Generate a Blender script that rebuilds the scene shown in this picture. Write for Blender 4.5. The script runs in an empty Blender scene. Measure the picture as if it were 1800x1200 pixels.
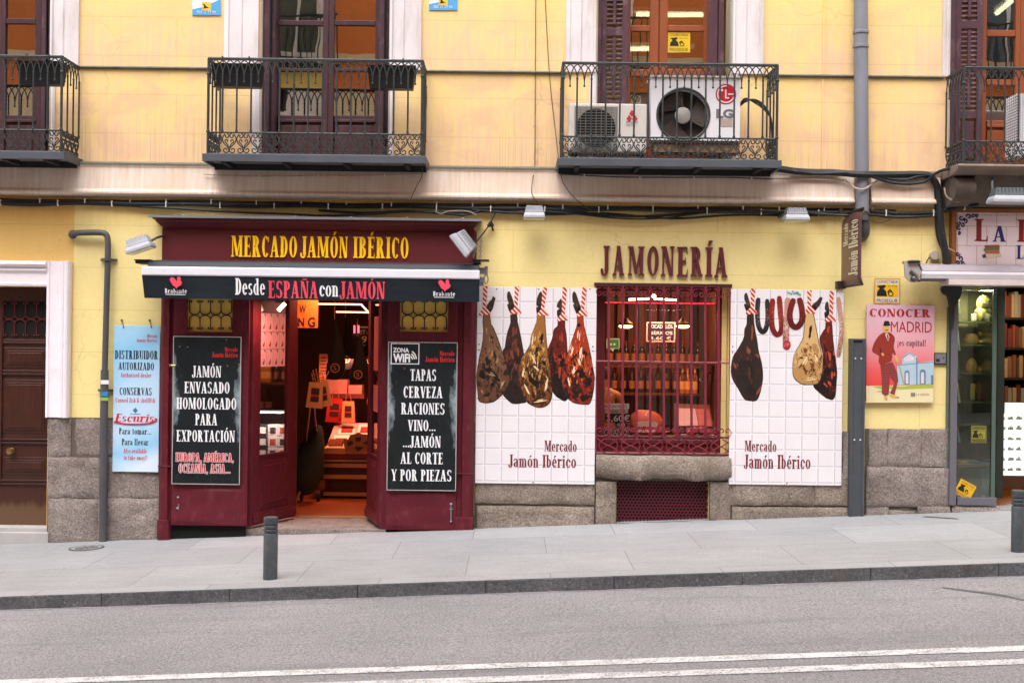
import bpy, bmesh, math, random
from mathutils import Vector, Matrix, noise as mnoise

random.seed(11)
sc = bpy.context.scene
col = sc.collection
PI = math.pi

# ------------------------------------------------------------------ camera
D = 13.0            # camera to wall, metres
S = 175.0           # photo pixels per metre on the wall
ZC = 1.857          # eye height above the pavement at the middle of the wall
ROLL = 0.012
SLOPE = 0.0455      # the street climbs to the right
cd = bpy.data.cameras.new('camera')
cd.sensor_width = 36.0
cd.lens = 36.0 * S * D / 1800.0
cd.clip_end = 400
cam = bpy.data.objects.new('camera', cd)
cam.location = (0, -D, ZC)
cam.rotation_euler = (PI / 2, -ROLL, 0)
col.objects.link(cam)
sc.camera = cam

# ------------------------------------------------------------------ light
SUN_EL, SUN_AZ = math.radians(60), math.radians(195)   # azimuth measured from +Y (behind the house) to +X
w = bpy.data.worlds.new('World')
sc.world = w
w.use_nodes = True
nt = w.node_tree
nt.nodes.clear()
sky = nt.nodes.new('ShaderNodeTexSky')
sky.sky_type = 'NISHITA'
sky.sun_disc = False
sky.sun_elevation = SUN_EL
sky.sun_rotation = SUN_AZ
sky.air_density = 1.0
sky.dust_density = 3.0
hs = nt.nodes.new('ShaderNodeHueSaturation')
hs.inputs['Saturation'].default_value = 0.3
bg = nt.nodes.new('ShaderNodeBackground')
bg.inputs['Strength'].default_value = 0.15
wo = nt.nodes.new('ShaderNodeOutputWorld')
nt.links.new(sky.outputs[0], hs.inputs['Color'])
nt.links.new(hs.outputs[0], bg.inputs[0])
nt.links.new(bg.outputs[0], wo.inputs[0])
sd = bpy.data.lights.new('sun', 'SUN')
sd.energy = 0.8
sd.angle = math.radians(55)
sd.color = (1.0, 0.97, 0.93)
sun = bpy.data.objects.new('sun', sd)
sdir = Vector((math.sin(SUN_AZ) * math.cos(SUN_EL), math.cos(SUN_AZ) * math.cos(SUN_EL), math.sin(SUN_EL)))
sun.rotation_euler = sdir.to_track_quat('Z', 'Y').to_euler()
sun.location = sdir * 40
col.objects.link(sun)
sc.view_settings.view_transform = 'Standard'
sc.view_settings.look = 'None'
sc.view_settings.gamma = 1.0
sc.view_settings.use_curve_mapping = False
sc.view_settings.exposure = 1.55
sc.cycles.max_bounces = 8
sc.cycles.diffuse_bounces = 5
sc.cycles.transparent_max_bounces = 12

# ------------------------------------------------------------------ photo pixel -> metres on a plane d in front of the wall
CR, SR = math.cos(ROLL), math.sin(ROLL)
def W(px, py, d=0.0):
    s = S * D / (D - d)
    dx, dy = px - 900.0, py - 600.0
    return ((dx * CR + dy * SR) / s, -d, ZC - (-dx * SR + dy * CR) / s)
def wx(px, py=600, d=0.0): return W(px, py, d)[0]
def wz(py, px=900, d=0.0): return W(px, py, d)[2]
def R(x0, y0, x1, y1, d=0.0):
    """photo rectangle -> X0, X1, Z0, Z1 upright in the world"""
    xm, ym = (x0 + x1) / 2, (y0 + y1) / 2
    return W(x0, ym, d)[0], W(x1, ym, d)[0], W(xm, y1, d)[2], W(xm, y0, d)[2]
def gz(x): return SLOPE * x

# ------------------------------------------------------------------ materials
def lin(h):
    h = h.lstrip('#')
    out = []
    for i in (0, 2, 4):
        c = int(h[i:i + 2], 16) / 255
        out.append(c / 12.92 if c <= 0.04045 else ((c + 0.055) / 1.055) ** 2.4)
    return tuple(out) + (1.0,)

class NT:
    """small helper round a material's node tree"""
    def __init__(s, name):
        s.m = bpy.data.materials.new(name)
        s.m.use_nodes = True
        s.t = s.m.node_tree
        s.t.nodes.clear()
        s.out = s.t.nodes.new('ShaderNodeOutputMaterial')
        s.b = s.t.nodes.new('ShaderNodeBsdfPrincipled')
        s.t.links.new(s.b.outputs[0], s.out.inputs[0])
        s.tc = s.t.nodes.new('ShaderNodeTexCoord')
    def n(s, typ, **kw):
        nd = s.t.nodes.new('ShaderNode' + typ)
        for k, v in kw.items():
            if k in nd.inputs: nd.inputs[k].default_value = v
            else: setattr(nd, k, v)
        return nd
    def l(s, a, b): s.t.links.new(a, b)
    def coord(s, sx=1, sy=1, sz=1, kind='Object', rot=(0, 0, 0), loc=(0, 0, 0)):
        mp = s.n('Mapping')
        mp.inputs['Scale'].default_value = (sx, sy, sz)
        mp.inputs['Rotation'].default_value = rot
        mp.inputs['Location'].default_value = loc
        s.l(s.tc.outputs[kind], mp.inputs[0])
        return mp.outputs[0]
    def noise(s, co, scale, detail=4, rough=0.55, dist=0.0):
        nz = s.n('TexNoise')
        nz.inputs['Scale'].default_value = scale
        nz.inputs['Detail'].default_value = detail
        nz.inputs['Roughness'].default_value = rough
        nz.inputs['Distortion'].default_value = dist
        if co is not None: s.l(co, nz.inputs['Vector'])
        return nz.outputs['Fac']
    def ramp(s, fac, stops, interp='LINEAR'):
        r = s.n('ValToRGB')
        r.color_ramp.interpolation = interp
        el = r.color_ramp.elements
        while len(el) < len(stops): el.new(0.5)
        for e, (p, c) in zip(el, stops):
            e.position = p
            e.color = c if isinstance(c, tuple) else (c, c, c, 1)
        s.l(fac, r.inputs[0])
        return r.outputs[0]
    def mix(s, fac, a, b, mode='MIX'):
        m = s.n('MixRGB', blend_type=mode)
        for sock, v in ((m.inputs[0], fac), (m.inputs[1], a), (m.inputs[2], b)):
            if isinstance(v, (int, float)): sock.default_value = v
            elif isinstance(v, tuple): sock.default_value = v
            else: s.l(v, sock)
        return m.outputs[0]
    def math(s, op, a, b=None):
        m = s.n('Math', operation=op)
        for sock, v in ((m.inputs[0], a), (m.inputs[1], b)):
            if v is None: continue
            if isinstance(v, (int, float)): sock.default_value = v
            else: s.l(v, sock)
        return m.outputs[0]
    def bump(s, h, strength=0.3, dist=0.01):
        bp = s.n('Bump')
        bp.inputs['Strength'].default_value = strength
        bp.inputs['Distance'].default_value = dist
        s.l(h, bp.inputs['Height'])
        s.l(bp.outputs[0], s.b.inputs['Normal'])
    def color(s, c):
        if isinstance(c, tuple): s.b.inputs['Base Color'].default_value = c
        else: s.l(c, s.b.inputs['Base Color'])
    def set(s, rough=None, metal=None, spec=None, coat=None):
        if rough is not None: s.b.inputs['Roughness'].default_value = rough
        if metal is not None: s.b.inputs['Metallic'].default_value = metal
        if spec is not None: s.b.inputs['Specular IOR Level'].default_value = spec
        if coat is not None: s.b.inputs['Coat Weight'].default_value = coat

def scl(c, f): return (c[0] * f, c[1] * f, c[2] * f, 1)

_cache = {}
def mat(hexc, rough=0.6, metal=0.0, var=0.12, scale=6.0, bump=0.0, bscale=80.0, spec=0.4, dirt=None, dirt_amt=0.0, dscale=9.0, coat=0.0, streak=1.0):
    """painted / plain surface with mottled tone, optional dirt patches"""
    key = (hexc, rough, metal, var, scale, bump, bscale, spec, dirt, dirt_amt, dscale, coat, streak)
    if key in _cache: return _cache[key]
    k = NT('m_' + hexc.strip('#'))
    c = lin(hexc)
    co = k.coord(1, 1, streak)
    f = k.noise(co, scale, 5, 0.6)
    cc = k.ramp(f, [(0.25, scl(c, 1 - var)), (0.75, scl(c, 1 + var * 0.6))])
    if dirt:
        f2 = k.noise(k.coord(1, 1, streak, loc=(3, 1, 7)), dscale, 6, 0.65)
        mk = k.ramp(f2, [(0.6 - 0.25 * dirt_amt, 0.0), (0.78, 1.0)])
        cc = k.mix(k.math('MULTIPLY', mk, min(1.0, dirt_amt + 0.2)), cc, lin(dirt))
    k.color(cc)
    k.set(rough, metal, spec, coat)
    if bump:
        k.bump(k.noise(k.coord(), bscale, 4, 0.6), bump, 0.006)
    _cache[key] = k.m
    return k.m

def emis(hexc, strength):
    key = ('e', hexc, strength)
    if key in _cache: return _cache[key]
    k = NT('m_lit')
    k.color(lin(hexc))
    k.b.inputs['Emission Color'].default_value = lin(hexc)
    k.b.inputs['Emission Strength'].default_value = strength
    _cache[key] = k.m
    return k.m

def glass_mat(name, refl, tint='#ffffff', rough=0.0, wav=0.0):
    k = NT(name)
    k.t.nodes.remove(k.b)
    tr = k.n('BsdfTransparent'); tr.inputs[0].default_value = lin(tint)
    gl = k.n('BsdfGlossy'); gl.inputs['Roughness'].default_value = rough
    gl.inputs['Color'].default_value = (0.95, 0.95, 0.95, 1)
    lw = k.n('LayerWeight'); lw.inputs['Blend'].default_value = 0.25
    fac = k.math('ADD', k.math('MULTIPLY', lw.outputs['Fresnel'], 0.5), refl)
    fac = k.math('MINIMUM', fac, 1.0)
    mx = k.n('MixShader')
    k.l(fac, mx.inputs[0]); k.l(tr.outputs[0], mx.inputs[1]); k.l(gl.outputs[0], mx.inputs[2])
    if wav:
        bp = k.n('Bump'); bp.inputs['Strength'].default_value = wav; bp.inputs['Distance'].default_value = 0.02
        k.l(k.noise(k.coord(), 2.2, 1), bp.inputs['Height'])
        k.l(bp.outputs[0], gl.inputs['Normal'])
    k.l(mx.outputs[0], k.out.inputs[0])
    return k.m

# ------------------------------------------------------------------ mesh building
ORG = {}
class MB:
    def __init__(s): s.v = []; s.f = []; s.mi = []; s.cur = 0
    def add(s, vs, fs):
        b = len(s.v)
        s.v += [tuple(v) for v in vs]
        s.f += [tuple(i + b for i in f) for f in fs]
        s.mi += [s.cur] * len(fs)
        return s
    def box(s, x0, x1, y0, y1, z0, z1):
        if x0 > x1: x0, x1 = x1, x0
        if y0 > y1: y0, y1 = y1, y0
        if z0 > z1: z0, z1 = z1, z0
        return s.add([(x0, y0, z0), (x1, y0, z0), (x1, y1, z0), (x0, y1, z0), (x0, y0, z1), (x1, y0, z1), (x1, y1, z1), (x0, y1, z1)],
                     [(0, 3, 2, 1), (4, 5, 6, 7), (0, 1, 5, 4), (1, 2, 6, 5), (2, 3, 7, 6), (3, 0, 4, 7)])
    def prism(s, pts, y0, y1):
        """polygon in x,z pushed from y0 to y1"""
        n = len(pts)
        vs = [(p[0], y0, p[1]) for p in pts] + [(p[0], y1, p[1]) for p in pts]
        fs = [tuple(range(n)), tuple(range(2 * n - 1, n - 1, -1))]
        fs += [(i, i + n, (i + 1) % n + n, (i + 1) % n) for i in range(n)]
        return s.add(vs, fs)
    def profx(s, prof, x0, x1):
        """profile in y,z pulled along x"""
        n = len(prof)
        vs = [(x0, p[0], p[1]) for p in prof] + [(x1, p[0], p[1]) for p in prof]
        fs = [tuple(range(n)), tuple(range(2 * n - 1, n - 1, -1))]
        fs += [(i, i + n, (i + 1) % n + n, (i + 1) % n) for i in range(n)]
        return s.add(vs, fs)
    def profz(s, prof, z0, z1):
        n = len(prof)
        vs = [(p[0], p[1], z0) for p in prof] + [(p[0], p[1], z1) for p in prof]
        fs = [tuple(range(n)), tuple(range(2 * n - 1, n - 1, -1))]
        fs += [(i, i + n, (i + 1) % n + n, (i + 1) % n) for i in range(n)]
        return s.add(vs, fs)
    def tube(s, path, r, n=6, closed=False, rf=None):
        P = [Vector(p) for p in path]
        m = len(P)
        if m < 2: return s
        vs = []
        up = None
        for i, p in enumerate(P):
            if closed: t = P[(i + 1) % m] - P[i - 1]
            else: t = P[min(i + 1, m - 1)] - P[max(i - 1, 0)]
            if t.length < 1e-9: t = Vector((0, 0, 1))
            t.normalize()
            if up is None:
                up = Vector((0, 1, 0)) if abs(t.y) < 0.9 else Vector((0, 0, 1))
            a = (up - t * up.dot(t))
            if a.length < 1e-6: a = t.orthogonal()
            a.normalize(); up = a
            b = t.cross(a)
            rr = r * (rf(i / (m - 1)) if rf else 1)
            for k in range(n):
                an = 2 * PI * k / n
                vs.append(p + a * (rr * math.cos(an)) + b * (rr * math.sin(an)))
        fs = []
        for i in range(m if closed else m - 1):
            j = (i + 1) % m
            for k in range(n):
                fs.append((i * n + k, i * n + (k + 1) % n, j * n + (k + 1) % n, j * n + k))
        if not closed:
            fs.append(tuple(range(n - 1, -1, -1)))
            fs.append(tuple((m - 1) * n + k for k in range(n)))
        return s.add(vs, fs)
    def cyl(s, p0, p1, r0, r1=None, n=12):
        r1 = r0 if r1 is None else r1
        return s.tube([p0, p1], r0, n, rf=lambda t: 1 + t * (r1 / r0 - 1))
    def lathe(s, prof, c, axis='z', n=16):
        """prof: (radius, height) from bottom to top"""
        vs = []; m = len(prof)
        for r, h in prof:
            for k in range(n):
                a = 2 * PI * k / n
                u, v = r * math.cos(a), r * math.sin(a)
                vs.append({'z': (c[0] + u, c[1] + v, c[2] + h), 'y': (c[0] + u, c[1] + h, c[2] + v), 'x': (c[0] + h, c[1] + u, c[2] + v)}[axis])
        fs = [(i * n + k, i * n + (k + 1) % n, (i + 1) * n + (k + 1) % n, (i + 1) * n + k) for i in range(m - 1) for k in range(n)]
        fs += [tuple(range(n - 1, -1, -1)), tuple((m - 1) * n + k for k in range(n))]
        return s.add(vs, fs)
    def ball(s, c, r, n=8, sq=(1, 1, 1)):
        m = n
        vs = [(c[0], c[1], c[2] - r * sq[2])]
        for i in range(1, m):
            a = -PI / 2 + PI * i / m
            for k in range(n):
                b = 2 * PI * k / n
                vs.append((c[0] + r * sq[0] * math.cos(a) * math.cos(b), c[1] + r * sq[1] * math.cos(a) * math.sin(b), c[2] + r * sq[2] * math.sin(a)))
        vs.append((c[0], c[1], c[2] + r * sq[2]))
        fs = [(0, 1 + (k + 1) % n, 1 + k) for k in range(n)]
        for i in range(m - 2):
            for k in range(n):
                fs.append((1 + i * n + k, 1 + i * n + (k + 1) % n, 1 + (i + 1) * n + (k + 1) % n, 1 + (i + 1) * n + k))
        L = len(vs) - 1
        fs += [(L, 1 + (m - 2) * n + k, 1 + (m - 2) * n + (k + 1) % n) for k in range(n)]
        return s.add(vs, fs)
    def polys(s, polys, f, thick=0.0, step=0.00025):
        """2-D polygons mapped by f(u, v, w); every polygon a hair prouder than the last"""
        for i, p in enumerate(polys):
            o = step * (i % 9)
            n = len(p)
            if thick:
                vs = [f(u, v, thick + o) for u, v in p] + [f(u, v, 0) for u, v in p]
                fs = [tuple(range(n))] + [(k, k + n, (k + 1) % n + n, (k + 1) % n) for k in range(n)]
                s.add(vs, fs)
            else:
                s.add([f(u, v, o) for u, v in p], [tuple(range(n))])
        return s
    def xf(s, M, start=0):
        for i in range(start, len(s.v)): s.v[i] = tuple(M @ Vector(s.v[i]))
        return s
    def shear(s):
        s.v = [(x, y, z + gz(x)) for x, y, z in s.v]
        return s
    def build(s, name, mats, parent=None, smooth=False, bevel=0.0, loc=None, recalc=True, ang=40):
        me = bpy.data.meshes.new(name)
        if not isinstance(mats, (list, tuple)): mats = [mats]
        o = bpy.data.objects.new(name, me)
        col.objects.link(o)
        if parent is not None:
            org = ORG[parent.name]
            o.parent = parent
        else:
            org = Vector(loc) if loc is not None else Vector((0, 0, 0))
            o.location = org
        ORG[o.name] = org
        me.from_pydata([tuple(Vector(v) - org) for v in s.v], [], s.f)
        for m in mats: me.materials.append(m)
        if len(mats) > 1:
            me.polygons.foreach_set('material_index', s.mi)
        if recalc:
            bm = bmesh.new(); bm.from_mesh(me)
            bmesh.ops.recalc_face_normals(bm, faces=bm.faces)
            bm.to_mesh(me); bm.free()
        if smooth:
            me.polygons.foreach_set('use_smooth', [True] * len(me.polygons))
            me.set_sharp_from_angle(angle=math.radians(ang))
        if bevel:
            b = o.modifiers.new('bevel', 'BEVEL')
            b.width = bevel; b.segments = 2; b.limit_method = 'ANGLE'; b.angle_limit = math.radians(35)
        me.update()
        return o

def tag(o, label, cat, group=None, kind=None):
    if label: o['label'] = label
    if cat: o['category'] = cat
    if group: o['group'] = group
    if kind: o['kind'] = kind
    return o
def thing(name, loc, label, cat, group=None):
    o = bpy.data.objects.new(name, None)
    o.empty_display_size = 0.1
    o.location = loc
    col.objects.link(o)
    ORG[o.name] = Vector(loc)
    return tag(o, label, cat, group)
def solo(mb, name, m, label, cat, group=None, loc=None, **kw):
    if loc is None:
        n = len(mb.v)
        xs = [v[0] for v in mb.v]; ys = [v[1] for v in mb.v]; zs = [v[2] for v in mb.v]
        loc = ((min(xs) + max(xs)) / 2, (min(ys) + max(ys)) / 2, min(zs))
    return tag(mb.build(name, m, None, loc=loc, **kw), label, cat, group)
def struct(mb, name, m, **kw):
    o = mb.build(name, m, None, **kw)
    o['kind'] = 'structure'
    return o
def dup(o, parent=None, off=None, label=None):
    """copy a thing with its parts and sub-parts"""
    c = o.copy()
    col.objects.link(c)
    ORG[c.name] = ORG[o.name].copy()
    if parent is not None: c.parent = parent
    if off is not None:
        c.location = c.location + Vector(off)
    if label: c['label'] = label
    for ch in list(o.children): dup(ch, c)
    return c

def arc2(cx, cy, rx, ry, a0, a1, n=12):
    return [(cx + rx * math.cos(math.radians(a0 + (a1 - a0) * i / n)), cy + ry * math.sin(math.radians(a0 + (a1 - a0) * i / n))) for i in range(n + 1)]
def spiral(cx, cy, r0, r1, a0, a1, n=14):
    return [(cx + (r0 + (r1 - r0) * i / n) * math.cos(math.radians(a0 + (a1 - a0) * i / n)), cy + (r0 + (r1 - r0) * i / n) * math.sin(math.radians(a0 + (a1 - a0) * i / n))) for i in range(n + 1)]
def catmull(pts, k=6, closed=False):
    P = [Vector(p) for p in pts]
    n = len(P); out = []
    for i in range(n if closed else n - 1):
        if closed: a, b, c, d = P[i - 1], P[i], P[(i + 1) % n], P[(i + 2) % n]
        else: a, b, c, d = P[max(i - 1, 0)], P[i], P[i + 1], P[min(i + 2, n - 1)]
        for j in range(k):
            t = j / k
            out.append(tuple(0.5 * ((2 * b) + (c - a) * t + (2 * a - 5 * b + 4 * c - d) * t * t + (3 * b - a - 3 * c + d) * t ** 3)))
    if not closed: out.append(tuple(P[-1]))
    return out
def smooth2(pts, k=5):
    return [(p[0], p[1]) for p in catmull([(a, b, 0) for a, b in pts], k, True)]
# ------------------------------------------------------------------ lettering: a narrow serif drawn from stems, bowls and serifs
TK, TN = 0.168, 0.066
class G:
    def __init__(s): s.p = []
    def q(s, *pts): s.p.append(list(pts)); return s
    def serif(s, x, w, y=0.0, up=1, e=0.065):
        s.q((x - e, y), (x + w + e, y), (x + w + e, y + .03 * up), (x + w, y + .085 * up), (x, y + .085 * up), (x - e, y + .03 * up)); return s
    def st(s, x, y0=0.0, y1=1.0, w=TK, b=True, t=True, e=0.065):
        s.q((x, y0), (x + w, y0), (x + w, y1), (x, y1))
        if b: s.serif(x, w, y0, 1, e)
        if t is True: s.serif(x, w, y1, -1, e)
        elif t == 'flag': s.q((x - .08, y1 - .02), (x + .01, y1), (x + .01, y1 - .09), (x - .08, y1 - .06))
        return s
    def bar(s, x0, x1, y, th=TN): s.q((x0, y - th / 2), (x1, y - th / 2), (x1, y + th / 2), (x0, y + th / 2)); return s
    def dg(s, xa, ya, xb, yb, w): s.q((xa, ya), (xa + w, ya), (xb + w, yb), (xb, yb)); return s
    def arc(s, cx, cy, rx, ry, a0, a1, tx=TK, ty=TN, n=14):
        o = arc2(cx, cy, rx, ry, a0, a1, n); i = arc2(cx, cy, max(rx - tx, .01), max(ry - ty, .01), a0, a1, n)
        for k in range(n): s.q(o[k], o[k + 1], i[k + 1], i[k])
        return s
    def dot(s, x, y, r=.085): s.q(*[(x + r * math.cos(a * PI / 6), y + r * .9 * math.sin(a * PI / 6)) for a in range(12)]); return s

def _glyph(c):
    g = G(); X = .68
    if c == 'A': g.dg(.05, 0, .22, 1, .075); g.dg(.36, 0, .19, 1, .165); g.bar(.1, .4, .3); g.serif(.05, .075, 0, 1, .06); g.serif(.36, .165, 0, 1, .05); a = .58
    elif c == 'B': g.st(.06); g.arc(.22, .76, .2, .24, -90, 90, .14); g.arc(.22, .27, .23, .27, -90, 90, .15); g.bar(.15, .24, .97); g.bar(.15, .24, .53, .07); g.bar(.15, .24, .03); a = .5
    elif c == 'C': g.arc(.26, .5, .23, .51, 48, 318, .155); g.q((.4, .72), (.46, .72), (.45, .97), (.4, .9)); a = .5
    elif c == 'D': g.st(.06); g.arc(.22, .5, .27, .5, -90, 90, .16); g.bar(.15, .24, .97); g.bar(.15, .24, .03); a = .53
    elif c in 'EF':
        g.st(.06); g.bar(.15, .42, .97); g.q((.42, 1), (.37, .97), (.42, .74)); g.bar(.15, .34, .52); g.q((.31, .52), (.36, .39), (.36, .65))
        if c == 'E': g.bar(.15, .43, .03); g.q((.44, 0), (.38, .03), (.44, .28)); a = .48
        else: a = .46
    elif c == 'G': g.arc(.26, .5, .23, .51, 48, 300, .155); g.q((.4, .72), (.46, .72), (.45, .97), (.4, .9)); g.st(.34, 0.02, .44, .14, False, True); a = .54
    elif c == 'H': g.st(.06); g.st(.35); g.bar(.15, .4, .52); a = .57
    elif c == 'I': g.st(.07); a = .3
    elif c == 'J': g.st(.16, .12, 1, TK, False); g.arc(.145, .13, .17, .17, 180, 360, .12, .06, 8); g.dot(.03, .17, .06); a = .38
    elif c == 'K': g.st(.06); g.dg(.2, .45, .38, 1, .08); g.dg(.36, 0, .2, .55, .16); g.serif(.36, .16, 0, 1, .04); g.serif(.38, .08, 1, -1); a = .57
    elif c == 'L': g.st(.06); g.bar(.15, .42, .03); g.q((.43, 0), (.37, .03), (.43, .3)); a = .46
    elif c == 'M': g.st(.06, 0, 1, .065); g.dg(.31, .05, .09, 1, .15); g.dg(.34, .05, .55, 1, .07); g.st(.54, 0, 1, .155); a = .76
    elif c == 'N': g.st(.06, 0, 1, .065); g.dg(.35, 0, .06, 1, .155); g.st(.44, 0, 1, .065, False); a = .57
    elif c == 'O': g.arc(.27, .5, .245, .51, 0, 360, .155, .06, 26); a = .54
    elif c == 'P': g.st(.06); g.arc(.22, .73, .22, .27, -90, 90, .15); g.bar(.15, .24, .97); g.bar(.15, .24, .49); a = .48
    elif c == 'R': g.st(.06); g.arc(.22, .74, .21, .26, -90, 90, .15); g.bar(.15, .24, .97); g.bar(.15, .24, .51); g.dg(.36, 0, .2, .52, .155); g.serif(.36, .155, 0, 1, .04); a = .57
    elif c == 'S': g.arc(.23, .74, .2, .27, 35, 250, .14, .075); g.arc(.23, .26, .21, .27, -145, 70, .15, .075); g.q((.05, .7), (.2, .6), (.42, .25), (.4, .4), (.28, .54), (.1, .62)); g.q((.37, .76), (.42, .76), (.41, .99), (.37, .92)); g.q((.03, .24), (.08, .24), (.08, .08), (.04, .01)); a = .47
    elif c == 'T': g.st(.18, 0, 1, TK, True, False); g.bar(.02, .5, .97); g.q((.02, 1), (.07, .97), (.02, .74)); g.q((.5, 1), (.45, .97), (.5, .74)); a = .52
    elif c == 'U': g.st(.06, .25, 1, TK, False); g.st(.42, .25, 1, .065, False); g.arc(.272, .26, .213, .27, 180, 360, .11, .06); a = .54
    elif c == 'V': g.dg(.2, 0, .03, 1, .16); g.dg(.23, 0, .42, 1, .07); g.serif(.03, .16, 1, -1, .05); g.serif(.42, .07, 1, -1, .05); a = .53
    elif c == 'W': g.dg(.16, 0, .03, 1, .15); g.dg(.2, 0, .33, 1, .06); g.dg(.43, 0, .3, 1, .15); g.dg(.47, 0, .62, 1, .06); g.serif(.03, .15, 1, -1, .05); g.serif(.62, .06, 1, -1, .05); a = .74
    elif c == 'X': g.dg(.33, 0, .04, 1, .16); g.dg(.07, 0, .38, 1, .07); g.serif(.33, .16, 0, 1, .04); g.serif(.04, .16, 1, -1, .04); g.serif(.07, .07); g.serif(.38, .07, 1, -1); a = .54
    elif c == 'Y': g.st(.18, 0, .5, TK, True, False); g.dg(.18, .45, .02, 1, .155); g.dg(.25, .45, .41, 1, .065); g.serif(.02, .155, 1, -1, .04); g.serif(.41, .065, 1, -1, .05); a = .52
    elif c == 'Z': g.bar(.04, .42, .97); g.bar(.03, .43, .03); g.dg(.03, .03, .26, .97, .16); g.q((.04, 1), (.09, .97), (.05, .74)); g.q((.44, 0), (.38, .03), (.44, .28)); a = .47
    elif c == 'a': g.st(.25, .03, .5, .14, False, False); g.arc(.2, .5, .19, .18, 0, 165, .13, .06); g.arc(.21, .2, .19, .2, 80, 285, .14, .06); g.q((.25, .44), (.3, .4), (.3, .34), (.2, .36)); g.q((.33, 0), (.45, .02), (.45, .07), (.38, .09)); a = .45
    elif c == 'b': g.st(.05, .02, 1, .14, False, 'flag'); g.arc(.2, .34, .22, .35, -110, 110, .14, .06); a = .46
    elif c in 'ce':
        g.arc(.22, .34, .2, .35, 30 if c == 'c' else 0, 320, .14, .06)
        if c == 'c': g.dot(.36, .5, .075); a = .42
        else: g.bar(.1, .41, .37, .055); a = .44
    elif c == 'd': g.st(.27, 0, 1, .14, False, 'flag'); g.arc(.24, .34, .22, .35, 70, 290, .14, .06); g.q((.4, 0), (.47, .0), (.47, .05), (.4, .06)); a = .48
    elif c == 'f': g.st(.1, 0, .8, .14, True, False); g.arc(.24, .8, .14, .2, 20, 180, .13, .06, 8); g.dot(.34, .86, .065); g.bar(.02, .32, .65, .055); a = .32
    elif c == 'g': g.arc(.2, .45, .18, .24, 0, 360, .13, .05, 18); g.arc(.2, -.1, .2, .15, 0, 360, .07, .07, 18); g.bar(.1, .34, .1, .1); g.q((.3, .6), (.44, .66), (.44, .58), (.34, .54)); a = .45
    elif c == 'h': g.st(.05, 0, 1, .14, True, 'flag'); g.arc(.23, .45, .19, .24, 0, 130, .13, .06); g.st(.28, 0, .47, .14, True, False, .04); a = .49
    elif c == 'i': g.st(.07, 0, X, .14, True, 'flag'); g.dot(.14, .88, .085); a = .27
    elif c == 'k': g.st(.05, 0, 1, .14, True, 'flag'); g.dg(.17, .3, .33, .66, .07); g.dg(.3, 0, .18, .38, .14); g.serif(.3, .14, 0, 1, .03); a = .49
    elif c == 'l': g.st(.07, 0, 1, .14, True, 'flag'); a = .27
    elif c == 'm': g.st(.05, 0, X, .14, True, 'flag', .045); g.arc(.23, .45, .18, .24, 0, 130, .13, .06); g.st(.27, 0, .47, .14, True, False, .035); g.arc(.45, .45, .18, .24, 0, 130, .13, .06); g.st(.49, 0, .47, .14, True, False, .035); a = .69
    elif c == 'n': g.st(.05, 0, X, .14, True, 'flag', .045); g.arc(.23, .45, .19, .24, 0, 130, .13, .06); g.st(.28, 0, .47, .14, True, False, .04); a = .49
    elif c == 'o': g.arc(.23, .34, .21, .35, 0, 360, .14, .055, 22); a = .46
    elif c == 'p': g.st(.05, -.3, X, .14, True, 'flag'); g.arc(.2, .34, .22, .35, -110, 110, .14, .06); a = .46
    elif c == 'r': g.st(.05, 0, X, .14, True, 'flag'); g.arc(.27, .48, .14, .2, 60, 170, .06, .08, 6); g.dot(.31, .58, .075); a = .38
    elif c == 's': g.arc(.18, .5, .155, .19, 30, 250, .12, .065, 10); g.arc(.18, .18, .16, .19, -150, 70, .12, .065, 10); g.q((.05, .48), (.15, .42), (.33, .16), (.32, .27), (.2, .38), (.08, .43)); a = .37
    elif c == 't': g.st(.09, .08, .86, .14, False, False); g.arc(.22, .1, .13, .12, 180, 320, .12, .06, 7); g.bar(.01, .32, .65, .055); a = .34
    elif c == 'u': g.st(.05, .2, X, .14, False, 'flag'); g.arc(.2, .2, .15, .21, 180, 300, .12, .06, 8); g.st(.29, 0, X, .14, False, 'flag'); g.q((.42, 0), (.49, 0), (.49, .05), (.42, .06)); a = .5
    elif c == 'v': g.dg(.16, 0, .03, X, .14); g.dg(.19, 0, .34, X, .06); g.serif(.03, .14, X, -1, .035); g.serif(.34, .06, X, -1, .035); a = .43
    elif c == 'w': g.dg(.13, 0, .03, X, .13); g.dg(.17, 0, .27, X, .055); g.dg(.35, 0, .25, X, .13); g.dg(.38, 0, .5, X, .055); a = .6
    elif c == 'y': g.dg(.18, 0, .03, X, .14); g.dg(.08, -.3, .34, X, .065); g.dot(.07, -.25, .06); a = .43
    elif c == 'z': g.bar(.03, .34, X - .03); g.bar(.02, .35, .03); g.dg(.03, .03, .2, X - .03, .13); a = .38
    elif c == '.': g.dot(.1, .075, .08); a = .2
    elif c == ',': g.dot(.1, .075, .08); g.q((.17, .06), (.06, -.16), (.04, -.13), (.1, .04)); a = .2
    elif c == '!': g.q((.05, 1), (.2, 1), (.15, .3), (.1, .3)); g.dot(.125, .08, .08); a = .26
    elif c == '¡': g.q((.05, -.3), (.2, -.3), (.15, .4), (.1, .4)); g.dot(.125, .6, .08); a = .26
    elif c == '&': g.arc(.2, .78, .15, .22, 0, 360, .1, .06, 16); g.arc(.2, .27, .2, .28, 60, 340, .14, .06, 14); g.dg(.38, 0, .1, .7, .13); g.dg(.36, .2, .44, .5, .05); a = .56
    elif c == ' ': a = .24
    else: g.q((.05, 0), (.3, 0), (.3, .1), (.05, .1)); a = .34
    return g.p, a
ACC = {'Á': 'A', 'É': 'E', 'Í': 'I', 'Ó': 'O', 'Ú': 'U', 'á': 'a', 'é': 'e', 'í': 'i', 'ó': 'o'}
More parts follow.
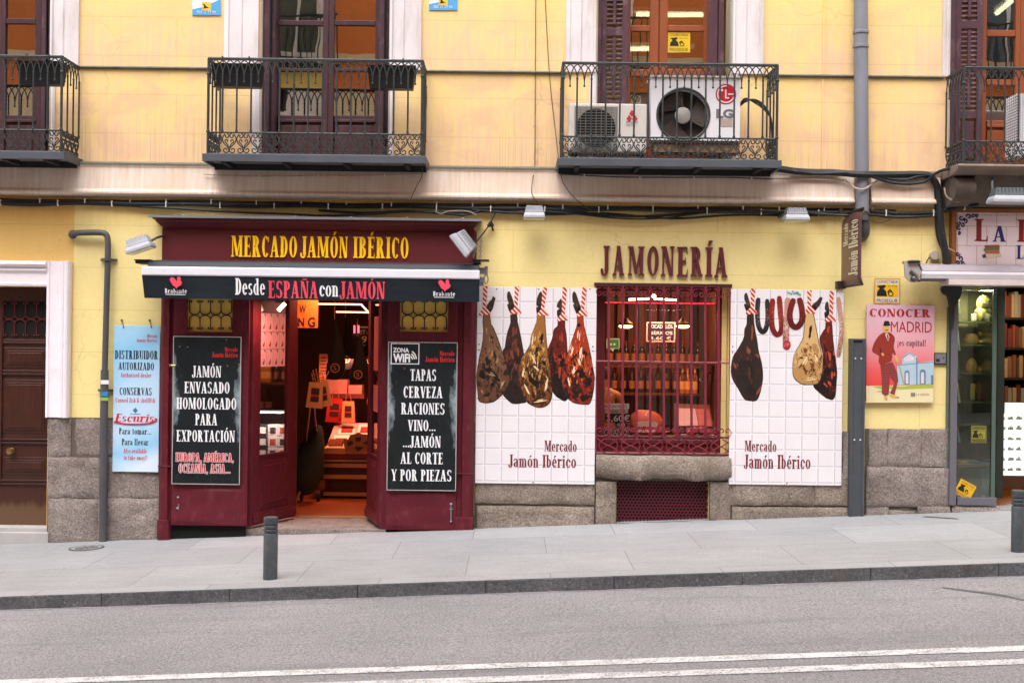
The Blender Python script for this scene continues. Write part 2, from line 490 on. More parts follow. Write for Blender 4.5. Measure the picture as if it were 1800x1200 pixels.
def serif_polys(txt, track=0.035):
    """-> polygons with cap height 1 and the total width"""
    out, x = [], 0.0
    for c in txt:
        b = ACC.get(c, 'N' if c == 'Ñ' else c)
        p, a = _glyph(b)
        p = [list(q) for q in p]
        m = a / 2
        if c in ACC:
            y = 1.07 if c.isupper() else .78
            p.append([(m - .05, y), (m + .03, y), (m + .15, y + .17), (m + .0, y + .17)])
        if c == 'Ñ': p.append([(m - .17, 1.08), (m - .05, 1.17), (m + .06, 1.12), (m + .17, 1.19), (m + .17, 1.13), (m + .06, 1.05), (m - .05, 1.1), (m - .17, 1.03)])
        out += [[(u + x, v) for u, v in q] for q in p]
        x += a + track
    return out, x - track
def sans_polys(txt, bold=0.0):
    """Blender's own plain face as polygons, cap height 1"""
    cu = bpy.data.curves.new('t', 'FONT')
    cu.body = txt; cu.resolution_u = 3; cu.offset = bold
    o = bpy.data.objects.new('t', cu); col.objects.link(o)
    dg = bpy.context.evaluated_depsgraph_get(); dg.update()
    me = o.evaluated_get(dg).to_mesh()
    vs = [v.co.copy() for v in me.vertices]
    ps = [[(vs[i].x, vs[i].y) for i in p.vertices] for p in me.polygons]
    o.evaluated_get(dg).to_mesh_clear()
    bpy.data.objects.remove(o); bpy.data.curves.remove(cu)
    if not ps: return [], 1.0
    k = 1 / 0.729
    x0 = min(u for p in ps for u, v in p); x1 = max(u for p in ps for u, v in p)
    return [[((u - x0) * k, v * k) for u, v in p] for p in ps], (x1 - x0) * k
def fit(ps, wd, X0, X1, Z0, Z1, y, skew=0.0):
    return lambda u, v, w: (X0 + (X1 - X0) * u / wd + skew * v, y - w, Z0 + (Z1 - Z0) * v)
def write(mb, txt, rect, d, thick=0.0, sans=False, track=0.035, skew=0.0, bold=0.0):
    """set a line so that its capitals fill the photo rectangle on the plane d"""
    ps, wd = sans_polys(txt, bold) if sans else serif_polys(txt, track)
    X0, X1, Z0, Z1 = R(*rect, d)
    mb.polys(ps, fit(ps, wd, X0, X1, Z0, Z1, -d, skew), thick, 0.0 if sans else 0.00025)
def writew(mb, txt, X0, X1, Z0, Z1, y, thick=0.0, sans=False, track=0.035):
    ps, wd = sans_polys(txt) if sans else serif_polys(txt, track)
    mb.polys(ps, fit(ps, wd, X0, X1, Z0, Z1, y), thick, 0.0 if sans else 0.00025)
def pxpoly(mb, pts, d, thick=0.0):
    """a printed or cut shape outlined in photo pixels on the plane d"""
    P = [W(a, b, d) for a, b in pts]
    if thick: mb.prism([(p[0], p[2]) for p in P], -d - thick, -d)
    else: mb.add(P, [tuple(range(len(P)))])
def plate(mb, rect, d, t):
    X0, X1, Z0, Z1 = R(*rect, d)
    mb.box(X0, X1, -d, -d + t, Z0, Z1)
    return X0, X1, Z0, Z1
# ------------------------------------------------------------------ surfaces of the place
Z_BELT, Z_LT, Z_LB, Z_PL = wz(128), wz(299), wz(351), wz(742)

def plaster(name, base, stain, mode):
    k = NT(name)
    big = k.noise(k.coord(), 1.3, 5, 0.6)
    fine = k.noise(k.coord(), 22, 4, 0.6)
    streak = k.noise(k.coord(11, 3, 0.7), 2.0, 5, 0.6)
    sep = k.n('SeparateXYZ'); k.l(k.tc.outputs['Object'], sep.inputs[0])
    c = k.ramp(big, [(0.3, scl(lin(base), 0.93)), (0.7, scl(lin(base), 1.05))])
    c = k.mix(0.35, c, k.mix(1.0, c, k.ramp(fine, [(0.3, 0.85), (0.7, 1.0)]), 'MULTIPLY'))
    mr = k.n('MapRange'); k.l(sep.outputs[2], mr.inputs[0])
    if mode == 'upper':
        mr.inputs[1].default_value = Z_LT; mr.inputs[2].default_value = Z_LT + 2.4
        zb = (Z_BELT - Z_LT) / 2.4
        band = k.ramp(mr.outputs[0], [(0.0, 1.0), (0.12, 0.95), (0.26, 0.6), (zb - .01, 0.28), (zb + .012, 1.0), (zb + .16, 0.75), (zb + .3, 0.12), (1.0, 0.05)])
        nn = k.ramp(k.math('ADD', k.math('MULTIPLY', streak, 0.55), k.math('MULTIPLY', big, 0.5)), [(0.42, 0.2), (0.6, 1.15)])
        f = k.math('MULTIPLY', band, nn)
        c = k.mix(f, c, lin(stain))
        # rain runs: fine upright streaks just over the ledge
        run = k.ramp(k.noise(k.coord(60, 3, 0.6), 1.0, 3, 0.5), [(0.5, 0.0), (0.62, 1.0)])
        lowb = k.ramp(mr.outputs[0], [(0.02, 1.0), (0.16, 0.55), (0.24, 0.0)])
        patch = k.ramp(k.noise(k.coord(1, 1, 1, loc=(5, 0, 2)), 1.1, 3), [(0.42, 0.0), (0.52, 1.0)])
        c = k.mix(k.math('MULTIPLY', k.math('MULTIPLY', run, lowb), k.math('MULTIPLY', patch, 0.55)), c, lin('#a8927f'))
        sm = k.ramp(k.noise(k.coord(1, 1, 1.6, loc=(1, 0, 6)), 1.7, 6, .6, .8), [(.47, 0.), (.62, .75)])
        c = k.mix(k.math('MULTIPLY', sm, k.ramp(mr.outputs[0], [(0., 1.), (.35, .8), (zb + .1, .5), (1., .15)])), c, lin('#d8b08e'))
        row, wid = 0.39, 3.4
    else:
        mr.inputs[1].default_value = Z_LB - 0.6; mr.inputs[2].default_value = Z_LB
        band = k.ramp(mr.outputs[0], [(0.3, 0.0), (1.0, 0.8)])  # orange bounce shade under the ledge, put into the wall colour
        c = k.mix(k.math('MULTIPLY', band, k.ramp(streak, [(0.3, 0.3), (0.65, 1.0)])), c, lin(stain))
        sp = k.ramp(k.noise(k.coord(1, 1, 1, loc=(2, 0, 9)), 14, 5, 0.7), [(0.7, 0.0), (0.76, 1.0)])
        c = k.mix(k.math('MULTIPLY', sp, 0.22), c, lin('#8d7a58'))
        row, wid = 0.425, 4.1
    br = k.n('TexBrick')
    br.inputs['Scale'].default_value = 1.0
    br.inputs['Brick Width'].default_value = wid; br.inputs['Row Height'].default_value = row
    br.inputs['Mortar Size'].default_value = 0.004; br.inputs['Mortar Smooth'].default_value = 0.6
    br.inputs['Color1'].default_value = br.inputs['Color2'].default_value = (1, 1, 1, 1)
    br.inputs['Mortar'].default_value = (0.8, 0.78, 0.74, 1)
    k.l(k.coord(1, 1, 1, rot=(PI / 2, 0, 0)), br.inputs['Vector'])
    c = k.mix(1.0, c, br.outputs[0], 'MULTIPLY')
    # hairline cracks and small chips
    vo = k.n('TexVoronoi'); vo.feature = 'DISTANCE_TO_EDGE'; vo.inputs['Scale'].default_value = 0.9
    wob = k.n('VectorMath', operation='ADD'); nz = k.n('TexNoise'); nz.inputs['Scale'].default_value = 3.0; nz.inputs['Detail'].default_value = 6
    k.l(k.coord(), nz.inputs['Vector']); sc2 = k.n('VectorMath', operation='SCALE'); sc2.inputs['Scale'].default_value = 0.5
    k.l(nz.outputs['Color'], sc2.inputs[0]); k.l(k.coord(loc=(2, 0, 3)), wob.inputs[0]); k.l(sc2.outputs[0], wob.inputs[1]); k.l(wob.outputs[0], vo.inputs['Vector'])
    ck = k.math('MULTIPLY', k.ramp(vo.outputs[0], [(0.0, 1.0), (0.006, 0.0)]), k.ramp(k.noise(k.coord(loc=(9, 0, 9)), 0.9, 3), [(0.5, 0.0), (0.6, 0.32)]))
    c = k.mix(ck, c, lin('#8f7a55'))
    chp = k.ramp(k.noise(k.coord(loc=(5, 0, 1)), 7, 6, 0.8), [(0.73, 0.0), (0.745, 0.5)])
    c = k.mix(chp, c, lin('#cdb08a'))
    k.color(c); k.set(0.85, spec=0.2)
    k.bump(k.math('ADD', fine, k.math('MULTIPLY', big, 2.0)), 0.25, 0.006)
    return k.m

def granite_mat(name, a, b, sp=1.0):
    k = NT(name)
    n1 = k.noise(k.coord(), 2.6, 6, 0.7)
    n2 = k.noise(k.coord(), 55, 5, 0.85)
    n3 = k.noise(k.coord(1, 1, 1, loc=(9, 3, 1)), 42, 4, 0.7)
    c = k.ramp(n1, [(0.32, scl(lin(a), .8)), (0.68, scl(lin(b), 1.1))])
    c = k.mix(0.75 * sp, c, k.mix(1.0, c, k.ramp(n2, [(0.36, 0.3), (0.5, 1.0), (0.62, 1.6)]), 'MULTIPLY'))
    c = k.mix(k.math('MULTIPLY', k.ramp(n3, [(0.6, 0.0), (0.68, 1.0)]), 0.4 * sp), c, lin('#cfc3b8'))
    c = k.mix(k.math('MULTIPLY', k.ramp(k.noise(k.coord(1, 1, 1, loc=(1, 1, 4)), 5, 5, .7), [(0.58, 0.0), (0.75, 1.0)]), 0.5), c, lin('#6d5b48'))
    k.color(c); k.set(0.85, spec=0.25)
    k.bump(k.math('ADD', k.noise(k.coord(), 60, 5, 0.75), k.math('MULTIPLY', n1, 2.5)), 0.75, 0.02)
    return k.m

def ledge_material():
    k = NT('m_ledge')
    st = k.noise(k.coord(14, 3, 0.8), 2.2, 6, 0.65)
    big = k.noise(k.coord(), 1.0, 4)
    c = k.ramp(st, [(0.3, lin('#cdb9a8')), (0.55, lin('#ddcdc0')), (0.75, lin('#e6dbd2'))])
    c = k.mix(k.ramp(big, [(0.42, 0.0), (0.65, 0.7)]), c, lin('#ccb096'))
    dk = k.ramp(k.noise(k.coord(1, 1, 1, loc=(4, 2, 0)), 7, 6, 0.7), [(0.66, 0.0), (0.78, 0.6)])
    c = k.mix(dk, c, lin('#7d6552'))
    k.color(c); k.set(0.85, spec=0.2); k.bump(st, 0.25, 0.006)
    return k.m

def paving_material():
    k = NT('m_paving')
    br = k.n('TexBrick'); br.offset = 0.5
    br.inputs['Scale'].default_value = 1.0
    br.inputs['Brick Width'].default_value = 1.35; br.inputs['Row Height'].default_value = 0.95
    br.inputs['Mortar Size'].default_value = 0.0045; br.inputs['Mortar Smooth'].default_value = 0.2
    br.inputs['Color1'].default_value = lin('#9c9da0'); br.inputs['Color2'].default_value = lin('#929396')
    br.inputs['Mortar'].default_value = lin('#78787a')
    k.l(k.coord(1, 1, 1, rot=(0, 0, 0.0), loc=(0.35, -0.19, 0)), br.inputs['Vector'])
    c = br.outputs[0]
    n1 = k.noise(k.coord(), 1.2, 6, 0.65); n2 = k.noise(k.coord(1, 5, 1), 3.0, 5, 0.7); n3 = k.noise(k.coord(), 70, 4, 0.8)
    c = k.mix(0.8, c, k.mix(1.0, c, k.ramp(n1, [(0.3, 0.86), (0.7, 1.08)]), 'MULTIPLY'))
    c = k.mix(0.6, c, k.mix(1.0, c, k.ramp(n2, [(0.35, 0.86), (0.65, 1.05)]), 'MULTIPLY'))
    c = k.mix(0.5, c, k.mix(1.0, c, k.ramp(n3, [(0.32, 0.55), (0.68, 1.3)]), 'MULTIPLY'))
    spots = k.ramp(k.noise(k.coord(1, 2.2, 1, loc=(7, 2, 0)), 9, 5, 0.75), [(0.64, 0.0), (0.76, 0.55)])
    c = k.mix(spots, c, lin('#7a7876'))
    gum = k.ramp(k.noise(k.coord(1, 1, 1, loc=(3, 3, 0)), 17, 2, .4), [(0.74, 0.0), (0.76, 0.55)])
    c = k.mix(gum, c, lin('#5f5e5e'))
    k.color(c); k.set(0.75, spec=0.3)
    k.bump(n3, 0.15, 0.004)
    return k.m

def asphalt_base(k):
    n1 = k.noise(k.coord(), 0.7, 5, 0.6); n2 = k.noise(k.coord(), 62, 5, 0.85); n3 = k.noise(k.coord(1, 1, 1, loc=(3, 8, 0)), 75, 3, 0.7)
    c = k.ramp(n1, [(0.3, lin('#7c7a7e')), (0.7, lin('#8b888c'))])
    c = k.mix(0.85, c, k.mix(1.0, c, k.ramp(n2, [(0.36, 0.38), (0.5, 0.98), (0.64, 1.7)]), 'MULTIPLY'))
    c = k.mix(k.math('MULTIPLY', k.ramp(n3, [(0.62, 0.0), (0.68, 1.0)]), 0.6), c, lin('#c4bab8'))
    c = k.mix(k.ramp(k.noise(k.coord(0.25, 2.2, 1, loc=(1, 4, 0)), 1.6, 6, .7), [(0.52, 0.0), (0.75, 0.5)]), c, lin('#625f63'))
    c = k.mix(k.ramp(k.noise(k.coord(1, 1.6, 1, loc=(6, 1, 0)), 2.2, 6, .75), [(0.66, 0.0), (0.74, 0.45)]), c, lin('#4f4d50'))
    k.set(0.9, spec=0.2)
    k.bump(n2, 0.6, 0.006)
    return c, n2
def asphalt_material():
    k = NT('m_asphalt'); c, n = asphalt_base(k); k.color(c); return k.m
def line_material():
    k = NT('m_road_paint'); c, n = asphalt_base(k)
    wear = k.noise(k.coord(.6, 1, 1, loc=(2, 2, 2)), 9, 7, 0.85)
    sep = k.n('SeparateXYZ'); k.l(k.tc.outputs['Object'], sep.inputs[0])
    c = k.mix(k.ramp(k.math('ADD', k.math('MULTIPLY', wear, 0.45), k.math('MULTIPLY', n, 0.6)), [(0.44, 1.0), (0.55, 0.0)]), lin('#cfcdd0'), c)
    k.color(c); return k.m

def door_wood():
    k = NT('m_door_wood')
    n = k.noise(k.coord(30, 3, 2), 2.0, 5, 0.6)
    c = k.ramp(n, [(0.3, lin('#341912')), (0.7, lin('#47241a'))])
    sep = k.n('SeparateXYZ'); k.l(k.tc.outputs['Object'], sep.inputs[0])
    # paint worn off the kick board
    wob = k.math('ADD', sep.outputs[2], k.math('MULTIPLY', k.noise(k.coord(9, 3, 1), 3, 4), 0.14))
    mr = k.n('MapRange'); k.l(wob, mr.inputs[0]); mr.inputs[1].default_value = wz(885, 40); mr.inputs[2].default_value = wz(872, 40)
    c = k.mix(mr.outputs[0], lin('#5e4630'), c)
    k.color(c); k.set(0.35, spec=0.5)
    return k.m

M = {}
M['upper'] = plaster('m_upper_plaster', '#efd086', '#e0bb97', 'upper')
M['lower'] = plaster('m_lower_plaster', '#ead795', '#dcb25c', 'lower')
M['orange'] = plaster('m_orange_plaster', '#e0b86e', '#cf9648', 'lower')
M['ledge'] = ledge_material()
M['granite'] = granite_mat('m_granite', '#7f736d', '#978c86')
M['granite_brown'] = granite_mat('m_granite_brown', '#7f7267', '#96897e')
M['kerb'] = granite_mat('m_kerb_stone', '#57575b', '#68686c', 0.8)
M['paving'] = paving_material()
M['asphalt'] = asphalt_material()
M['line'] = line_material()
M['trim'] = mat('#d8d1d2', 0.7, var=0.1, scale=5, bump=0.15, bscale=40, dirt='#a8988e', dirt_amt=0.45, dscale=6, streak=0.25)
M['trim_clean'] = mat('#e8e0e6', 0.6, var=0.05, scale=4, dirt='#b6a7a5', dirt_amt=0.15, dscale=7)
M['patina'] = mat('#6b6e5f', 0.8, var=0.3, scale=12)
M['doorwood'] = door_wood()
M['maroon'] = mat('#5c1a25', 0.5, var=0.18, scale=5, dirt='#7f4a4a', dirt_amt=0.24, dscale=16, spec=0.25, streak=0.5)
M['maroon_dark'] = mat('#5f1d23', 0.45, var=0.12, scale=5)
M['shutter'] = mat('#4a2b35', 0.65, var=0.2, scale=9, dirt='#8d7078', dirt_amt=0.3, dscale=12, streak=0.4)
M['frame_maroon'] = mat('#3b1c22', 0.55, var=0.18, scale=8, dirt='#7d5258', dirt_amt=0.25, dscale=14, streak=0.3)
M['wood'] = mat('#8a4726', 0.45, var=0.2, scale=10, streak=0.2)
M['iron'] = mat('#262b2d', 0.55, var=0.25, scale=14, dirt='#4a5250', dirt_amt=0.3, dscale=25, spec=0.5)
M['iron_blue'] = mat('#4a4e57', 0.55, var=0.2, scale=6, dirt='#484a50', dirt_amt=0.35, dscale=8)
M['iron_black'] = mat('#1f2223', 0.6, var=0.25, scale=10)
M['cable'] = mat('#1a1b1e', 0.6, var=0.3, scale=7, dirt='#6b6a6b', dirt_amt=0.15, dscale=10)
M['cable_brown'] = mat('#50423c', 0.7, var=0.2)
M['cable_pale'] = mat('#b3a08f', 0.8, var=0.25, scale=20)
M['clip'] = mat('#d8d8d8', 0.4)
M['pvc'] = mat('#7d7f88', 0.55, var=0.12, scale=5, dirt='#5f5c5c', dirt_amt=0.3, dscale=6, streak=0.3)
M['pipe_iron'] = mat('#4c4c50', 0.5, var=0.22, scale=7, dirt='#6a5247', dirt_amt=0.3, dscale=12, streak=0.4)
M['black'] = mat('#17191b', 0.5, var=0.2)
M['void'] = mat('#0d0b0a', 0.9, var=0.2)
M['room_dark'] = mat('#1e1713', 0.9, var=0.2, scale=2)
M['brass'] = mat('#9c8350', 0.3, metal=0.9, var=0.2)
M['white'] = mat('#dedbe0', 0.5, var=0.05, scale=3)
M['offwhite'] = mat('#cdc6c0', 0.6, var=0.08, scale=5, dirt='#8f867d', dirt_amt=0.25, dscale=8)
M['grey_metal'] = mat('#7f8189', 0.45, metal=0.3, var=0.12, scale=6, dirt='#77787d', dirt_amt=0.3)
M['red'] = mat('#c02530', 0.5, var=0.06)
M['glass_up'] = glass_mat('m_window_glass', 0.42, '#c8cfca', 0.0, 0.07)
M['glass_clear'] = glass_mat('m_clear_glass', 0.16, '#d6dad6', 0.0, 0.015)
M['glass_shop'] = glass_mat('m_shop_glass', 0.07, '#eeeeee', 0.0, 0.01)
M['glass_green'] = glass_mat('m_bookshop_glass', 0.09, '#d3d9cc', 0.0, 0.012)

# ------------------------------------------------------------------ ground
XA, XB = -26.0, 26.0
Y_K = -2.90           # kerb face
mb = MB()
nx = 52
for i in range(nx):
    a, b = XA + i, XA + i + 1
    mb.add([(a, -2.892, gz(a)), (b, -2.892, gz(b)), (b, 0.45, gz(b)), (a, 0.45, gz(a))], [(0, 1, 2, 3)])
struct(mb, 'pavement', M['paving'], recalc=False)
mb = MB()
x = wx(178, 1050, 2.9) - 20.0
while x < 24:
    g = 0.002
    mb.box(x + g, x + 1.0 - g, Y_K, -2.662, -0.30, -0.003)
    x += 1.0
for i, (a, b, c) in enumerate(mb.v):
    mb.v[i] = (a, b, c + gz(a) + (0.0 if c < -.1 else 0.001 * math.sin(a * 7)))
struct(mb, 'kerb', M['kerb'], bevel=0.005)
mb = MB()
for i in range(nx):
    a, b = XA + i, XA + i + 1
    mb.add([(a, -11.2, gz(a) - .105), (b, -11.2, gz(b) - .105), (b, -2.88, gz(b) - .105), (a, -2.88, gz(a) - .105)], [(0, 1, 2, 3)])
struct(mb, 'road', M['asphalt'], recalc=False)
mb = MB()
for yc in (-5.165, -5.475):
    for i in range(nx):
        a, b = XA + i, XA + i + 1
        wv = [0.062 + 0.004 * math.sin(q * 3.1 + yc * 9) for q in (a, b)]
        mb.add([(a, yc - wv[0], gz(a) - .101), (b, yc - wv[1], gz(b) - .101), (b, yc + wv[1], gz(b) - .101), (a, yc + wv[0], gz(a) - .101)], [(0, 1, 2, 3)])
struct(mb, 'road_marking', M['line'], recalc=False)
mb = MB()
for a, b in ((XA, XB),):
    mb.add([(a, -14.6, gz(a)), (b, -14.6, gz(b)), (b, -11.2, gz(b)), (a, -11.2, gz(a)), (b, -11.2, gz(b) - .12), (a, -11.2, gz(a) - .12)], [(0, 1, 2, 3), (3, 2, 4, 5)])
struct(mb, 'far_pavement', M['paving'], recalc=False)
# wide ground sheet under everything, to the horizon
mb = MB()
mb.add([(-200, -200, -200 * SLOPE - .6), (200, -200, 200 * SLOPE - .6), (200, 200, 200 * SLOPE - .6), (-200, 200, -200 * SLOPE - .6)], [(0, 1, 2, 3)])
struct(mb, 'ground', M['asphalt'], recalc=False)
# dust in the gutter and dirt along the foot of the house: strips with ragged edges
def ragged(name, y, w0, z, m, x0=-9.0, x1=9.0, st=.03, out=-1):
    mb = MB(); x = x0; pts = []
    while x < x1:
        pts.append((x, max(.004, w0 * (.55 + .9 * mnoise.noise((x * 5, y, 1)) + .5 * mnoise.noise((x * 17, y, 2))))))
        x += st
    for (a, p), (b, q) in zip(pts, pts[1:]):
        mb.add([(a, y, gz(a) + z), (b, y, gz(b) + z), (b, y + out * q, gz(b) + z), (a, y + out * p, gz(a) + z)], [(0, 1, 2, 3)])
    struct(mb, name, m, recalc=False)
ragged('gutter_dust', -2.905, .035, -.1015, mat('#a29d9c', .95, var=.3, scale=25))
ragged('pavement_dirt', -.02, .05, .0035, mat('#6a6661', .95, var=.3, scale=20))
# old skid mark on the asphalt at the right
mb = MB()
P = [W(1655, 1017, 3.25), W(1700, 1027, 3.4), W(1760, 1042, 3.6), W(1800, 1056, 3.8), W(1850, 1075, 4.05)]
P = catmull([(p[0], p[1], 0) for p in P], 5)
for i in range(len(P) - 1):
    (a, b, _), (c, d, _) = P[i], P[i + 1]
    w0 = 0.02 + 0.03 * math.sin(PI * i / len(P)); w1 = 0.02 + 0.03 * math.sin(PI * (i + 1) / len(P))
    mb.add([(a, b - w0, gz(a) - .1015), (c, d - w1, gz(c) - .1015), (c, d + w1, gz(c) - .1015), (a, b + w0, gz(a) - .1015)], [(0, 1, 2, 3)])
struct(mb, 'tar_patch', mat('#5f5d60', 0.85, var=0.3, scale=30), recalc=False)

# ------------------------------------------------------------------ the apartment house
house = thing('apartment_house', (0, 0, 0), 'yellow plastered apartment house with iron balconies over a granite base', 'building')
H_TOP = 17.0
def wall_holes(mb, x0, x1, z0, z1, y0, y1, holes):
    xs = sorted({x0, x1, *[min(max(h[k], x0), x1) for h in holes for k in (0, 1)]})
    zs = sorted({z0, z1, *[min(max(h[k], z0), z1) for h in holes for k in (2, 3)]})
    def solid(i, j):
        if i < 0 or j < 0 or i >= len(xs) - 1 or j >= len(zs) - 1: return False
        cx, cz = (xs[i] + xs[i + 1]) / 2, (zs[j] + zs[j + 1]) / 2
        return not any(h[0] < cx < h[1] and h[2] < cz < h[3] for h in holes)
    for i in range(len(xs) - 1):
        for j in range(len(zs) - 1):
            if not solid(i, j): continue
            a, b, c, d = xs[i], xs[i + 1], zs[j], zs[j + 1]
            mb.add([(a, y0, c), (b, y0, c), (b, y0, d), (a, y0, d)], [(0, 1, 2, 3)])
            mb.add([(a, y1, c), (b, y1, c), (b, y1, d), (a, y1, d)], [(3, 2, 1, 0)])
            if not solid(i - 1, j): mb.add([(a, y0, c), (a, y0, d), (a, y1, d), (a, y1, c)], [(0, 1, 2, 3)])
            if not solid(i + 1, j): mb.add([(b, y0, c), (b, y1, c), (b, y1, d), (b, y0, d)], [(0, 1, 2, 3)])
            if not solid(i, j - 1): mb.add([(a, y0, c), (a, y1, c), (b, y1, c), (b, y0, c)], [(0, 1, 2, 3)])
            if not solid(i, j + 1): mb.add([(a, y0, d), (b, y0, d), (b, y1, d), (a, y1, d)], [(0, 1, 2, 3)])

Z_WT = Z_LT + 2.62      # head of the upper windows
Z_WB = wz(291)
WIN = [(wx(-140, 150), wx(89, 150)), (wx(458, 150), wx(685, 150)), (wx(1048, 150), wx(1286, 150)), (wx(1668, 150), wx(1905, 150))]
HOLE_U = [(a, b, Z_WB, Z_WT) for a, b in WIN]
mb = MB()
wall_holes(mb, -14, 14, Z_LB, H_TOP, 0.0, 0.34, HOLE_U)
# thin raised seam and an upright joint in the plaster
mb.box(wx(1446, 60), wx(1450, 60), -0.012, 0.0, Z_BELT + .02, 7.6)
mb.box(wx(1444, 220), wx(1447, 220), -0.012, 0.0, Z_LT, Z_BELT - .03)
mb.build('upper_wall', M['upper'], house, recalc=False)
DOOR = R(-110, 503, 84, 940)
SHOP = R(432, 470, 682, 1000)
SWIN = R(1047, 501, 1284, 799)
VENT = R(1083, 843, 1246, 1000)
BOOK = R(1671, 487, 2130, 1000)
XS = wx(129, 520)
mb = MB()
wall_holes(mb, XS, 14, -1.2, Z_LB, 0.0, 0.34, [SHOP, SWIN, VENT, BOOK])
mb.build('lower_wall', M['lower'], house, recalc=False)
mb = MB()
wall_holes(mb, -14, XS, -1.2, Z_LB, 0.0, 0.34, [DOOR])
mb.build('entrance_wall', M['orange'], house, recalc=False)
# roof slab and back, so that the house keeps the sun off the street
mb = MB()
mb.box(-14, 14, 0.0, 9.0, H_TOP + .003, H_TOP + 0.5)
mb.box(-14.3, 14.3, -0.6, 0.0, H_TOP + .1, H_TOP + 0.4)
mb.build('roof', M['patina'], house)
mb = MB()
mb.box(-14, 14, 8.7, 9.0, -2, H_TOP); mb.box(-14.3, -14.003, 0, 9, -2, H_TOP); mb.box(14.003, 14.3, 0, 9, -2, H_TOP)
mb.box(-14, 14, 0.36, 8.7, H_TOP - .4, H_TOP - .1)
mb.build('rear_wall', M['upper'], house)

# ledge between the floors, notched where the drain pipe passes
mb = MB()
prof = [(0.0, Z_LT + .02), (-.075, Z_LT + .012), (-.095, Z_LT), (-.095, Z_LT - .018), (-.085, Z_LT - .034), (-.088, Z_LT - .08), (-.108, Z_LB + .05), (-.122, Z_LB + .03), (-.135, Z_LB + .022), (-.135, Z_LB + .004), (-.12, Z_LB - .006), (0.0, Z_LB - .02)]
for a, b in ((-14, wx(1497, 325)), (wx(1527, 325), wx(1648, 325))):
    mb = MB(); mb.profx(prof, a, b); mb.build('ledge', M['ledge'], house, smooth=True, ang=25)
mb = MB()
for a, b in ((-14, wx(1497, 300)), (wx(1527, 300), wx(1648, 300))):
    mb = MB(); mb.profx([(-.03, Z_LT + .034), (-.105, Z_LT + .01), (-.105, Z_LT - .003), (-.03, Z_LT + .018)], a, b); mb.build('ledge_flashing', M['patina'], house)
for a, b in ((wx(140, 125), wx(395, 125)), (wx(741, 125), wx(995, 125)), (wx(1341, 125), wx(1500, 125)), (wx(1524, 125), wx(1657, 125))):
    mb = MB(); mb.profx([(0, Z_BELT + .02), (-.03, Z_BELT + .012), (-.036, Z_BELT), (-.02, Z_BELT - .012), (0, Z_BELT - .014)], a, b)
    mb.build('belt_moulding', M['patina'], house)

# pale moulded window surrounds
def surround(pa, pb, y0, y1, flip):
    """upright moulding between photo columns pa (outer) and pb (inner)"""
    mb = MB()
    A, B = wx(pa, 60), wx(pb, 60)
    st = [(0, .0), (0, .035), (.13, .045), (.15, .03), (.5, .03), (.53, .018), (.57, .03), (.9, .03), (.93, .055), (1, .055), (1, .0)]
    P = [(A + (B - A) * t, -d) for t, d in st]
    mb.profz(P, Z_BELT + .01, Z_WT + .1)
    return mb.build('window_surround', M['trim'], house)
surround(140, 91, 0, 0, 1); surround(395, 456, 0, 0, 0); surround(741, 686, 0, 0, 1)
surround(995, 1047, 0, 0, 0); surround(1341, 1287, 0, 0, 1); surround(1656, 1667, 0, 0, 0)
for pa, pb in ((444, 456), (686, 692), (1036, 1047), (1287, 1296), (91, 97)):
    A, B = wx(pa, 200), wx(pb, 200)
    mb = MB(); mb.profz([(A, 0), (A, -.02), ((A + B) / 2, -.032), (B, -.02), (B, 0)], Z_LT + .03, Z_BELT + .005)
    mb.build('window_jamb', M['trim'], house)
for a, b in WIN:
    for x0, x1 in ((a - .002, a + .012), (b - .012, b + .002)):
        mb = MB(); mb.box(x0, x1, -.001, .33, Z_WB, Z_WT); mb.build('window_reveal', mat('#aaa39c', .8, var=.15, streak=.3), house)

# granite base: bevelled blocks
def blocks(name, m, rects, d=0.035):
    for r in rects:
        mb = MB()
        x0, y0, x1, y1 = r[:4]
        dd = r[4] if len(r) > 4 else d
        X0, X1, Z0, Z1 = R(x0, y0, x1, y1)
        nx_, nz_ = max(6, int((X1 - X0) / .03)), max(4, int((Z1 - Z0) / .03))
        sd_ = random.uniform(0, 50)
        vs = []
        for i in range(nx_ + 1):
            for j in range(nz_ + 1):
                u, v = i / nx_, j / nz_
                x, z = X0 + .002 + (X1 - X0 - .004) * u, Z0 + .002 + (Z1 - Z0 - .004) * v
                e = min(x - X0, X1 - x, z - Z0, Z1 - z) + .008 * mnoise.noise((x * 14, sd_, z * 14))
                rnd = .016 * max(0, 1 - max(e, 0) / .028) ** 2
                h = .010 * mnoise.noise((x * 5 + sd_, 1, z * 5)) + .007 * mnoise.noise((x * 17, sd_, z * 17)) + .004 * mnoise.noise((x * 40, sd_, z * 40))
                vs.append((x + .006 * mnoise.noise((sd_, x * 6, z * 6)) * (e < .02), -dd - h + rnd, z + .006 * mnoise.noise((x * 6, z * 6, sd_)) * (e < .02)))
        mb.add(vs, [(i * (nz_ + 1) + j, (i + 1) * (nz_ + 1) + j, (i + 1) * (nz_ + 1) + j + 1, i * (nz_ + 1) + j + 1) for i in range(nx_) for j in range(nz_)])
        # sides back to the wall
        rim = [i * (nz_ + 1) for i in range(nx_ + 1)] + [nx_ * (nz_ + 1) + j for j in range(1, nz_ + 1)] + [i * (nz_ + 1) + nz_ for i in range(nx_ - 1, -1, -1)] + list(range(nz_ - 1, 0, -1))
        base = len(mb.v); n_ = len(rim)
        mb.v += [(vs[q][0], .015, vs[q][2]) for q in rim]
        mb.f += [(rim[q], base + q, base + (q + 1) % n_, rim[(q + 1) % n_]) for q in range(n_)]; mb.mi += [0] * n_
        mb.build(name, m, house, smooth=True, ang=50)
mb = MB()
MORT = mat('#5d544c', .9, var=.3, scale=20)
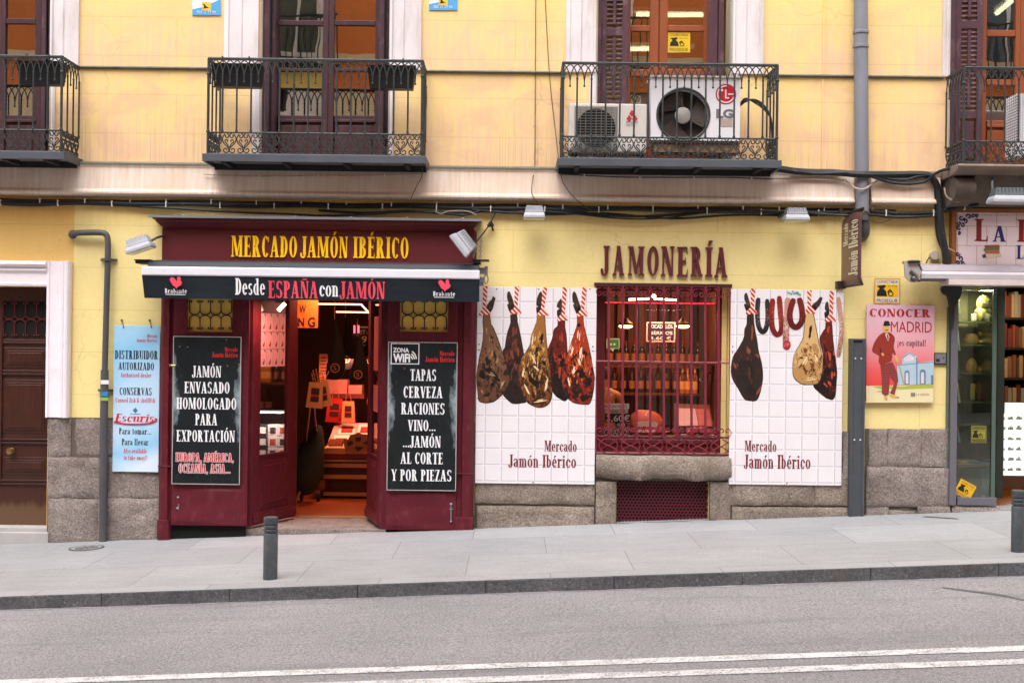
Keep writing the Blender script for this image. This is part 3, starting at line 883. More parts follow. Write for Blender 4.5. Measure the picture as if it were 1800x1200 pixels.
for r in ((84, 734, 282, 985), (834, 744, 1047, 985), (1046, 797, 1083, 985), (1246, 797, 1282, 985), (1280, 758, 1498, 985), (1519, 754, 1668, 985)):
    X0, X1, Z0, Z1 = R(*r); mb = MB(); mb.box(X0, X1, -.012, .01, Z0, Z1); mb.build('granite_backing', MORT, house)
X0, X1, Z0, Z1 = R(1047, 797, 1284, 845); mb = MB(); mb.box(X0, X1, -.010, .33, Z0, Z1); mb.build('granite_backing', MORT, house)
blocks('granite_block', M['granite'], [(84, 733, 126, 803, .03), (85, 803, 190, 875), (190, 803, 282, 875), (85, 875, 172, 985), (172, 875, 282, 985), (131, 734, 282, 803, .02),
       (1526, 753, 1559, 820), (1559, 753, 1618, 820), (1618, 753, 1667, 820), (1480, 757, 1496, 860), (1521, 820, 1667, 890, .045), (1521, 890, 1560, 960, .055), (1560, 896, 1610, 960, .03), (1610, 889, 1668, 960, .06), (1670, 888, 1755, 960, .05)])
blocks('granite_block', M['granite_brown'], [(834, 743, 1046, 800, .03), (834, 800, 1046, 885, .035), (838, 889, 1044, 985, .05), (1046, 845, 1082, 985, .05), (1247, 845, 1283, 985, .045),
       (1281, 757, 1480, 830), (1283, 830, 1430, 888, .04), (1430, 830, 1492, 888, .035), (1285, 890, 1492, 985, .05)])
mb = MB()
X0, X1, Z0, Z1 = R(1047, 799, 1284, 843)
n = 24
for i in range(n):
    a, b = X0 + (X1 - X0) * i / n, X0 + (X1 - X0) * (i + 1) / n
    def pr(x):
        q = 0.012 * math.sin(x * 9.0) + 0.008 * math.sin(x * 23)
        return [(x, .06, Z1), (x, -.05 + q * .5, Z1 - .006 + q * .3), (x, -.085 + q, Z1 - .05), (x, -.09 + q, Z0 + .07), (x, -.06 + q, Z0 + .012 + q), (x, .02, Z0 + q * .8)]
    A, B = pr(a), pr(b)
    mb.add(A + B, [(k, k + 1, k + 7, k + 6) for k in range(5)])
    if i == 0: mb.add(A, [tuple(range(6))])
    if i == n - 1: mb.add(B, [tuple(range(5, -1, -1))])
mb.build('window_sill', M['granite_brown'], house, smooth=True, ang=60, recalc=False)

# ------------------------------------------------------------------ rooms behind the openings
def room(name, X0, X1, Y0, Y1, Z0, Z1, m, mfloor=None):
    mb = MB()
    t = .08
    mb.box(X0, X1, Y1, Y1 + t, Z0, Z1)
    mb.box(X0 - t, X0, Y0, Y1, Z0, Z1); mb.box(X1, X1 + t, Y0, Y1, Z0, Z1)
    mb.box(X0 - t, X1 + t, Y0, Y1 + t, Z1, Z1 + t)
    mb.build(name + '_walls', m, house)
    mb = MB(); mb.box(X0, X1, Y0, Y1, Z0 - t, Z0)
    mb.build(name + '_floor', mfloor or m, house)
wood_floor = NT('m_wood_floor')
_n = wood_floor.noise(wood_floor.coord(1.2, 14, 1), 2.0, 5, 0.65)
wood_floor.color(wood_floor.ramp(_n, [(0.3, lin('#6b3413')), (0.7, lin('#a05a26'))])); wood_floor.set(0.35)
M['wood_floor'] = wood_floor.m
SHR = (wx(305), wx(1320), .345, 4.6, -.05, 2.75)
room("shop", *SHR, mat('#3a2118', 0.85, var=0.25, scale=2), M['wood_floor'])
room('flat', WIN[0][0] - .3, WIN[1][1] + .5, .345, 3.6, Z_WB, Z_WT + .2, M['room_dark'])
room('office', WIN[2][0] - .4, WIN[2][1] + .5, .345, 4.2, Z_WB, Z_WT + .25, mat('#a08a52', 0.85, var=0.25, scale=1.5))
def brick_mat():
    k = NT('m_brick')
    br = k.n('TexBrick'); br.inputs['Scale'].default_value = 1
    br.inputs['Brick Width'].default_value = .24; br.inputs['Row Height'].default_value = .07; br.inputs['Mortar Size'].default_value = .012
    br.inputs['Color1'].default_value = lin('#8a5a35'); br.inputs['Color2'].default_value = lin('#a8733f'); br.inputs['Mortar'].default_value = lin('#6e5236')
    k.l(k.coord(1, 1, 1, rot=(PI / 2, 0, 0)), br.inputs['Vector']); k.color(br.outputs[0]); k.set(.9)
    return k.m
room('study', WIN[3][0] - .4, WIN[3][1] + .3, .345, 3.2, Z_WB, Z_WT + .2, brick_mat())
room('bookshop', BOOK[0] - .02, BOOK[1] + .3, .345, 4.2, .235, 2.75, mat('#332b20', .9, var=.2), M['wood_floor'])
# ------------------------------------------------------------------ windows of the flats (parts of the house)
def bx(mb, x0, y0, x1, y1, d, t):
    """box whose face fills the photo rectangle on the plane d, t metres deep"""
    X0, X1, Z0, Z1 = R(x0, y0, x1, y1, d)
    mb.box(X0, X1, -d, -d + t, Z0, Z1)
def louvre(parent, x0, x1, y0, y1, d, splits, m, yaw=0.0):
    """louvred shutter leaf: stiles, rails, middle rod and tilted slats, turned about its left edge"""
    X0, X1, Z0, Z1 = R(x0, y0, x1, y1, d)
    wd = X1 - X0
    mb = MB()
    st = .22 * wd
    T = .035
    mb.box(0, st, 0, T, Z0, Z1); mb.box(wd - st, wd, 0, T, Z0, Z1)
    zs = [wz(s, (x0 + x1) / 2, d) for s in splits]
    for z in zs: mb.box(st, wd - st, .001, T - .001, z - .035, z + .035)
    for a, b in zip(zs[1:], zs[:-1]):
        lo, hi = a + .035, b - .035
        if hi - lo < .1: continue
        k = int((hi - lo) / .045)
        for i in range(k):
            z = lo + (hi - lo) * (i + .5) / k
            mb.add([(st, .002, z - .02), (wd - st, .002, z - .02), (wd - st, .030, z + .016), (st, .030, z + .016), (st, .006, z - .022), (wd - st, .006, z - .022), (wd - st, .034, z + .014), (st, .034, z + .014)],
                   [(0, 1, 2, 3), (7, 6, 5, 4), (0, 4, 5, 1), (3, 2, 6, 7)])
        mb.box(wd / 2 - .015, wd / 2 + .015, -.012, .004, lo + .04, hi - .02)
    mb.box(st + .02, wd - st - .02, .006, .02, Z0 + .06, zs[-1] - .06)
    mb.xf(Matrix.Translation((X0, -d, 0)) @ Matrix.Rotation(yaw, 4, 'Z'))
    return mb.build('shutter', m, parent, bevel=.003)

WD = -.2
def french(x0, x1, panes, stiles, muntins, yb, m, left=-400):
    """frame mesh with its panes: everything in photo pixels on the plane 0.2 m inside the wall"""
    yt = -250
    mb = MB()
    for a, b, dd in stiles: bx(mb, a, yt, b, 290, WD + dd, .07)
    px0, px1 = stiles[0][1], stiles[-1][0]
    for a, b, in muntins:
        for (p, q) in panes: bx(mb, p, a, q, b, WD + .004, .05)
    for p, q in panes:
        bx(mb, p, yb, q, 290, WD - .012, .03)
        bx(mb, p + 6, yb + 18, q - 6, 284, WD - .002, .008)
        bx(mb, p, yb + 7, q, yb + 12, WD + .012, .02)
    fr = mb.build('window', m, house, bevel=.005)
    for p, q in panes:
        mb = MB()
        X0, X1, Z0, Z1 = R(p - 1, yt, q + 1, yb + 1, WD)
        mb.box(X0, X1, -WD + .02, -WD + .026, Z0, Z1)
        mb.build('pane', M['glass_up'], fr)
    return fr
FM, SH = M['frame_maroon'], M['shutter']
w1 = french(-140, 89, [(-75, 0), (10, 62)], [(-90, -75, 0), (0, 10, .012), (62, 73, 0)], [(33, 42)], 203, FM)
w2 = french(458, 685, [(488, 568), (588, 660)], [(478, 488, 0), (568, 578, .012), (578, 588, .004), (660, 668, 0)], [(36, 45), (120, 126)], 203, FM)
for fr, spec in ((w1, ((73, 81, -.11), (82, 89, -.05))), (w2, ((461, 475, -.04), (476, 484, -.08), (667, 676, -.1), (678, 686, -.05)))):
    for a, b, d in spec:
        mb = MB()
        X0, X1, Z0, Z1 = R(a, -250, b, 290, d)
        # leaf folded back against the jamb, seen on its edge
        mb.box(X0, X1, -d, -d + .03, Z0, Z1)
        mb.box(X0 + .006, X1 - .002, -d + .03, -d + .11, Z0 + .02, Z1)
        for i in range(40):
            z = Z0 + .25 + i * .05
            if z < Z1 - .1: mb.box(X0 + .002, X0 + .008, -d + .035, -d + .1, z, z + .012)
        mb.build('shutter', SH, fr, bevel=.003)
for fr, pr_ in ((w1, ((81, 82.5), (87, 90))), (w2, ((457, 461.5), (474.5, 476.5), (675.5, 678.5), (683, 687)))):
    for a, b in pr_:
        mb = MB(); X0, X1, Z0, Z1 = R(a, -250, b, 290, -.015); mb.box(X0, X1, .016, .19, Z0, Z1); mb.build('shutter_gap', M['void'], fr)  # black strips stand in for the shade between the shutter boards
w3 = french(1048, 1286, [(1109, 1143), (1174, 1238)], [(1102, 1109, 0), (1143, 1158, .012), (1158, 1160, -.01), (1160, 1174, .008), (1238, 1247, 0)], [(45, 55), (122, 134)], 215, M['wood'])
louvre(w3, 1056, 1105, -250, 288, -.10, [-240, -60, 58, 186], SH, -.15)
mb = MB(); bx(mb, 1050, -250, 1057, 290, -.03, .12); bx(mb, 1246, -250, 1262, 290, -.08, .03); bx(mb, 1264, -250, 1273, 290, -.05, .03)
mb.build('shutter', SH, w3, bevel=.003)
w4 = french(1668, 1905, [(1735, 1786), (1802, 1850)], [(1728, 1735, 0), (1786, 1794, .012), (1794, 1802, .004), (1850, 1860, 0)], [(53, 64), (140, 150)], 212, M['wood'])
louvre(w4, 1680, 1727, -250, 288, -.10, [-240, -60, 45, 203], SH, -.1)
mb = MB(); bx(mb, 1668, -250, 1680, 290, -.03, .12); mb.build('shutter', SH, w4, bevel=.003)

# lit tubes hung inside the office and the study (the photograph shows them through the panes)
def lamp_tube(name, pts, r, m, label, cat, group=None):
    mb = MB(); mb.tube(pts, r, 8)
    return solo(mb, name, m, label, cat, group)
TUBE = emis('#fff2c8', 2.6)
def office_tube(p, q, y, d, label, grp='strip lamps on the office ceiling'):
    a, b = W(p, y, d), W(q, y, d)
    t = thing('strip_lamp', ((a[0] + b[0]) / 2, -d, a[2]), label, 'lamp', grp)
    mb = MB(); mb.box(a[0] - .05, b[0] + .05, -d - .05, -d + .05, a[2] + .03, a[2] + .07); mb.build('housing', M['white'], t)
    mb = MB(); mb.tube([a, b], .022, 8); mb.build('tube', TUBE, t)
office_tube(1118, 1144, 26, -1.0, 'upper lit strip lamp behind the left pane over the air conditioners')
office_tube(1174, 1237, 27, -1.05, 'upper long lit strip lamp behind the right pane over the air conditioners')
office_tube(1108, 1143, 87, -1.9, 'lower lit strip lamp behind the left pane over the air conditioners')
office_tube(1175, 1212, 89, -2.0, 'short lower strip lamp behind the yellow alarm sticker in the office window')
a, b = W(1752, 24, -1.3), W(1788, -6, -.8)
t = thing('strip_lamp', a, 'slanting lit strip lamp in the brick room behind the far right balcony', 'lamp')
mb = MB(); mb.tube([a, b], .025, 8); mb.build('tube', TUBE, t)
mb = MB(); mb.tube([(a[0], a[1], a[2] + .05), (b[0], b[1], b[2] + .05)], .035, 6); mb.build('housing', M['white'], t)
def area(name, loc, e, size, colr, rot=(0, 0, 0)):
    l = bpy.data.lights.new(name, 'AREA'); l.energy = e; l.size = size; l.color = colr; l.shape = 'SQUARE'
    o = bpy.data.objects.new(name, l); o.location = loc; o.rotation_euler = rot; col.objects.link(o); return o
area('office_lamp', (wx(1165), 1.6, Z_WT + .1), 14, .8, (1, .85, .5))
area('study_lamp', (wx(1790), 1.2, Z_WT + .1), 9, .6, (1, .8, .45))

# yellow alarm sticker in the office window
def alarm_sign(name, rect, d, label, rot=0.0, board='#e8b41c', back='#e0d6c8', border=True):
    x0, y0, x1, y1 = rect
    X0, X1, Z0, Z1 = R(*rect, d)
    t = thing(name, ((X0 + X1) / 2, -d, Z0), label, 'sign')
    wd, ht = X1 - X0, Z1 - Z0
    cx, cz = (X0 + X1) / 2, (Z0 + Z1) / 2
    Mx = Matrix.Translation((cx, -d, cz)) @ Matrix.Rotation(rot, 4, 'Y')
    def B(name, m, fn):
        mb = MB(); fn(mb); mb.xf(Mx); mb.build(name, m, t)
    pr = lambda pts, y: (lambda mb: mb.prism([(p[0] * wd, p[1] * ht) for p in pts], y, y + .0012))
    B('board', mat(back, .5, var=.04), lambda mb: mb.box(-wd / 2, wd / 2, 0, .004, -ht / 2, ht / 2))
    if border: B('border', mat('#d79a1e', .5), lambda mb: [mb.box(a * wd, b * wd, -.0012, 0, c * ht, e * ht) for a, b, c, e in ((-.5, -.45, -.5, .5), (.45, .5, -.5, .5), (-.45, .45, -.5, -.455), (-.45, .45, .455, .5))])
    B('field', mat(board, .5), pr([(-.42, -.24), (.42, -.24), (.42, .26), (-.42, .26)], -.0016))
    def robber(mb):
        for q in ([(-.4, -.2), (-.4, -.05), (-.3, .1), (-.4, .2), (-.1, .24), (-.05, .18), (-.15, .1), (-.05, .0), (.0, -.2)], [(.0, -.02), (.1, .08), (.2, .0), (.16, -.03), (.1, .02), (.03, -.08)]):
            mb.prism([(a * wd, b * ht) for a, b in q], -.0032, -.002)
        for k in range(10):
            a = k * PI / 5; b = (k + 1) * PI / 5
            mb.add([((.14 + .11 * math.cos(a)) * wd, -.003, (-.11 + .1 * math.sin(a)) * ht), ((.14 + .11 * math.cos(b)) * wd, -.003, (-.11 + .1 * math.sin(b)) * ht),
                    ((.14 + .07 * math.cos(b)) * wd, -.003, (-.11 + .065 * math.sin(b)) * ht), ((.14 + .07 * math.cos(a)) * wd, -.003, (-.11 + .065 * math.sin(a)) * ht)], [(0, 1, 2, 3)])
    B('figure', M['black'], robber)
    def words(mb):
        writew(mb, 'CONECTADA', -.41 * wd, .41 * wd, .31 * ht, .43 * ht, -.003, sans=True)
        writew(mb, 'PROSEGUR', -.41 * wd, .41 * wd, -.44 * ht, -.3 * ht, -.003, sans=True)
        writew(mb, '902 102 468', .02 * wd, .38 * wd, .17 * ht, .22 * ht, -.003, sans=True)
    B('lettering', mat('#2b2a30', .5), words)
    return t
alarm_sign('alarm_sticker', (1174, 57, 1213, 92), WD - .012, 'yellow alarm sticker on the office window pane above the big air conditioner', board='#d8b21c', back='#d8b21c', border=False)

# ------------------------------------------------------------------ iron balconies
IRON, IBLUE = M['iron'], M['iron_blue']
BD = .52
Z_RT, Z_RL, Z_SL = wz(109, 900, BD), wz(239, 900, BD), wz(277, 900, BD)
def lyre(mb, f, p, r=.0062):
    """one lyre of wrought scrolls, unit x in -p/2..p/2, z 0..h"""
    h = Z_RL - Z_SL - .012
    def put(pts): mb.tube([f(u, v) for u, v in pts], r, 5)
    for sg in (1, -1):
        s = catmull([(0, .02, 0), (.012 * sg, .06, 0), (.05 * sg, .105, 0), (.064 * sg, .155, 0), (.04 * sg, .205, 0)], 4)
        put([(u, v * h / .215) for u, v, _ in s])
        put([(sg * u, v) for u, v in [(.0, .012)] + spiral(.032, .032, .03, .008, 200, 560, 12)])
        put([(sg * u, v) for u, v in spiral(.026, h - .03, .026, .007, 100, 430, 11)])
        put([(sg * u, v) for u, v in [(.002, .05), (.014, .08), (.03, .1)] + spiral(.024, .118, .02, .006, -60, 240, 8)])
def balcony(px0, px1, label, slab='iron', n=None, sides=(True, True)):
    X0, X1 = wx(px0, 190, BD), wx(px1, 190, BD)
    t = thing('iron_balcony', ((X0 + X1) / 2, 0, Z_SL - .1), label, 'balcony', 'iron balconies of the first floor')
    r = .0088
    mb = MB()
    if slab == 'iron':
        mb.box(X0 - .045, X1 + .045, -BD - .035, -BD - .012, Z_SL - .075, Z_SL)
        mb.box(X0 - .045, X0 - .025, -BD - .012, 0, Z_SL - .075, Z_SL); mb.box(X1 + .025, X1 + .045, -BD - .012, 0, Z_SL - .075, Z_SL)
        mb.build('slab_edge', IBLUE, t, bevel=.004)
        mb = MB(); mb.box(X0 - .024, X1 + .024, -BD - .011, -.001, Z_SL - .04, Z_SL - .012)
        mb.build('slab', mat('#6e675f', .9, var=.3, scale=6), t)
        mb = MB()
        mb.box(X0 - .02, X1 + .02, -.13, -.1, Z_SL - .1, Z_SL - .041)
        for k in range(4):
            x = X0 + .15 + (X1 - X0 - .3) * k / 3
            mb.box(x - .02, x + .02, -BD, -.01, Z_SL - .085, Z_SL - .041)
        mb.build('bracket', M['iron_black'], t)
    else:
        mb.profx([(.0, Z_SL - .005), (-BD - .03, Z_SL - .01), (-BD - .05, Z_SL - .03), (-BD - .02, Z_SL - .07), (-BD + .1, Z_SL - .1), (0, Z_SL - .12)], X0 - .06, X1 + .1)
        mb.build('slab', mat('#7d6d62', .9, var=.25, scale=5, bump=.4), t, bevel=.01)
        mb = MB()
        pr = [(-.34, Z_SL - .11), (-.42, Z_SL - .15), (-.45, Z_SL - .23), (-.38, Z_SL - .32), (-.26, Z_SL - .37), (-.1, Z_SL - .4), (0, Z_SL - .4), (0, Z_SL - .121)]
        mb.profx(pr, X0 - .03, X0 + .16); mb.profx([(-BD + .1, Z_SL - .101), (-.34, Z_SL - .28), (-.2, Z_SL - .36), (0, Z_SL - .39), (0, Z_SL - .122)], X0 + .16, X1)
        mb.build('corbel', mat('#5f544b', .9, var=.35, scale=5, bump=.5, bscale=30), t, smooth=True, ang=60)
    runs = [((X0, -BD), (X1, -BD))]
    if sides[0]: runs.append(((X0, -BD), (X0, -.02)))
    if sides[1]: runs.append(((X1, -BD), (X1, -.02)))
    mt, ml = MB(), MB()
    for (a, b), (c, d) in runs:
        mt.tube([(a, b, Z_RT), (c, d, Z_RT)], .011, 6); mt.tube([(a, b, Z_RT - .012), (c, d, Z_RT - .012)], .008, 6)
        ml.tube([(a, b, Z_RL), (c, d, Z_RL)], .0095, 6)
        ml.tube([(a, b, Z_SL + .004), (c, d, Z_SL + .004)], .006, 6)
    mt.build('handrail', IRON, t, smooth=True); ml.build('lower_rail', IRON, t, smooth=True)
    n = n or round((X1 - X0) / .134)
    fr = MB(); sc_ = MB()
    proto = None
    zk = Z_RT - .155        # collar
    zp = Z_RT - .225        # pendant tip
    for ri, ((a, b), (c, d)) in enumerate(runs):
        L = math.hypot(c - a, d - b)
        k = n if ri == 0 else 3
        p = L / k
        ux, uy = (c - a) / L, (d - b) / L
        F = lambda q: (lambda u, v: (a + ux * (q + u), b + uy * (q + u), v))
        for i in range(k + 1):
            q = i * p
            f = F(q)
            # twin arcs leaving each bar for the handrail, and a short pendant between two bars
            for sg in (-1, 1):
                if 0 <= q + sg * p / 2 <= L:
                    fr.tube([f(sg * u * p / 2, v) for u, v in ((0, zk + .005), (.12, zk + .06), (.42, zk + .105), (1, Z_RT - .012))], .0063, 5)
            if i < k:
                g = F(q + p / 2)
                fr.tube([g(0, zp), g(0, zp + .055)], .0058, 6)
                fr.ball(g(0, zp), .0115, 6)
                for sg in (-1, 1):
                    fr.tube([g(sg * u * p / 2, v) for u, v in ((0, zp + .05), (.12, zp + .11), (.42, zk + .1), (1, Z_RT - .012))], .0063, 5)
            corner = (ri == 0 and i in (0, k))
            if ri > 0 and i == 0: continue
            if corner:
                mb = MB(); x, y, _ = f(0, 0)
                mb.cyl((x, y, Z_SL), (x, y, Z_RT), .0135, n=8); mb.ball((x, y, Z_RT - .15), .02, 8); mb.ball((x, y, Z_RL + .01), .019, 8)
                mb.build('corner_post', IRON, t, smooth=True)
                continue
            x, y, _ = f(0, 0)
            if proto is None:
                mb = MB(); mb.cyl((0, 0, Z_RL), (0, 0, zk + .01), r, n=8); mb.ball((0, 0, zk), .0125, 6); mb.lathe([(.012, 0), (.014, .012), (.008, .03)], (0, 0, Z_RL + .005), n=8)
                proto = mb.build('baluster', IRON, t, smooth=True)
                base = ORG[t.name]
                proto.data.transform(Matrix.Translation(base))
                proto.data.transform(Matrix.Translation((0, 0, -base.z)))
                proto.location = Vector((x, y, 0)) - Vector((base.x, base.y, 0))
            else:
                o = proto.copy(); col.objects.link(o)
                o.location = Vector((x, y, 0)) - Vector((base.x, base.y, 0)); ORG[o.name] = base
        # scroll frieze under the lower rail
        k2 = n if ri == 0 else 4
        p2 = L / k2
        for i in range(k2):
            f = F((i + .5) * p2)
            lyre(sc_, lambda u, v: f(u * p2 / .134, Z_SL + .008 + v), p2)
    fr.build('arch_frieze', IRON, t, smooth=True)
    sc_.build('scroll_frieze', IRON, t, smooth=True)
    return t
b1 = balcony(-165, 108, 'leftmost iron balcony, cut off by the left edge, with one dark planter', n=11)
b2 = balcony(366, 742, 'iron balcony over the dark red shopfront with two dark planters')
b3 = balcony(989, 1366, 'iron balcony crowded with two pale air conditioners')
b4 = balcony(1694, 1960, 'rightmost iron balcony on a stone slab with a heavy corbel', slab='stone', n=11)
# ------------------------------------------------------------------ planters hooked inside the railings
def planter(px0, px1, label):
    X0, X1 = wx(px0, 135, .45), wx(px1, 135, .45)
    zt, zb = wz(118, 900, .47), wz(158, 900, .47)
    t = thing('planter_box', ((X0 + X1) / 2, -.4, zb), label, 'planter', 'dark planters hooked inside the balcony railings')
    mb = MB()
    def ring(z, g): return [(X0 + g, -.49 + g, z), (X1 - g, -.49 + g, z), (X1 - g, -.31 - g, z), (X0 + g, -.31 - g, z)]
    vs = ring(zb, .03) + ring(zt - .03, .008) + ring(zt - .03, 0) + ring(zt, 0) + ring(zt, .015) + ring(zt - .05, .015)
    fs = [(0, 1, 2, 3)] + [(k * 4 + i, k * 4 + (i + 1) % 4, k * 4 + 4 + (i + 1) % 4, k * 4 + 4 + i) for k in range(5) for i in range(4)] + [(20, 21, 22, 23)]
    mb.add(vs, fs)
    mb.build('box', M['black'], t)
    mb = MB()
    for x in (X0 + .12, X1 - .12):
        mb.tube([(x, -.49, zt), (x, -.515, zt + .06), (x, -.545, zt + .05)], .006, 5)
    mb.build('hook', IRON, t)
planter(30, 112, 'dark planter hooked inside the leftmost balcony')
planter(372, 462, 'left one of two dark planters on the balcony over the shopfront')
planter(645, 731, 'right one of two dark planters on the balcony over the shopfront')

# ------------------------------------------------------------------ air conditioners on the balconies
def casing(t, X0, X1, Z0, Z1, y0, y1, m):
    mb = MB(); mb.box(X0, X1, y0, y1, Z0, Z1); mb.build('casing', m, t, bevel=.015)
d = .42
# small unit with square grille
X0, X1, Z0, Z1 = R(1000, 182, 1137, 268, d)
t = thing('air_conditioner', ((X0 + X1) / 2, -.25, Z0), 'smaller cream air conditioner with square grille and three red diamonds', 'air conditioner')
casing(t, X0, X1, Z0, Z1, -d, -.14, M['offwhite'])
mb = MB(); gx0, gx1, g0, g1 = R(1009, 187, 1086, 264, d)
mb.box(gx0, gx1, -d - .003, -d + .0, g0, g1); mb.build('grille_panel', mat('#a19e98', .6), t, bevel=.003)
mb = MB(); mb.lathe([(.18, -.002), (.19, 0)], ((gx0 + gx1) / 2, -d - .006, (g0 + g1) / 2), 'y', 28); mb.build('fan_opening', M['void'], t)
mb = MB()
for i in range(16): z = g0 + .012 + (g1 - g0 - .024) * i / 15; mb.box(gx0 + .008, gx1 - .008, -d - .012, -d - .008, z - .0022, z + .0022)
for i in range(9): x = gx0 + .012 + (gx1 - gx0 - .024) * i / 8; mb.box(x - .0022, x + .0022, -d - .0155, -d - .0125, g0 + .008, g1 - .008)
mb.build('grille', mat('#74736e', .5), t)
mb = MB()
for a, b in ((1111, 199), (1106, 208), (1116, 208)):
    pxpoly(mb, [(a, b - 6), (a + 5, b + 1), (a, b + 7), (a - 5, b + 1)][:4], d + .003)
mb.build('emblem', M['red'], t)
mb = MB(); write(mb, 'MITSUBISHI', (1101, 213, 1121, 217), d + .003, sans=True); write(mb, 'ELECTRIC', (1101, 218, 1117, 222), d + .003, sans=True); mb.build('lettering', mat('#55555c'), t)
mb = MB(); bx(mb, 1004, 268, 1014, 280, d - .05, .2); bx(mb, 1122, 268, 1132, 280, d - .05, .2); mb.build('foot', M['black'], t)
# big unit with open fan
X0, X1, Z0, Z1 = R(1144, 137, 1301, 247, d)
t = thing('air_conditioner', ((X0 + X1) / 2, -.25, Z0), 'bigger white air conditioner with round fan and red face emblem', 'air conditioner')
fx, _, fz = W(1201, 202, d); fr_ = 45 / (S * D / (D - d))
n = 40
mb = MB()
# front plate with a round opening
circ = [(fx + fr_ * math.cos(2 * PI * k / n), fz + fr_ * math.sin(2 * PI * k / n)) for k in range(n)]
def edge(a):
    dx_, dz_ = math.cos(a), math.sin(a)
    k = min(((X1 if dx_ > 0 else X0) - fx) / dx_ if abs(dx_) > 1e-6 else 1e9, ((Z1 if dz_ > 0 else Z0) - fz) / dz_ if abs(dz_) > 1e-6 else 1e9)
    return (fx + dx_ * k, fz + dz_ * k)
ca = sorted([2 * PI * k / n for k in range(n)] + [math.atan2(b - fz, a - fx) % (2 * PI) for a in (X0, X1) for b in (Z0, Z1)])
inn = [(fx + fr_ * math.cos(a), fz + fr_ * math.sin(a)) for a in ca]; out_ = [edge(a) for a in ca]
m_ = len(ca)
vs = [(p[0], -d, p[1]) for p in out_] + [(p[0], -d, p[1]) for p in inn] + [(p[0], -d + .12, p[1]) for p in inn] + [(p[0], -.12, p[1]) for p in out_]
mb.add(vs, [(k, (k + 1) % m_, m_ + (k + 1) % m_, m_ + k) for k in range(m_)] + [(m_ + k, m_ + (k + 1) % m_, 2 * m_ + (k + 1) % m_, 2 * m_ + k) for k in range(m_)] + [(k, 3 * m_ + k, 3 * m_ + (k + 1) % m_, (k + 1) % m_) for k in range(m_)] + [tuple(range(3 * m_, 4 * m_))])
mb.build('casing', M['white'], t)
mb = MB(); mb.lathe([(fr_ * .99, 0), (fr_ * .99, .004)], (fx, -d + .117, fz), 'y', 32); mb.build('fan_chamber', mat('#2b241e', .7, var=.4), t)
mb = MB(); mb.tube([(fx + fr_ * 1.02 * math.cos(2 * PI * k / n), -d - .004, fz + fr_ * 1.02 * math.sin(2 * PI * k / n)) for k in range(n)], .012, 6, closed=True); mb.build('fan_rim', mat('#3a3936', .5), t, smooth=True)
mb = MB()
for k in range(3):
    a0 = k * 2.094 - .6
    pa = arc2(0, 0, .08, .08, math.degrees(a0), math.degrees(a0) + 45, 5)
    pb = arc2(0, 0, fr_ * .93, fr_ * .93, math.degrees(a0) + 5, math.degrees(a0) + 85, 5)
    for i in range(5):
        q = [pa[i], pa[i + 1], pb[i + 1], pb[i]]
        ys = [-d + .05 + .045 * (i / 5), -d + .05 + .045 * ((i + 1) / 5)]
        mb.add([(fx + q[0][0], ys[0], fz + q[0][1]), (fx + q[1][0], ys[1], fz + q[1][1]), (fx + q[2][0], ys[1], fz + q[2][1]), (fx + q[3][0], ys[0], fz + q[3][1])], [(0, 1, 2, 3)])
mb.build('fan', mat('#3f362f', .5, var=.4), t)
mb = MB(); mb.lathe([(.078, .05), (.078, .015), (.05, .004), (.0001, 0)][::-1], (fx, -d + .01, fz), 'y', 22); mb.build('fan_hub', mat('#918d88', .5, var=.25, scale=12), t, smooth=True)
mb = MB(); mb.box(X0 - .012, X1 + .012, -d - .012, -.11, Z1 + .001, Z1 + .02)
for i in range(17):
    x = X0 + (X1 - X0) * (i + .5) / 17
    mb.ball((x, -d - .008, Z1 + .004), .012, 5, (1.6, 1, .8))
mb.build('top_cover', mat('#b5ad9f', .7, var=.15), t)
# round red face emblem and letters
ex, _, ez = W(1276, 166, d); er = 18.2 / (S * D / (D - d))
mb = MB(); mb.lathe([(er, 0), (er, .002)], (ex, -d - .002, ez), 'y', 30); mb.build('emblem', mat('#c3202f', .4), t)
mb = MB()
o_, i_ = arc2(ex, ez, er * .86, er * .86, 85, 360, 20), arc2(ex, ez, er * .74, er * .74, 85, 360, 20)
for k in range(20): mb.add([(o_[k][0], -d - .0045, o_[k][1]), (o_[k + 1][0], -d - .0045, o_[k + 1][1]), (i_[k + 1][0], -d - .0045, i_[k + 1][1]), (i_[k][0], -d - .0045, i_[k][1])], [(0, 1, 2, 3)])
mb.box(ex + .2 * er, ex + .86 * er, -d - .0050, -d - .0030, ez - .06 * er, ez + .06 * er)
mb.box(ex - .09 * er, ex + .04 * er, -d - .0048, -d - .0030, ez - .42 * er, ez + .45 * er); mb.box(ex + .04 * er, ex + .3 * er, -d - .0048, -d - .0030, ez - .42 * er, ez - .3 * er)
mb.lathe([(er * .13, 0), (er * .13, .0015)], (ex - .4 * er, -d - .0045, ez + .38 * er), 'y', 12)
mb.build('emblem_line', M['white'], t)
mb = MB(); write(mb, 'LG', (1259, 192, 1289, 207), d + .003, sans=True, thick=.001, bold=.045)
X, _, Zl = W(1259, 207, d)
mb.build('lettering', mat('#6c6a70'), t)
mb = MB(); plate(mb, (1264, 209, 1288, 223), d + .003, .0025); mb.build('label_plate', mat('#a99a90', .6, var=.2), t)
mb = MB(); bx(mb, 1150, 248, 1300, 268, d - .04, .22); mb.build('stand', mat('#8a6a4e', .8, var=.3), t)
mb = MB()
for k in range(3):
    P = [W(1288, 200 + 4 * k, .2), W(1308, 180 - 3 * k, .28), W(1328, 176 + 3 * k, .3), W(1346, 190 + 3 * k, .32), W(1356, 215, .34), W(1358, 268, .34)]
    mb.tube(catmull(P, 6), .011 - .002 * k, 6)
mb.build('hose', M['cable'], t, smooth=True)
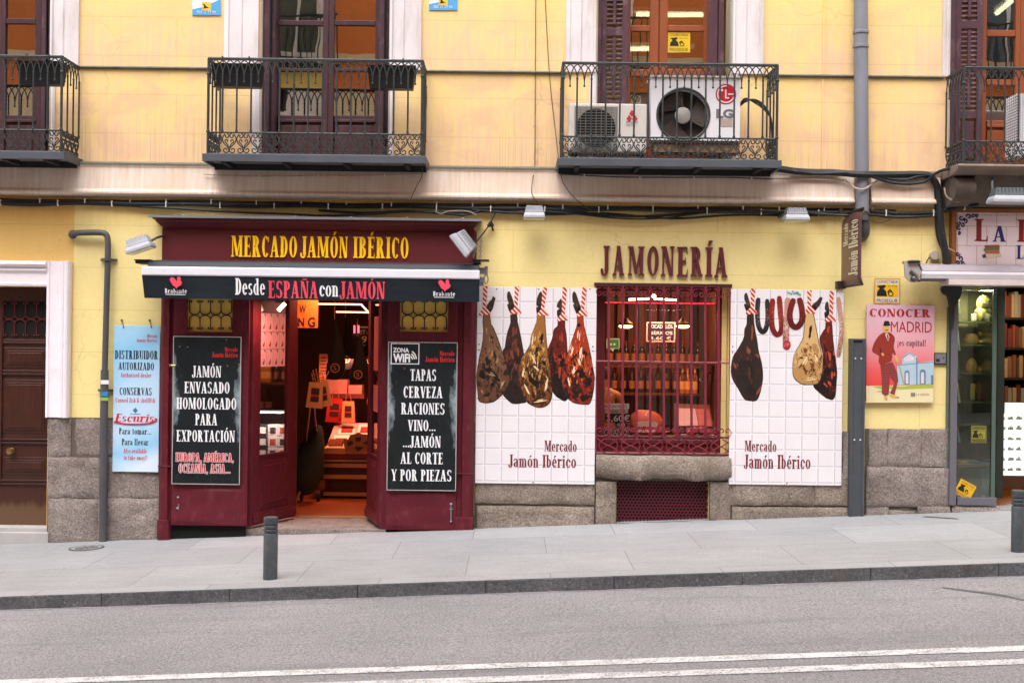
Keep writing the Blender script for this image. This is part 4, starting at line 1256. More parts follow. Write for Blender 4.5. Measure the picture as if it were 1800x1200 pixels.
# unit cut off at the right edge
X0, X1, Z0, Z1 = R(1790, 165, 1900, 276, .38)
t = thing('air_conditioner', ((X0 + X1) / 2, -.25, Z0), 'white air conditioner on the far right balcony, showing its meshed flank', 'air conditioner')
casing(t, X0 + .02, X1, Z0, Z1, -.36, -.12, M['white'])
mb = MB()
mb.box(X0 - .0, X0 + .012, -.37, -.11, Z0, Z1)
mb.build('flank', M['void'], t)
mb = MB()
for i in range(22):
    z = Z0 + (Z1 - Z0) * (i + .5) / 22
    mb.box(X0 - .014, X0 - .002, -.42, -.1, z - .006, z + .006); mb.box(X0 - .012, X0 + .1, -.385, -.375, z - .006, z + .006)
for i in range(7):
    y = -.41 + .05 * i
    mb.box(X0 - .018, X0 - .0145, y - .006, y + .006, Z0, Z1)
for i in range(5):
    x = X0 + .0 + .024 * i
    mb.box(x - .006, x + .006, -.392, -.386, Z0, Z1)
mb.build('mesh_guard', M['white'], t)

# ------------------------------------------------------------------ entrance door at the left (part of the house)
dd = -.16
mb = MB()
bx(mb, -95, 515, 84, 932, dd, .05)
def panel(x0, y0, x1, y1):
    bx(mb, x0, y0, x1, y1, dd + .006, .006); bx(mb, x0 + 5, y0 + 5, x1 - 5, y1 - 5, dd + .014, .008); bx(mb, x0 + 9, y0 + 9, x1 - 9, y1 - 9, dd + .020, .006)
for a, b in ((6, 83), (-84, -8)):
    panel(a, 611, b, 646); panel(a - 2, 667, b, 761); panel(a - 2, 803, b, 834)
for y in (596, 600, 650, 655, 770, 776, 842, 848):
    bx(mb, -95, y, 84, y + 3.4, dd + .018, .018)
bx(mb, -95, 504, 84, 528, dd + .022, .02)
bx(mb, -3, 528, 3, 850, dd + .026, .026)
ed = mb.build('entrance_door', M['doorwood'], house, bevel=.006)
mb = MB(); bx(mb, 5, 530, 84, 592, dd + .004, .006); bx(mb, -80, 530, -5, 592, dd + .004, .006); mb.build('fanlight', M['void'], ed)
mb = MB()
def ogee_grille(mb, x0, x1, y0, y1, d, n, r=.0055):
    """two rows of round-headed loops with scroll feet, in photo pixels"""
    p = (x1 - x0) / n; ym = (y0 + y1) / 2
    sp = S * D / (D - d)
    for i in range(n + 1):
        xx = x0 + i * p
        mb.tube([W(xx, y0, d), W(xx, ym - p * .42, d)], r, 5); mb.tube([W(xx, y1, d), W(xx, ym + p * .42, d)], r, 5)
        for y, s in ((y0 + 3, 1), (y1 - 3, -1)):
            mb.ball(W(xx - 3.5, y, d), .011, 5); mb.ball(W(xx + 3.5, y, d), .011, 5)
    for i in range(n):
        c = x0 + (i + .5) * p
        for s in (1, -1):
            cy = ym + s * p * .5
            mb.tube([W(u, v, d) for u, v in arc2(c, ym - s * p * .42 - s * p*.02, p * .5, p * .42, 0, s * 180, 10)], r, 5)
ogee_grille(mb, 6, 84, 530, 592, dd + .015, 4, .006)
mb.build('fanlight_grille', M['maroon_dark'], ed)
mb = MB(); x, y, z = W(20, 792, dd + .03)
mb.lathe([(.008, .0), (.026, -.022), (.036, -.046), (.03, -.064), (.0001, -.072)], (x, y, z), 'y', 16); mb.lathe([(.034, 0), (.034, -.008)], (x, y + .004, z), 'y', 16)
mb.build('knob', M['brass'], ed, smooth=True)
mb = MB(); bx(mb, -95, 926, 84, 937, .01, .3); bx(mb, -110, 935, 84, 990, .06, .35); mb.build('doorstep', mat('#a9a5a3', .8, var=.12, scale=6, bump=.2), house, bevel=.006)
# moulded white surround: upright and lintel
mb = MB()
A, B = wx(84, 590), wx(126, 590)
zt = wz(459, 60)
prof = [(0, .0), (0, .05), (.1, .055), (.14, .04), (.5, .04), (.56, .05), (.62, .066), (.7, .062), (.74, .05), (.78, .085), (.86, .1), (.94, .092), (1, .06), (1, 0)]
mb.profz([(A + (B - A) * t_, -q) for t_, q in prof], wz(733, 105), zt)
zl = wz(503, 40)
mb.profx([(-q, zl + (zt - zl) * t_) for t_, q in prof], wx(-130, 480), A + .0)
mb.build('door_surround', M['trim_clean'], house, bevel=.002)
# ------------------------------------------------------------------ the dark red shopfront
MR, MDK = M['maroon'], M['maroon_dark']
shop = thing('shopfront', (wx(557, 930), 0, gz(wx(557, 930))), 'dark red wooden shopfront with folded shutters and yellow raised letters', 'shopfront')
# pilasters
mb = MB()
A, B = wx(281, 730, .1), wx(302, 730, .1)
zb = gz(A) + .0; zt = wz(400, 300, .1)
mb.profz([(A, 0), (A, -.1), (A + .03, -.13), (B - .03, -.13), (B - .012, -.1), (B, -.1), (B, 0)], zb, zt)
mb.profz([(A - .012, 0), (A - .012, -.11), (A + .025, -.145), (B - .012, -.145), (B + .003, -.112), (B + .003, 0)], zb, zb + .2)
mb.box(A - .008, B + .002, -.136, -.0, wz(820, 290, .1), wz(818, 290, .1))
mb.build('pilaster', MR, shop, bevel=.004)
mb = MB()
A2, B2 = wx(803, 730, .1), wx(834, 730, .1)
zb2 = gz(A2)
mb.profz([(A2, 0), (A2, -.1), (A2 + .05, -.1), (A2 + .06, -.13), (B2 - .04, -.13), (B2, -.08), (B2, 0)], zb2, zt)
mb.box(A2 - .003, B2 + .004, -.14, 0, zb2, zb2 + .13)
mb.box(A2 - .001, B2 + .002, -.136, -.0, wz(833, 820, .1), wz(831, 820, .1))
mb.build('pilaster', MR, shop, bevel=.004)
# fascia and cornice
F0, F1 = wx(285, 430, .15), wx(834, 430, .15)
mb = MB(); mb.box(F0, F1, -.15, 0, wz(520, 560, .15), wz(400, 560, .15)); mb.build('fascia', MDK, shop)
mb = MB()
zc0, zc1 = wz(406, 557, .17), wz(383.5, 557, .30)
C0, C1 = wx(267, 390, .3), wx(842, 390, .3)
prof = [(.151, 0), (.155, .02), (.165, .05), (.18, .12), (.21, .3), (.235, .52), (.25, .6), (.255, .72), (.28, .8), (.28, .97), (.0, .97), (.0, .0)]
H = zc1 - zc0
pr = [(-a, zc0 + H * b) for a, b in prof]
# mitred ends: the moulding returns to the wall on both sides
vs, fs = [], []
def inset(a): return (0.28 - a) * .8
for (y, z) in pr:
    vs.append((C0 + inset(-y) if z < zc0 + H * .96 else C0, y, z))
for (y, z) in pr:
    vs.append((C1 - inset(-y) if z < zc0 + H * .96 else C1, y, z))
n = len(pr)
fs = [(i, i + n, (i + 1) % n + n, (i + 1) % n) for i in range(n)] + [tuple(range(n)), tuple(range(2 * n - 1, n - 1, -1))]
mb.add(vs, fs)
mb.build('cornice', MDK, shop)
mb = MB()
mb.box(C0 - .035, C1 + .02, -.30, .0, zc1 + .002, zc1 + .012); mb.box(C0 - .035, C1 + .02, -.305, -.301, zc1 - .012, zc1 + .012)
for k in range(6): mb.ball((C0 + .3 + k * .55, -.27, zc1 + .014), .012, 5, (1.5, 1, 1))
mb.build('lead_cap', M['grey_metal'], shop)
# raised yellow letters
mb = MB()
write(mb, 'MERCADO', (407, 415, 523, 452), .15, thick=.014, track=.05)
write(mb, 'JAMÓN', (529, 416, 612, 453), .15, thick=.014, track=.05)
write(mb, 'IBÉRICO', (621, 417, 719, 454), .15, thick=.014, track=.05)
mb.build('lettering', mat('#ffc812', .4, var=.04), shop)

# folded shutter leaves with a lattice window at the top
def leaf(x0, x1, y0, y1, d):
    X0, X1, Z0, Z1 = R(x0, y0, x1, y1, d)
    Z1 = wz(512, 557, d)
    g0, g1, q0, q1 = R(x0 + (26 if x0 < 500 else 24), 500, x0 + (106 if x0 < 500 else 109), 583, d)
    mb = MB()
    mb.box(X0, g0, -d, -d + .045, Z0, Z1); mb.box(g1, X1, -d, -d + .045, Z0, Z1)
    mb.box(g0, g1, -d, -d + .045, Z0, q0)
    for a, b in ((g0 - .012, g0), (g1, g1 + .012)): mb.box(a, b, -d - .012, -d, q0, Z1)
    mb.box(g0 - .012, g1 + .012, -d - .012, -d, q0 - .012, q0)
    # tin facing with a shallow dent
    n = 14
    px, pz = 9, 9
    fx0, fx1, f0, f1 = X0 + .015, X1 - .015, Z0 + .015, wz(860, 557, d)
    for i in range(n):
        for j in range(n):
            def pt(u, v):
                x = fx0 + (fx1 - fx0) * u / n; z = f0 + (f1 - f0) * v / n
                e = 0 if u in (0, n) or v in (0, n) else 1
                return (x, -d - .003 - e * (.004 + .005 * math.sin(u * .42 + v * .3) + .002 * math.sin(v * .8 - u * .25)), z)
            mb.add([pt(i, j), pt(i + 1, j), pt(i + 1, j + 1), pt(i, j + 1)], [(0, 1, 2, 3)])
    o = mb.build('shutter_leaf', MR, shop, smooth=True, ang=30)
    mb = MB(); mb.box(g0, g1, -d + .03, -d + .036, q0, Z1); mb.build('amber_pane', mat('#e6bd5c', .35, var=.2, scale=6), o)
    mb = MB(); ogee_grille(mb, x0 + (30 if x0 < 500 else 28), x0 + (104 if x0 < 500 else 106), 527, 580, d - .012, 4, .0062)
    ogee_grille
    mb.build('lattice', M['iron_black'], o)
    return o
l1 = leaf(303, 436, 525, 923, .13)
l2 = leaf(679, 803, 525, 931, .13)
mb = MB()
for bxp, byp in ((312, 893), (313, 874)):
    x, y, z = W(bxp, byp, .14); mb.ball((x, y, z), .014, 6)
x, y, z = W(314, 885, .14); mb.cyl((x, y, z - .06), (x, y, z), .005, n=6)
mb.build('bolt', M['grey_metal'], l1)
mb = MB()
x, y, z = W(793, 886, .14); mb.ball((x, y, z), .016, 6); mb.cyl((x, y - .004, z), (x, y - .004, z - .17), .006, n=6); mb.ball((x, y - .004, z - .17), .012, 6); mb.box(x - .02, x + .02, y - .008, y, z - .05, z - .042)
mb.build('bolt', M['grey_metal'], l2)

# splayed glazed door leaves going back into the shop
def door_leaf(pa, da, pb, db, ztop_px, zb, glass_u, hinge_z=None):
    A = Vector(W(pa, 730, da)); B = Vector(W(pb, 730, db))
    ux = Vector((B.x - A.x, B.y - A.y, 0)); L = ux.length; ux.normalize()
    nr = Vector((ux.y, -ux.x, 0))
    if nr.y > 0: nr = -nr
    zt = wz(505, 557, 0)
    def f(u, w, z): return (A.x + ux.x * u + nr.x * w, A.y + ux.y * u + nr.y * w, z)
    def bxl(mb, u0, u1, w0, w1, z0, z1):
        v = [f(a, b, c) for c in (z0, z1) for a, b in ((u0, w0), (u1, w0), (u1, w1), (u0, w1))]
        mb.add(v, [(0, 3, 2, 1), (4, 5, 6, 7), (0, 1, 5, 4), (1, 2, 6, 5), (2, 3, 7, 6), (3, 0, 4, 7)])
    g0, g1 = glass_u[0] * L, glass_u[1] * L
    zg0 = wz(798, 557, -.35)
    mb = MB()
    bxl(mb, 0, g0, -.025, .025, zb, zt); bxl(mb, g1, L, -.025, .025, zb, zt)
    bxl(mb, g0, g1, -.024, .024, zb, zg0); bxl(mb, g0, g1, -.024, .024, zt - .05, zt)
    bxl(mb, g0 + .02, g1 - .02, .024, .032, zb + .16, zg0 - .06)
    bxl(mb, g0 + .06, g1 - .06, .032, .040, zb + .2, zg0 - .1)
    for a, b in ((zg0 - .012, zg0 + .012),): bxl(mb, g0 - .01, g1 + .01, .026, .036, a, b)
    bxl(mb, .02, L - .02, .024, .05, zb + .02, zb + .1)
    bxl(mb, .02, L - .02, .0245, .04, zb + .1, zb + .125)
    o = mb.build('door_leaf', MR, shop, bevel=.004)
    mb = MB(); bxl(mb, g0, g1, -.004, .002, zg0, zt - .05); mb.build('pane', M['glass_shop'], o)
    return f, L, g0, g1, zg0, zt, o
ZF = -.05
dl1 = door_leaf(440, .02, 518, -.75, 523, ZF + .03, (.17, .8))
dl2 = door_leaf(673, .02, 650, -.75, 523, ZF + .03, (.22, .82))
# post of the vestibule between shutter and door, head rail, step
for r in ((434, 500, 444, 925), (671, 500, 681, 930)): mb = MB(); bx(mb, *r, .03, .12); mb.build('door_frame', MR, shop, bevel=.004)
mb = MB(); bx(mb, 434, 466, 681, 505, .0, .3); mb.build('door_head', MDK, shop)
mb = MB()
X0, X1 = wx(432, 925), wx(684, 925)
mb.add([(X0, -.04, -.45), (X1, -.04, -.45), (X1, -.04, ZF + .01), (X0, -.04, ZF - .0), (X0, .8, ZF), (X1, .8, ZF + .01), (X0, .8, -.45), (X1, .8, -.45)], [(0, 1, 2, 3), (3, 2, 5, 4), (0, 3, 4, 6), (1, 7, 5, 2)])
mb.build('threshold', M['granite'], shop)
mb = MB(); mb.box(wx(522, 915, -.75), wx(652, 915, -.75), .78, .83, ZF + .011, ZF + .022); mb.build('door_sill', mat('#b9a07c', .35, metal=.6), shop)
mb = MB(); mb.box(wx(436, 730), wx(300, 730), -.08, -.02, gz(wx(360, 900)) + .005, wz(918, 370)); mb.build('plinth_board', M['void'], shop); mb = MB(); mb.box(wx(804, 730), wx(682, 730), -.08, -.02, gz(wx(740, 900)) - .04, wz(918, 740)); mb.build('plinth_board', M['void'], shop)  # black boxes stand in for the shaded gap below the shutter leaves

# ------------------------------------------------------------------ awning
AD = .52
aw = thing('awning', (wx(547, 490, .4), -.3, wz(525, 547, AD)), 'closed black awning with white bar and printed valance over the shop door', 'awning')
A0, A1 = wx(253, 480, AD), wx(843, 480, AD)
z1, z2, z3, z4 = wz(460, 547, AD), wz(471, 547, AD), wz(487.5, 547, AD), wz(527, 547, AD)
mb = MB(); mb.profx([(-.15, z2 + .02), (-.15, z1 + .022), (-.34, z1 + .004), (-.47, z1 - .014), (-.5, z2 + .003), (-.5, z2 - .03)], A0 + .03, A1 - .01); mb.build('cassette', mat('#30333b', .65, var=.15, scale=3), aw)
mb = MB(); mb.profx([(-AD, z3), (-AD - .012, z3 + .01), (-AD - .014, z2 - .012), (-AD, z2 - .002), (-AD + .05, z2 - .002), (-AD + .05, z3)], A0 - .02, A1); mb.build('front_bar', mat('#d9d8e0', .45, var=.05, dirt='#a2a0a6', dirt_amt=.1, dscale=14), aw, bevel=.004)
mb = MB()
n, m_ = 70, 6
def val(i, j):
    u, v = i / n, j / m_
    x = A0 + (A1 - A0) * u + (-.02 * (1 - v) if i == 0 else 0)
    wv = v * (.010 * math.sin(u * 23) + .006 * math.sin(u * 51 + 1) + .004 * math.sin(u * 9 + 2))
    return (x, -AD + .004 + wv + .014 * v, z3 - (z3 - z4) * v - .004 * math.sin(u * PI) * v)
vv = [val(i, j) for i in range(n + 1) for j in range(m_ + 1)]
mb.add(vv, [(i * (m_ + 1) + j, (i + 1) * (m_ + 1) + j, (i + 1) * (m_ + 1) + j + 1, i * (m_ + 1) + j + 1) for i in range(n) for j in range(m_)])
vm = NT('m_valance')
nn = vm.noise(vm.coord(2, 2, 9), 2.0, 5, .6)
vm.color(vm.ramp(nn, [(.3, lin('#141a20')), (.75, lin('#1f262d'))])); vm.set(.5, spec=.25)
VAL = mb.build('valance', vm.m, aw, smooth=True)
# lettering follows the cloth: front skin 12 mm proud of its mean plane
VD = AD + .012
def cloth_write(mb, txt, rect, track=.035, sans=False):
    ps, wd = sans_polys(txt) if sans else serif_polys(txt, track)
    X0, X1, Z0, Z1 = R(*rect, AD)
    def f(u, v, w):
        x, z = X0 + (X1 - X0) * u / wd, Z0 + (Z1 - Z0) * v
        uu, q = (x - A0) / (A1 - A0), (z3 - z) / (z3 - z4)
        wv = q * (.010 * math.sin(uu * 23) + .006 * math.sin(uu * 51 + 1) + .004 * math.sin(uu * 9 + 2))
        return (x, -AD + .004 + wv + .014 * q - .004 - w, z)
    mb.polys(ps, f, 0, .00025)
WHT, PINK = mat('#e6e6ea', .5, var=.03), mat('#e0445a', .5, var=.06)
mb = MB(); cloth_write(mb, 'Desde', (413, 489, 466, 518)); mb.build('lettering', WHT, aw); mb = MB(); cloth_write(mb, 'con', (561, 493, 595, 521)); mb.build('lettering', WHT, aw)
mb = MB(); cloth_write(mb, 'ESPAÑA', (471, 494, 559, 524)); mb.build('lettering', PINK, aw); mb = MB(); cloth_write(mb, 'JAMÓN', (597, 495, 677, 525)); mb.build('lettering', PINK, aw)
def rooster(mb, cx, cy, k, d):
    body = [(-9, -3), (-11, -7), (-8, -11), (-3, -10), (1, -5), (3, -4), (2, -9), (4, -12), (5, -11), (6, -13), (8, -10), (9, -8), (8, -6), (11, -2), (10, 2), (6, 5), (3, 6), (1, 10), (-1, 6), (-5, 4)]
    pxpoly(mb, [(cx + a * k, cy + b * k) for a, b in body], d)
for cx, cy in ((309, 499), (781, 504)):
    mb = MB(); rooster(mb, cx, cy - 1, 1.0, AD + .022); mb.build('emblem', PINK, aw)
    mb = MB(); cloth_write(mb, 'Brabante', (cx - 20, cy + 8, cx + 19, cy + 16), track=.06); X0, X1, Z0, Z1 = R(cx - 18, cy + 18, cx + 17, cy + 19, AD + .012); mb.box(X0, X1, -AD - .013, -AD - .011, Z0, Z1); mb.build('lettering', WHT, aw)
for px, s in ((254, 1), (842, -1)):
    mb = MB(); x, y, z = W(px, 458, .3); mb.box(x - .05, x + .09 * (1 if s > 0 else .2), -.44, -.2, z - .035, z - .008); mb.box(x - .06, x + .1, -.45, -.19, z - .006, z + .003); mb.build('end_bracket', M['iron_black'], aw)
mb = MB()
x, y, z = W(852, 478, .35)
mb.box(x - .055, x + .0, -.37, -.33, z - .02, z + .04); mb.box(x + .0, x + .03, -.375, -.325, z - .03, z + .055)
mb.tube([(x + .015, -.35, z - .1 + .03 * math.cos(a * PI / 6) * 1.5) if 0 else (x + .015 + .02 * math.sin(a * PI / 6), -.35, z - .07 + .042 * math.cos(a * PI / 6)) for a in range(12)], .006, 5, closed=True)
mb.profx([(-.36, z - .05), (-.36, z - .1), (-.2, z - .13), (-.2, z - .09)], x - .06, x - .01)
mb.build('crank_eye', M['grey_metal'], aw)

# ------------------------------------------------------------------ chalkboard signs screwed to the shutter leaves
def board_mat():
    k = NT('m_board')
    n1 = k.noise(k.coord(), 2.4, 6, .65); n2 = k.noise(k.coord(8, 1, 2), 4, 6, .7)
    c = k.ramp(n1, [(.35, lin('#14191b')), (.65, lin('#1f2427'))])
    c = k.mix(k.math('MULTIPLY', k.ramp(n2, [(.6, 0.), (.75, 1.)]), .25), c, lin('#7f888d'))
    sp_ = k.n('SeparateXYZ'); k.l(k.tc.outputs['Generated'], sp_.inputs[0])
    ed = k.math('MULTIPLY', k.math('ABSOLUTE', k.math('SUBTRACT', sp_.outputs[0], .5)), 2.0)
    zz = k.math('SUBTRACT', 1.0, k.math('MULTIPLY', k.math('ABSOLUTE', k.math('SUBTRACT', sp_.outputs[2], .58)), 2.2))
    rub = k.math('ADD', k.math('MULTIPLY', ed, k.math('ADD', .55, k.math('MULTIPLY', zz, .25))), k.math('MULTIPLY', k.noise(k.coord(3, 1, 1.2), 5, 5, .7), .5))
    c = k.mix(k.ramp(rub, [(.86, 0.), (1.1, .8)]), c, lin('#9aaab2'))
    k.color(c); k.set(.5, spec=.22); k.l(k.ramp(n2, [(.3, .3), (.7, .55)]), k.b.inputs['Roughness'])
    return k.m
BOARD = board_mat()
RUB = None
def rubbed(name):
    k = NT(name)
    n = k.noise(k.coord(3, 1, 1), 9, 6, .7)
    k.color(k.ramp(n, [(.42, lin('#2f3539')), (.62, lin('#7c888f'))])); k.set(.55)
    return k.m
RED = mat('#d02a2c', .5, var=.05)
OUTL = mat('#7c2028', .5)
bd = .165
def sign_board(rect, label, rounded=.0):
    X0, X1, Z0, Z1 = R(*rect, bd)
    t = thing('chalkboard_sign', ((X0 + X1) / 2, -bd, Z0), label, 'sign')
    mb = MB()
    mb.box(X0, X1, -bd, -bd + .012, Z0, Z1); mb.build('board', BOARD, t, bevel=.004)
    mb = MB(); q = .008
    for a in ((X0, X0 + q, Z0, Z1), (X1 - q, X1, Z0, Z1), (X0 + q, X1 - q, Z1 - q, Z1), (X0 + q, X1 - q, Z0, Z0 + q)): mb.box(a[0], a[1], -bd - .004, -bd + .0, a[2], a[3])
    mb.build('rim', mat('#a8a6a2', .5, var=.25, scale=20), t)
    return t
def lines(t, rows, m, d=bd + .004, mb=None, **kw):
    own = mb is None
    mb = mb or MB()
    for txt, r in rows: write(mb, txt, r, d, **kw)
    if own: mb.build('lettering', m, t)
BOARD.name = 'm_board'
t = sign_board((303, 591, 423, 851), 'black board listing packed ham for export, left of the shop door')
lines(t, [('JAMÓN', (338, 643, 389, 663)), ('ENVASADO', (324, 671, 404, 691)), ('HOMOLOGADO', (310, 699, 416, 719)), ('PARA', (343, 727, 382, 747)), ('EXPORTACIÓN', (310, 756, 413, 776))], WHT)
OUT = [('EUROPA, AMÉRICA,', (309, 796, 411, 811)), ('OCEANÍA, ASIA...', (314, 815, 405, 831))]
mb = MB()
for ox, oy in ((-.8, 0), (.8, 0), (0, -.8), (0, .8)):
    for tx, r in OUT: write(mb, tx, (r[0] + ox, r[1] + oy, r[2] + ox, r[3] + oy), bd + .0015)
mb.build('lettering_outline', WHT, t)
lines(t, [('Mercado', (395, 610, 418, 618)), ('Jamón Ibérico', (373, 619, 418, 628)), ('EUROPA, AMÉRICA,', (309, 796, 411, 811)), ('OCEANÍA, ASIA...', (314, 815, 405, 831))], RED)
t2 = t
mb = MB()
for a, b in ((316, 609), (330, 610), (398, 597), (400, 643), (420, 640)):
    x, y, z = W(a, b, bd + .004); mb.ball((x, y, z), .007, 5)
x, y, z = W(303, 642, bd); mb.cyl((x - .03, y, z), (x + .03, y, z), .008, n=6); mb.ball((x - .02, y, z), .014, 5)
mb.build('screw', M['brass'], t)
t = sign_board((681, 601, 803, 862), 'black board with wifi badge listing tapas, beer and wine, right of the shop door')
lines(t, [('TAPAS', (721, 649, 767, 669)), ('CERVEZA', (709, 679, 778, 699)), ('RACIONES', (705, 708, 782, 728)), ('VINO...', (717, 738, 766, 757)), ('...JAMÓN', (708, 766, 775, 786)), ('AL CORTE', (704, 795, 779, 815)), ('Y POR PIEZAS', (688, 825, 794, 845))], WHT)
lines(t, [('Mercado', (773, 617, 799, 625)), ('Jamón Ibérico', (748, 627, 799, 636))], RED)
mb = MB()
X0, X1, Z0, Z1 = R(687, 603, 737, 640, bd + .004)
q = .008
for a in ((X0, X0 + q, Z0, Z1), (X1 - q, X1, Z0, Z1), (X0 + q, X1 - q, Z1 - q, Z1), (X0 + q, X1 - q, Z0, Z0 + q)): mb.box(a[0], a[1], -bd - .006, -bd - .002, a[2], a[3])
write(mb, 'ZONA', (691, 611, 719, 619), bd + .006, sans=True, bold=.03); write(mb, 'WiFi', (691, 621, 721, 636), bd + .006, sans=True, bold=.04)
for k in range(3):
    for px in (0,):
        o1 = arc2(720, 632, 6 + 3.4 * k, 7 + 4.6 * k, -70, -5, 6); i1 = arc2(720, 632, 4 + 3.4 * k, 5 + 4.6 * k, -70, -5, 6)
        for j in range(6): pxpoly(mb, [o1[j], o1[j + 1], i1[j + 1], i1[j]], bd + .006)
mb.build('wifi_badge', WHT, t)
mb = MB()
for a, b in ((711, 648), (700, 604), (728, 600), (778, 602)):
    x, y, z = W(a, b, bd + .004); mb.ball((x, y, z), .012 if b == 648 else .006, 6)
mb.build('screw', mat('#6b2f35', .4), t)

# ------------------------------------------------------------------ blue sign by the shop
def gradient(name, stops, z0, z1, rough=.45, tilt=0.0, mottled=.0):
    k = NT(name)
    sep = k.n('SeparateXYZ'); k.l(k.tc.outputs['Object'], sep.inputs[0])
    mr = k.n('MapRange'); mr.inputs[1].default_value = z0; mr.inputs[2].default_value = z1
    v = sep.outputs[2]
    if tilt: v = k.math('ADD', v, k.math('MULTIPLY', sep.outputs[0], tilt))
    if mottled: v = k.math('ADD', v, k.math('MULTIPLY', k.noise(k.coord(), 2.5, 3), mottled))
    k.l(v, mr.inputs[0])
    k.color(k.ramp(mr.outputs[0], [(p, lin(c)) for p, c in stops])); k.set(rough)
    return k.m
d = .06
X0, X1, Z0, Z1 = R(199, 572, 280, 829, d)
t = thing('hanging_sign', ((X0 + X1) / 2, -d, Z0), 'tall pale blue sign for canned fish hung beside the grey pipe', 'sign')
mb = MB(); mb.box(X0, X1, -d, -d + .012, Z0, Z1)
mb.build('board', gradient('m_blue_board', [(0, '#cfe0ee'), (.15, '#8fc4e6'), (.35, '#b9d4ea'), (.6, '#b4d3ec'), (.85, '#84c0e4'), (1, '#9ccbe8')], .25, Z1 - Z0 + .25, tilt=-.5, mottled=.5), t, bevel=.003)
INK, REDP = mat('#14181c', .5), mat('#c83a44', .5, var=.08)
lines(t, [('DISTRIBUIDOR', (202, 616, 278, 631)), ('AUTORIZADO', (208, 637, 271, 650)), ('CONSERVAS', (210, 681, 267, 694)), ('Para tomar...', (209, 752, 266, 763)), ('Para llevar', (214, 771, 261, 782))], INK, d + .001)
lines(t, [('Mercado', (258, 587, 276, 593)), ('Jamón Ibérico', (240, 595, 276, 601)), ('Authorized dealer', (212, 655, 266, 663)), ('Canned fish & shellfish', (203, 699, 273, 707)), ('Also available', (217, 788, 258, 796)), ('to take away!!', (217, 800, 259, 808))], REDP, d + .001)
SCR = mat('#c41e26', .45)
mb = MB(); write(mb, 'Escuris', (201, 727, 270, 741), d + .001, skew=.02, track=.0)
P = catmull([W(200, 741, d + .003), W(225, 745, d + .003), W(260, 744, d + .003), W(275, 738, d + .003), W(272, 735, d + .003)], 6)
mb.tube(P, .008, 5); mb.build('lettering', SCR, t)
mb = MB(); pxpoly(mb, [(238, 716), (242, 721), (238, 726), (233, 721)], d + .002); pxpoly(mb, [(229, 727), (247, 727), (247, 728), (229, 728)], d + .002); mb.build('emblem', mat('#3f6f94', .5), t)
mb = MB()
for px in (216, 265):
    a, b = W(px - 2, 564, .02), W(px + 1, 575, d + .004)
    mb.tube([a, ((a[0] + b[0]) / 2 + .01, -d, (a[2] + b[2]) / 2), b], .004, 5); mb.ball(b, .008, 5); mb.ball(W(px - 2, 563, .01), .012, 5)
mb.build('hanger', mat('#5a4636', .6), t)
# ------------------------------------------------------------------ printed ham boards
def tile_print():
    k = NT('m_tile_print')
    co = k.coord(1, 1, 1, rot=(PI / 2, 0, 0), loc=(.01, .02, 0))
    def br(off, ms):
        b = k.n('TexBrick'); b.offset = 0.0
        b.inputs['Scale'].default_value = 1; b.inputs['Brick Width'].default_value = .166; b.inputs['Row Height'].default_value = .163
        b.inputs['Mortar Size'].default_value = ms; b.inputs['Mortar Smooth'].default_value = .5
        mp = k.n('Mapping'); mp.inputs['Location'].default_value = off; k.l(co, mp.inputs[0]); k.l(mp.outputs[0], b.inputs['Vector'])
        return b.outputs['Fac']
    n = k.noise(k.coord(), 3, 4)
    c = k.ramp(n, [(.3, lin('#dcd6da')), (.7, lin('#e3dee1'))])
    c = k.mix(br((-.004, .005, 0), .0105), c, lin('#c3bdc4'))
    c = k.mix(br((.004, -.003, 0), .004), c, lin('#f0ebf0'))
    d_ = k.ramp(k.noise(k.coord(1, 1, 1, loc=(3, 3, 3)), 16, 5, .75), [(.74, 0.), (.8, .5)])
    c = k.mix(d_, c, lin('#a59a96'))
    k.color(c); k.set(.35, spec=.4)
    return k.m
TILE = tile_print()
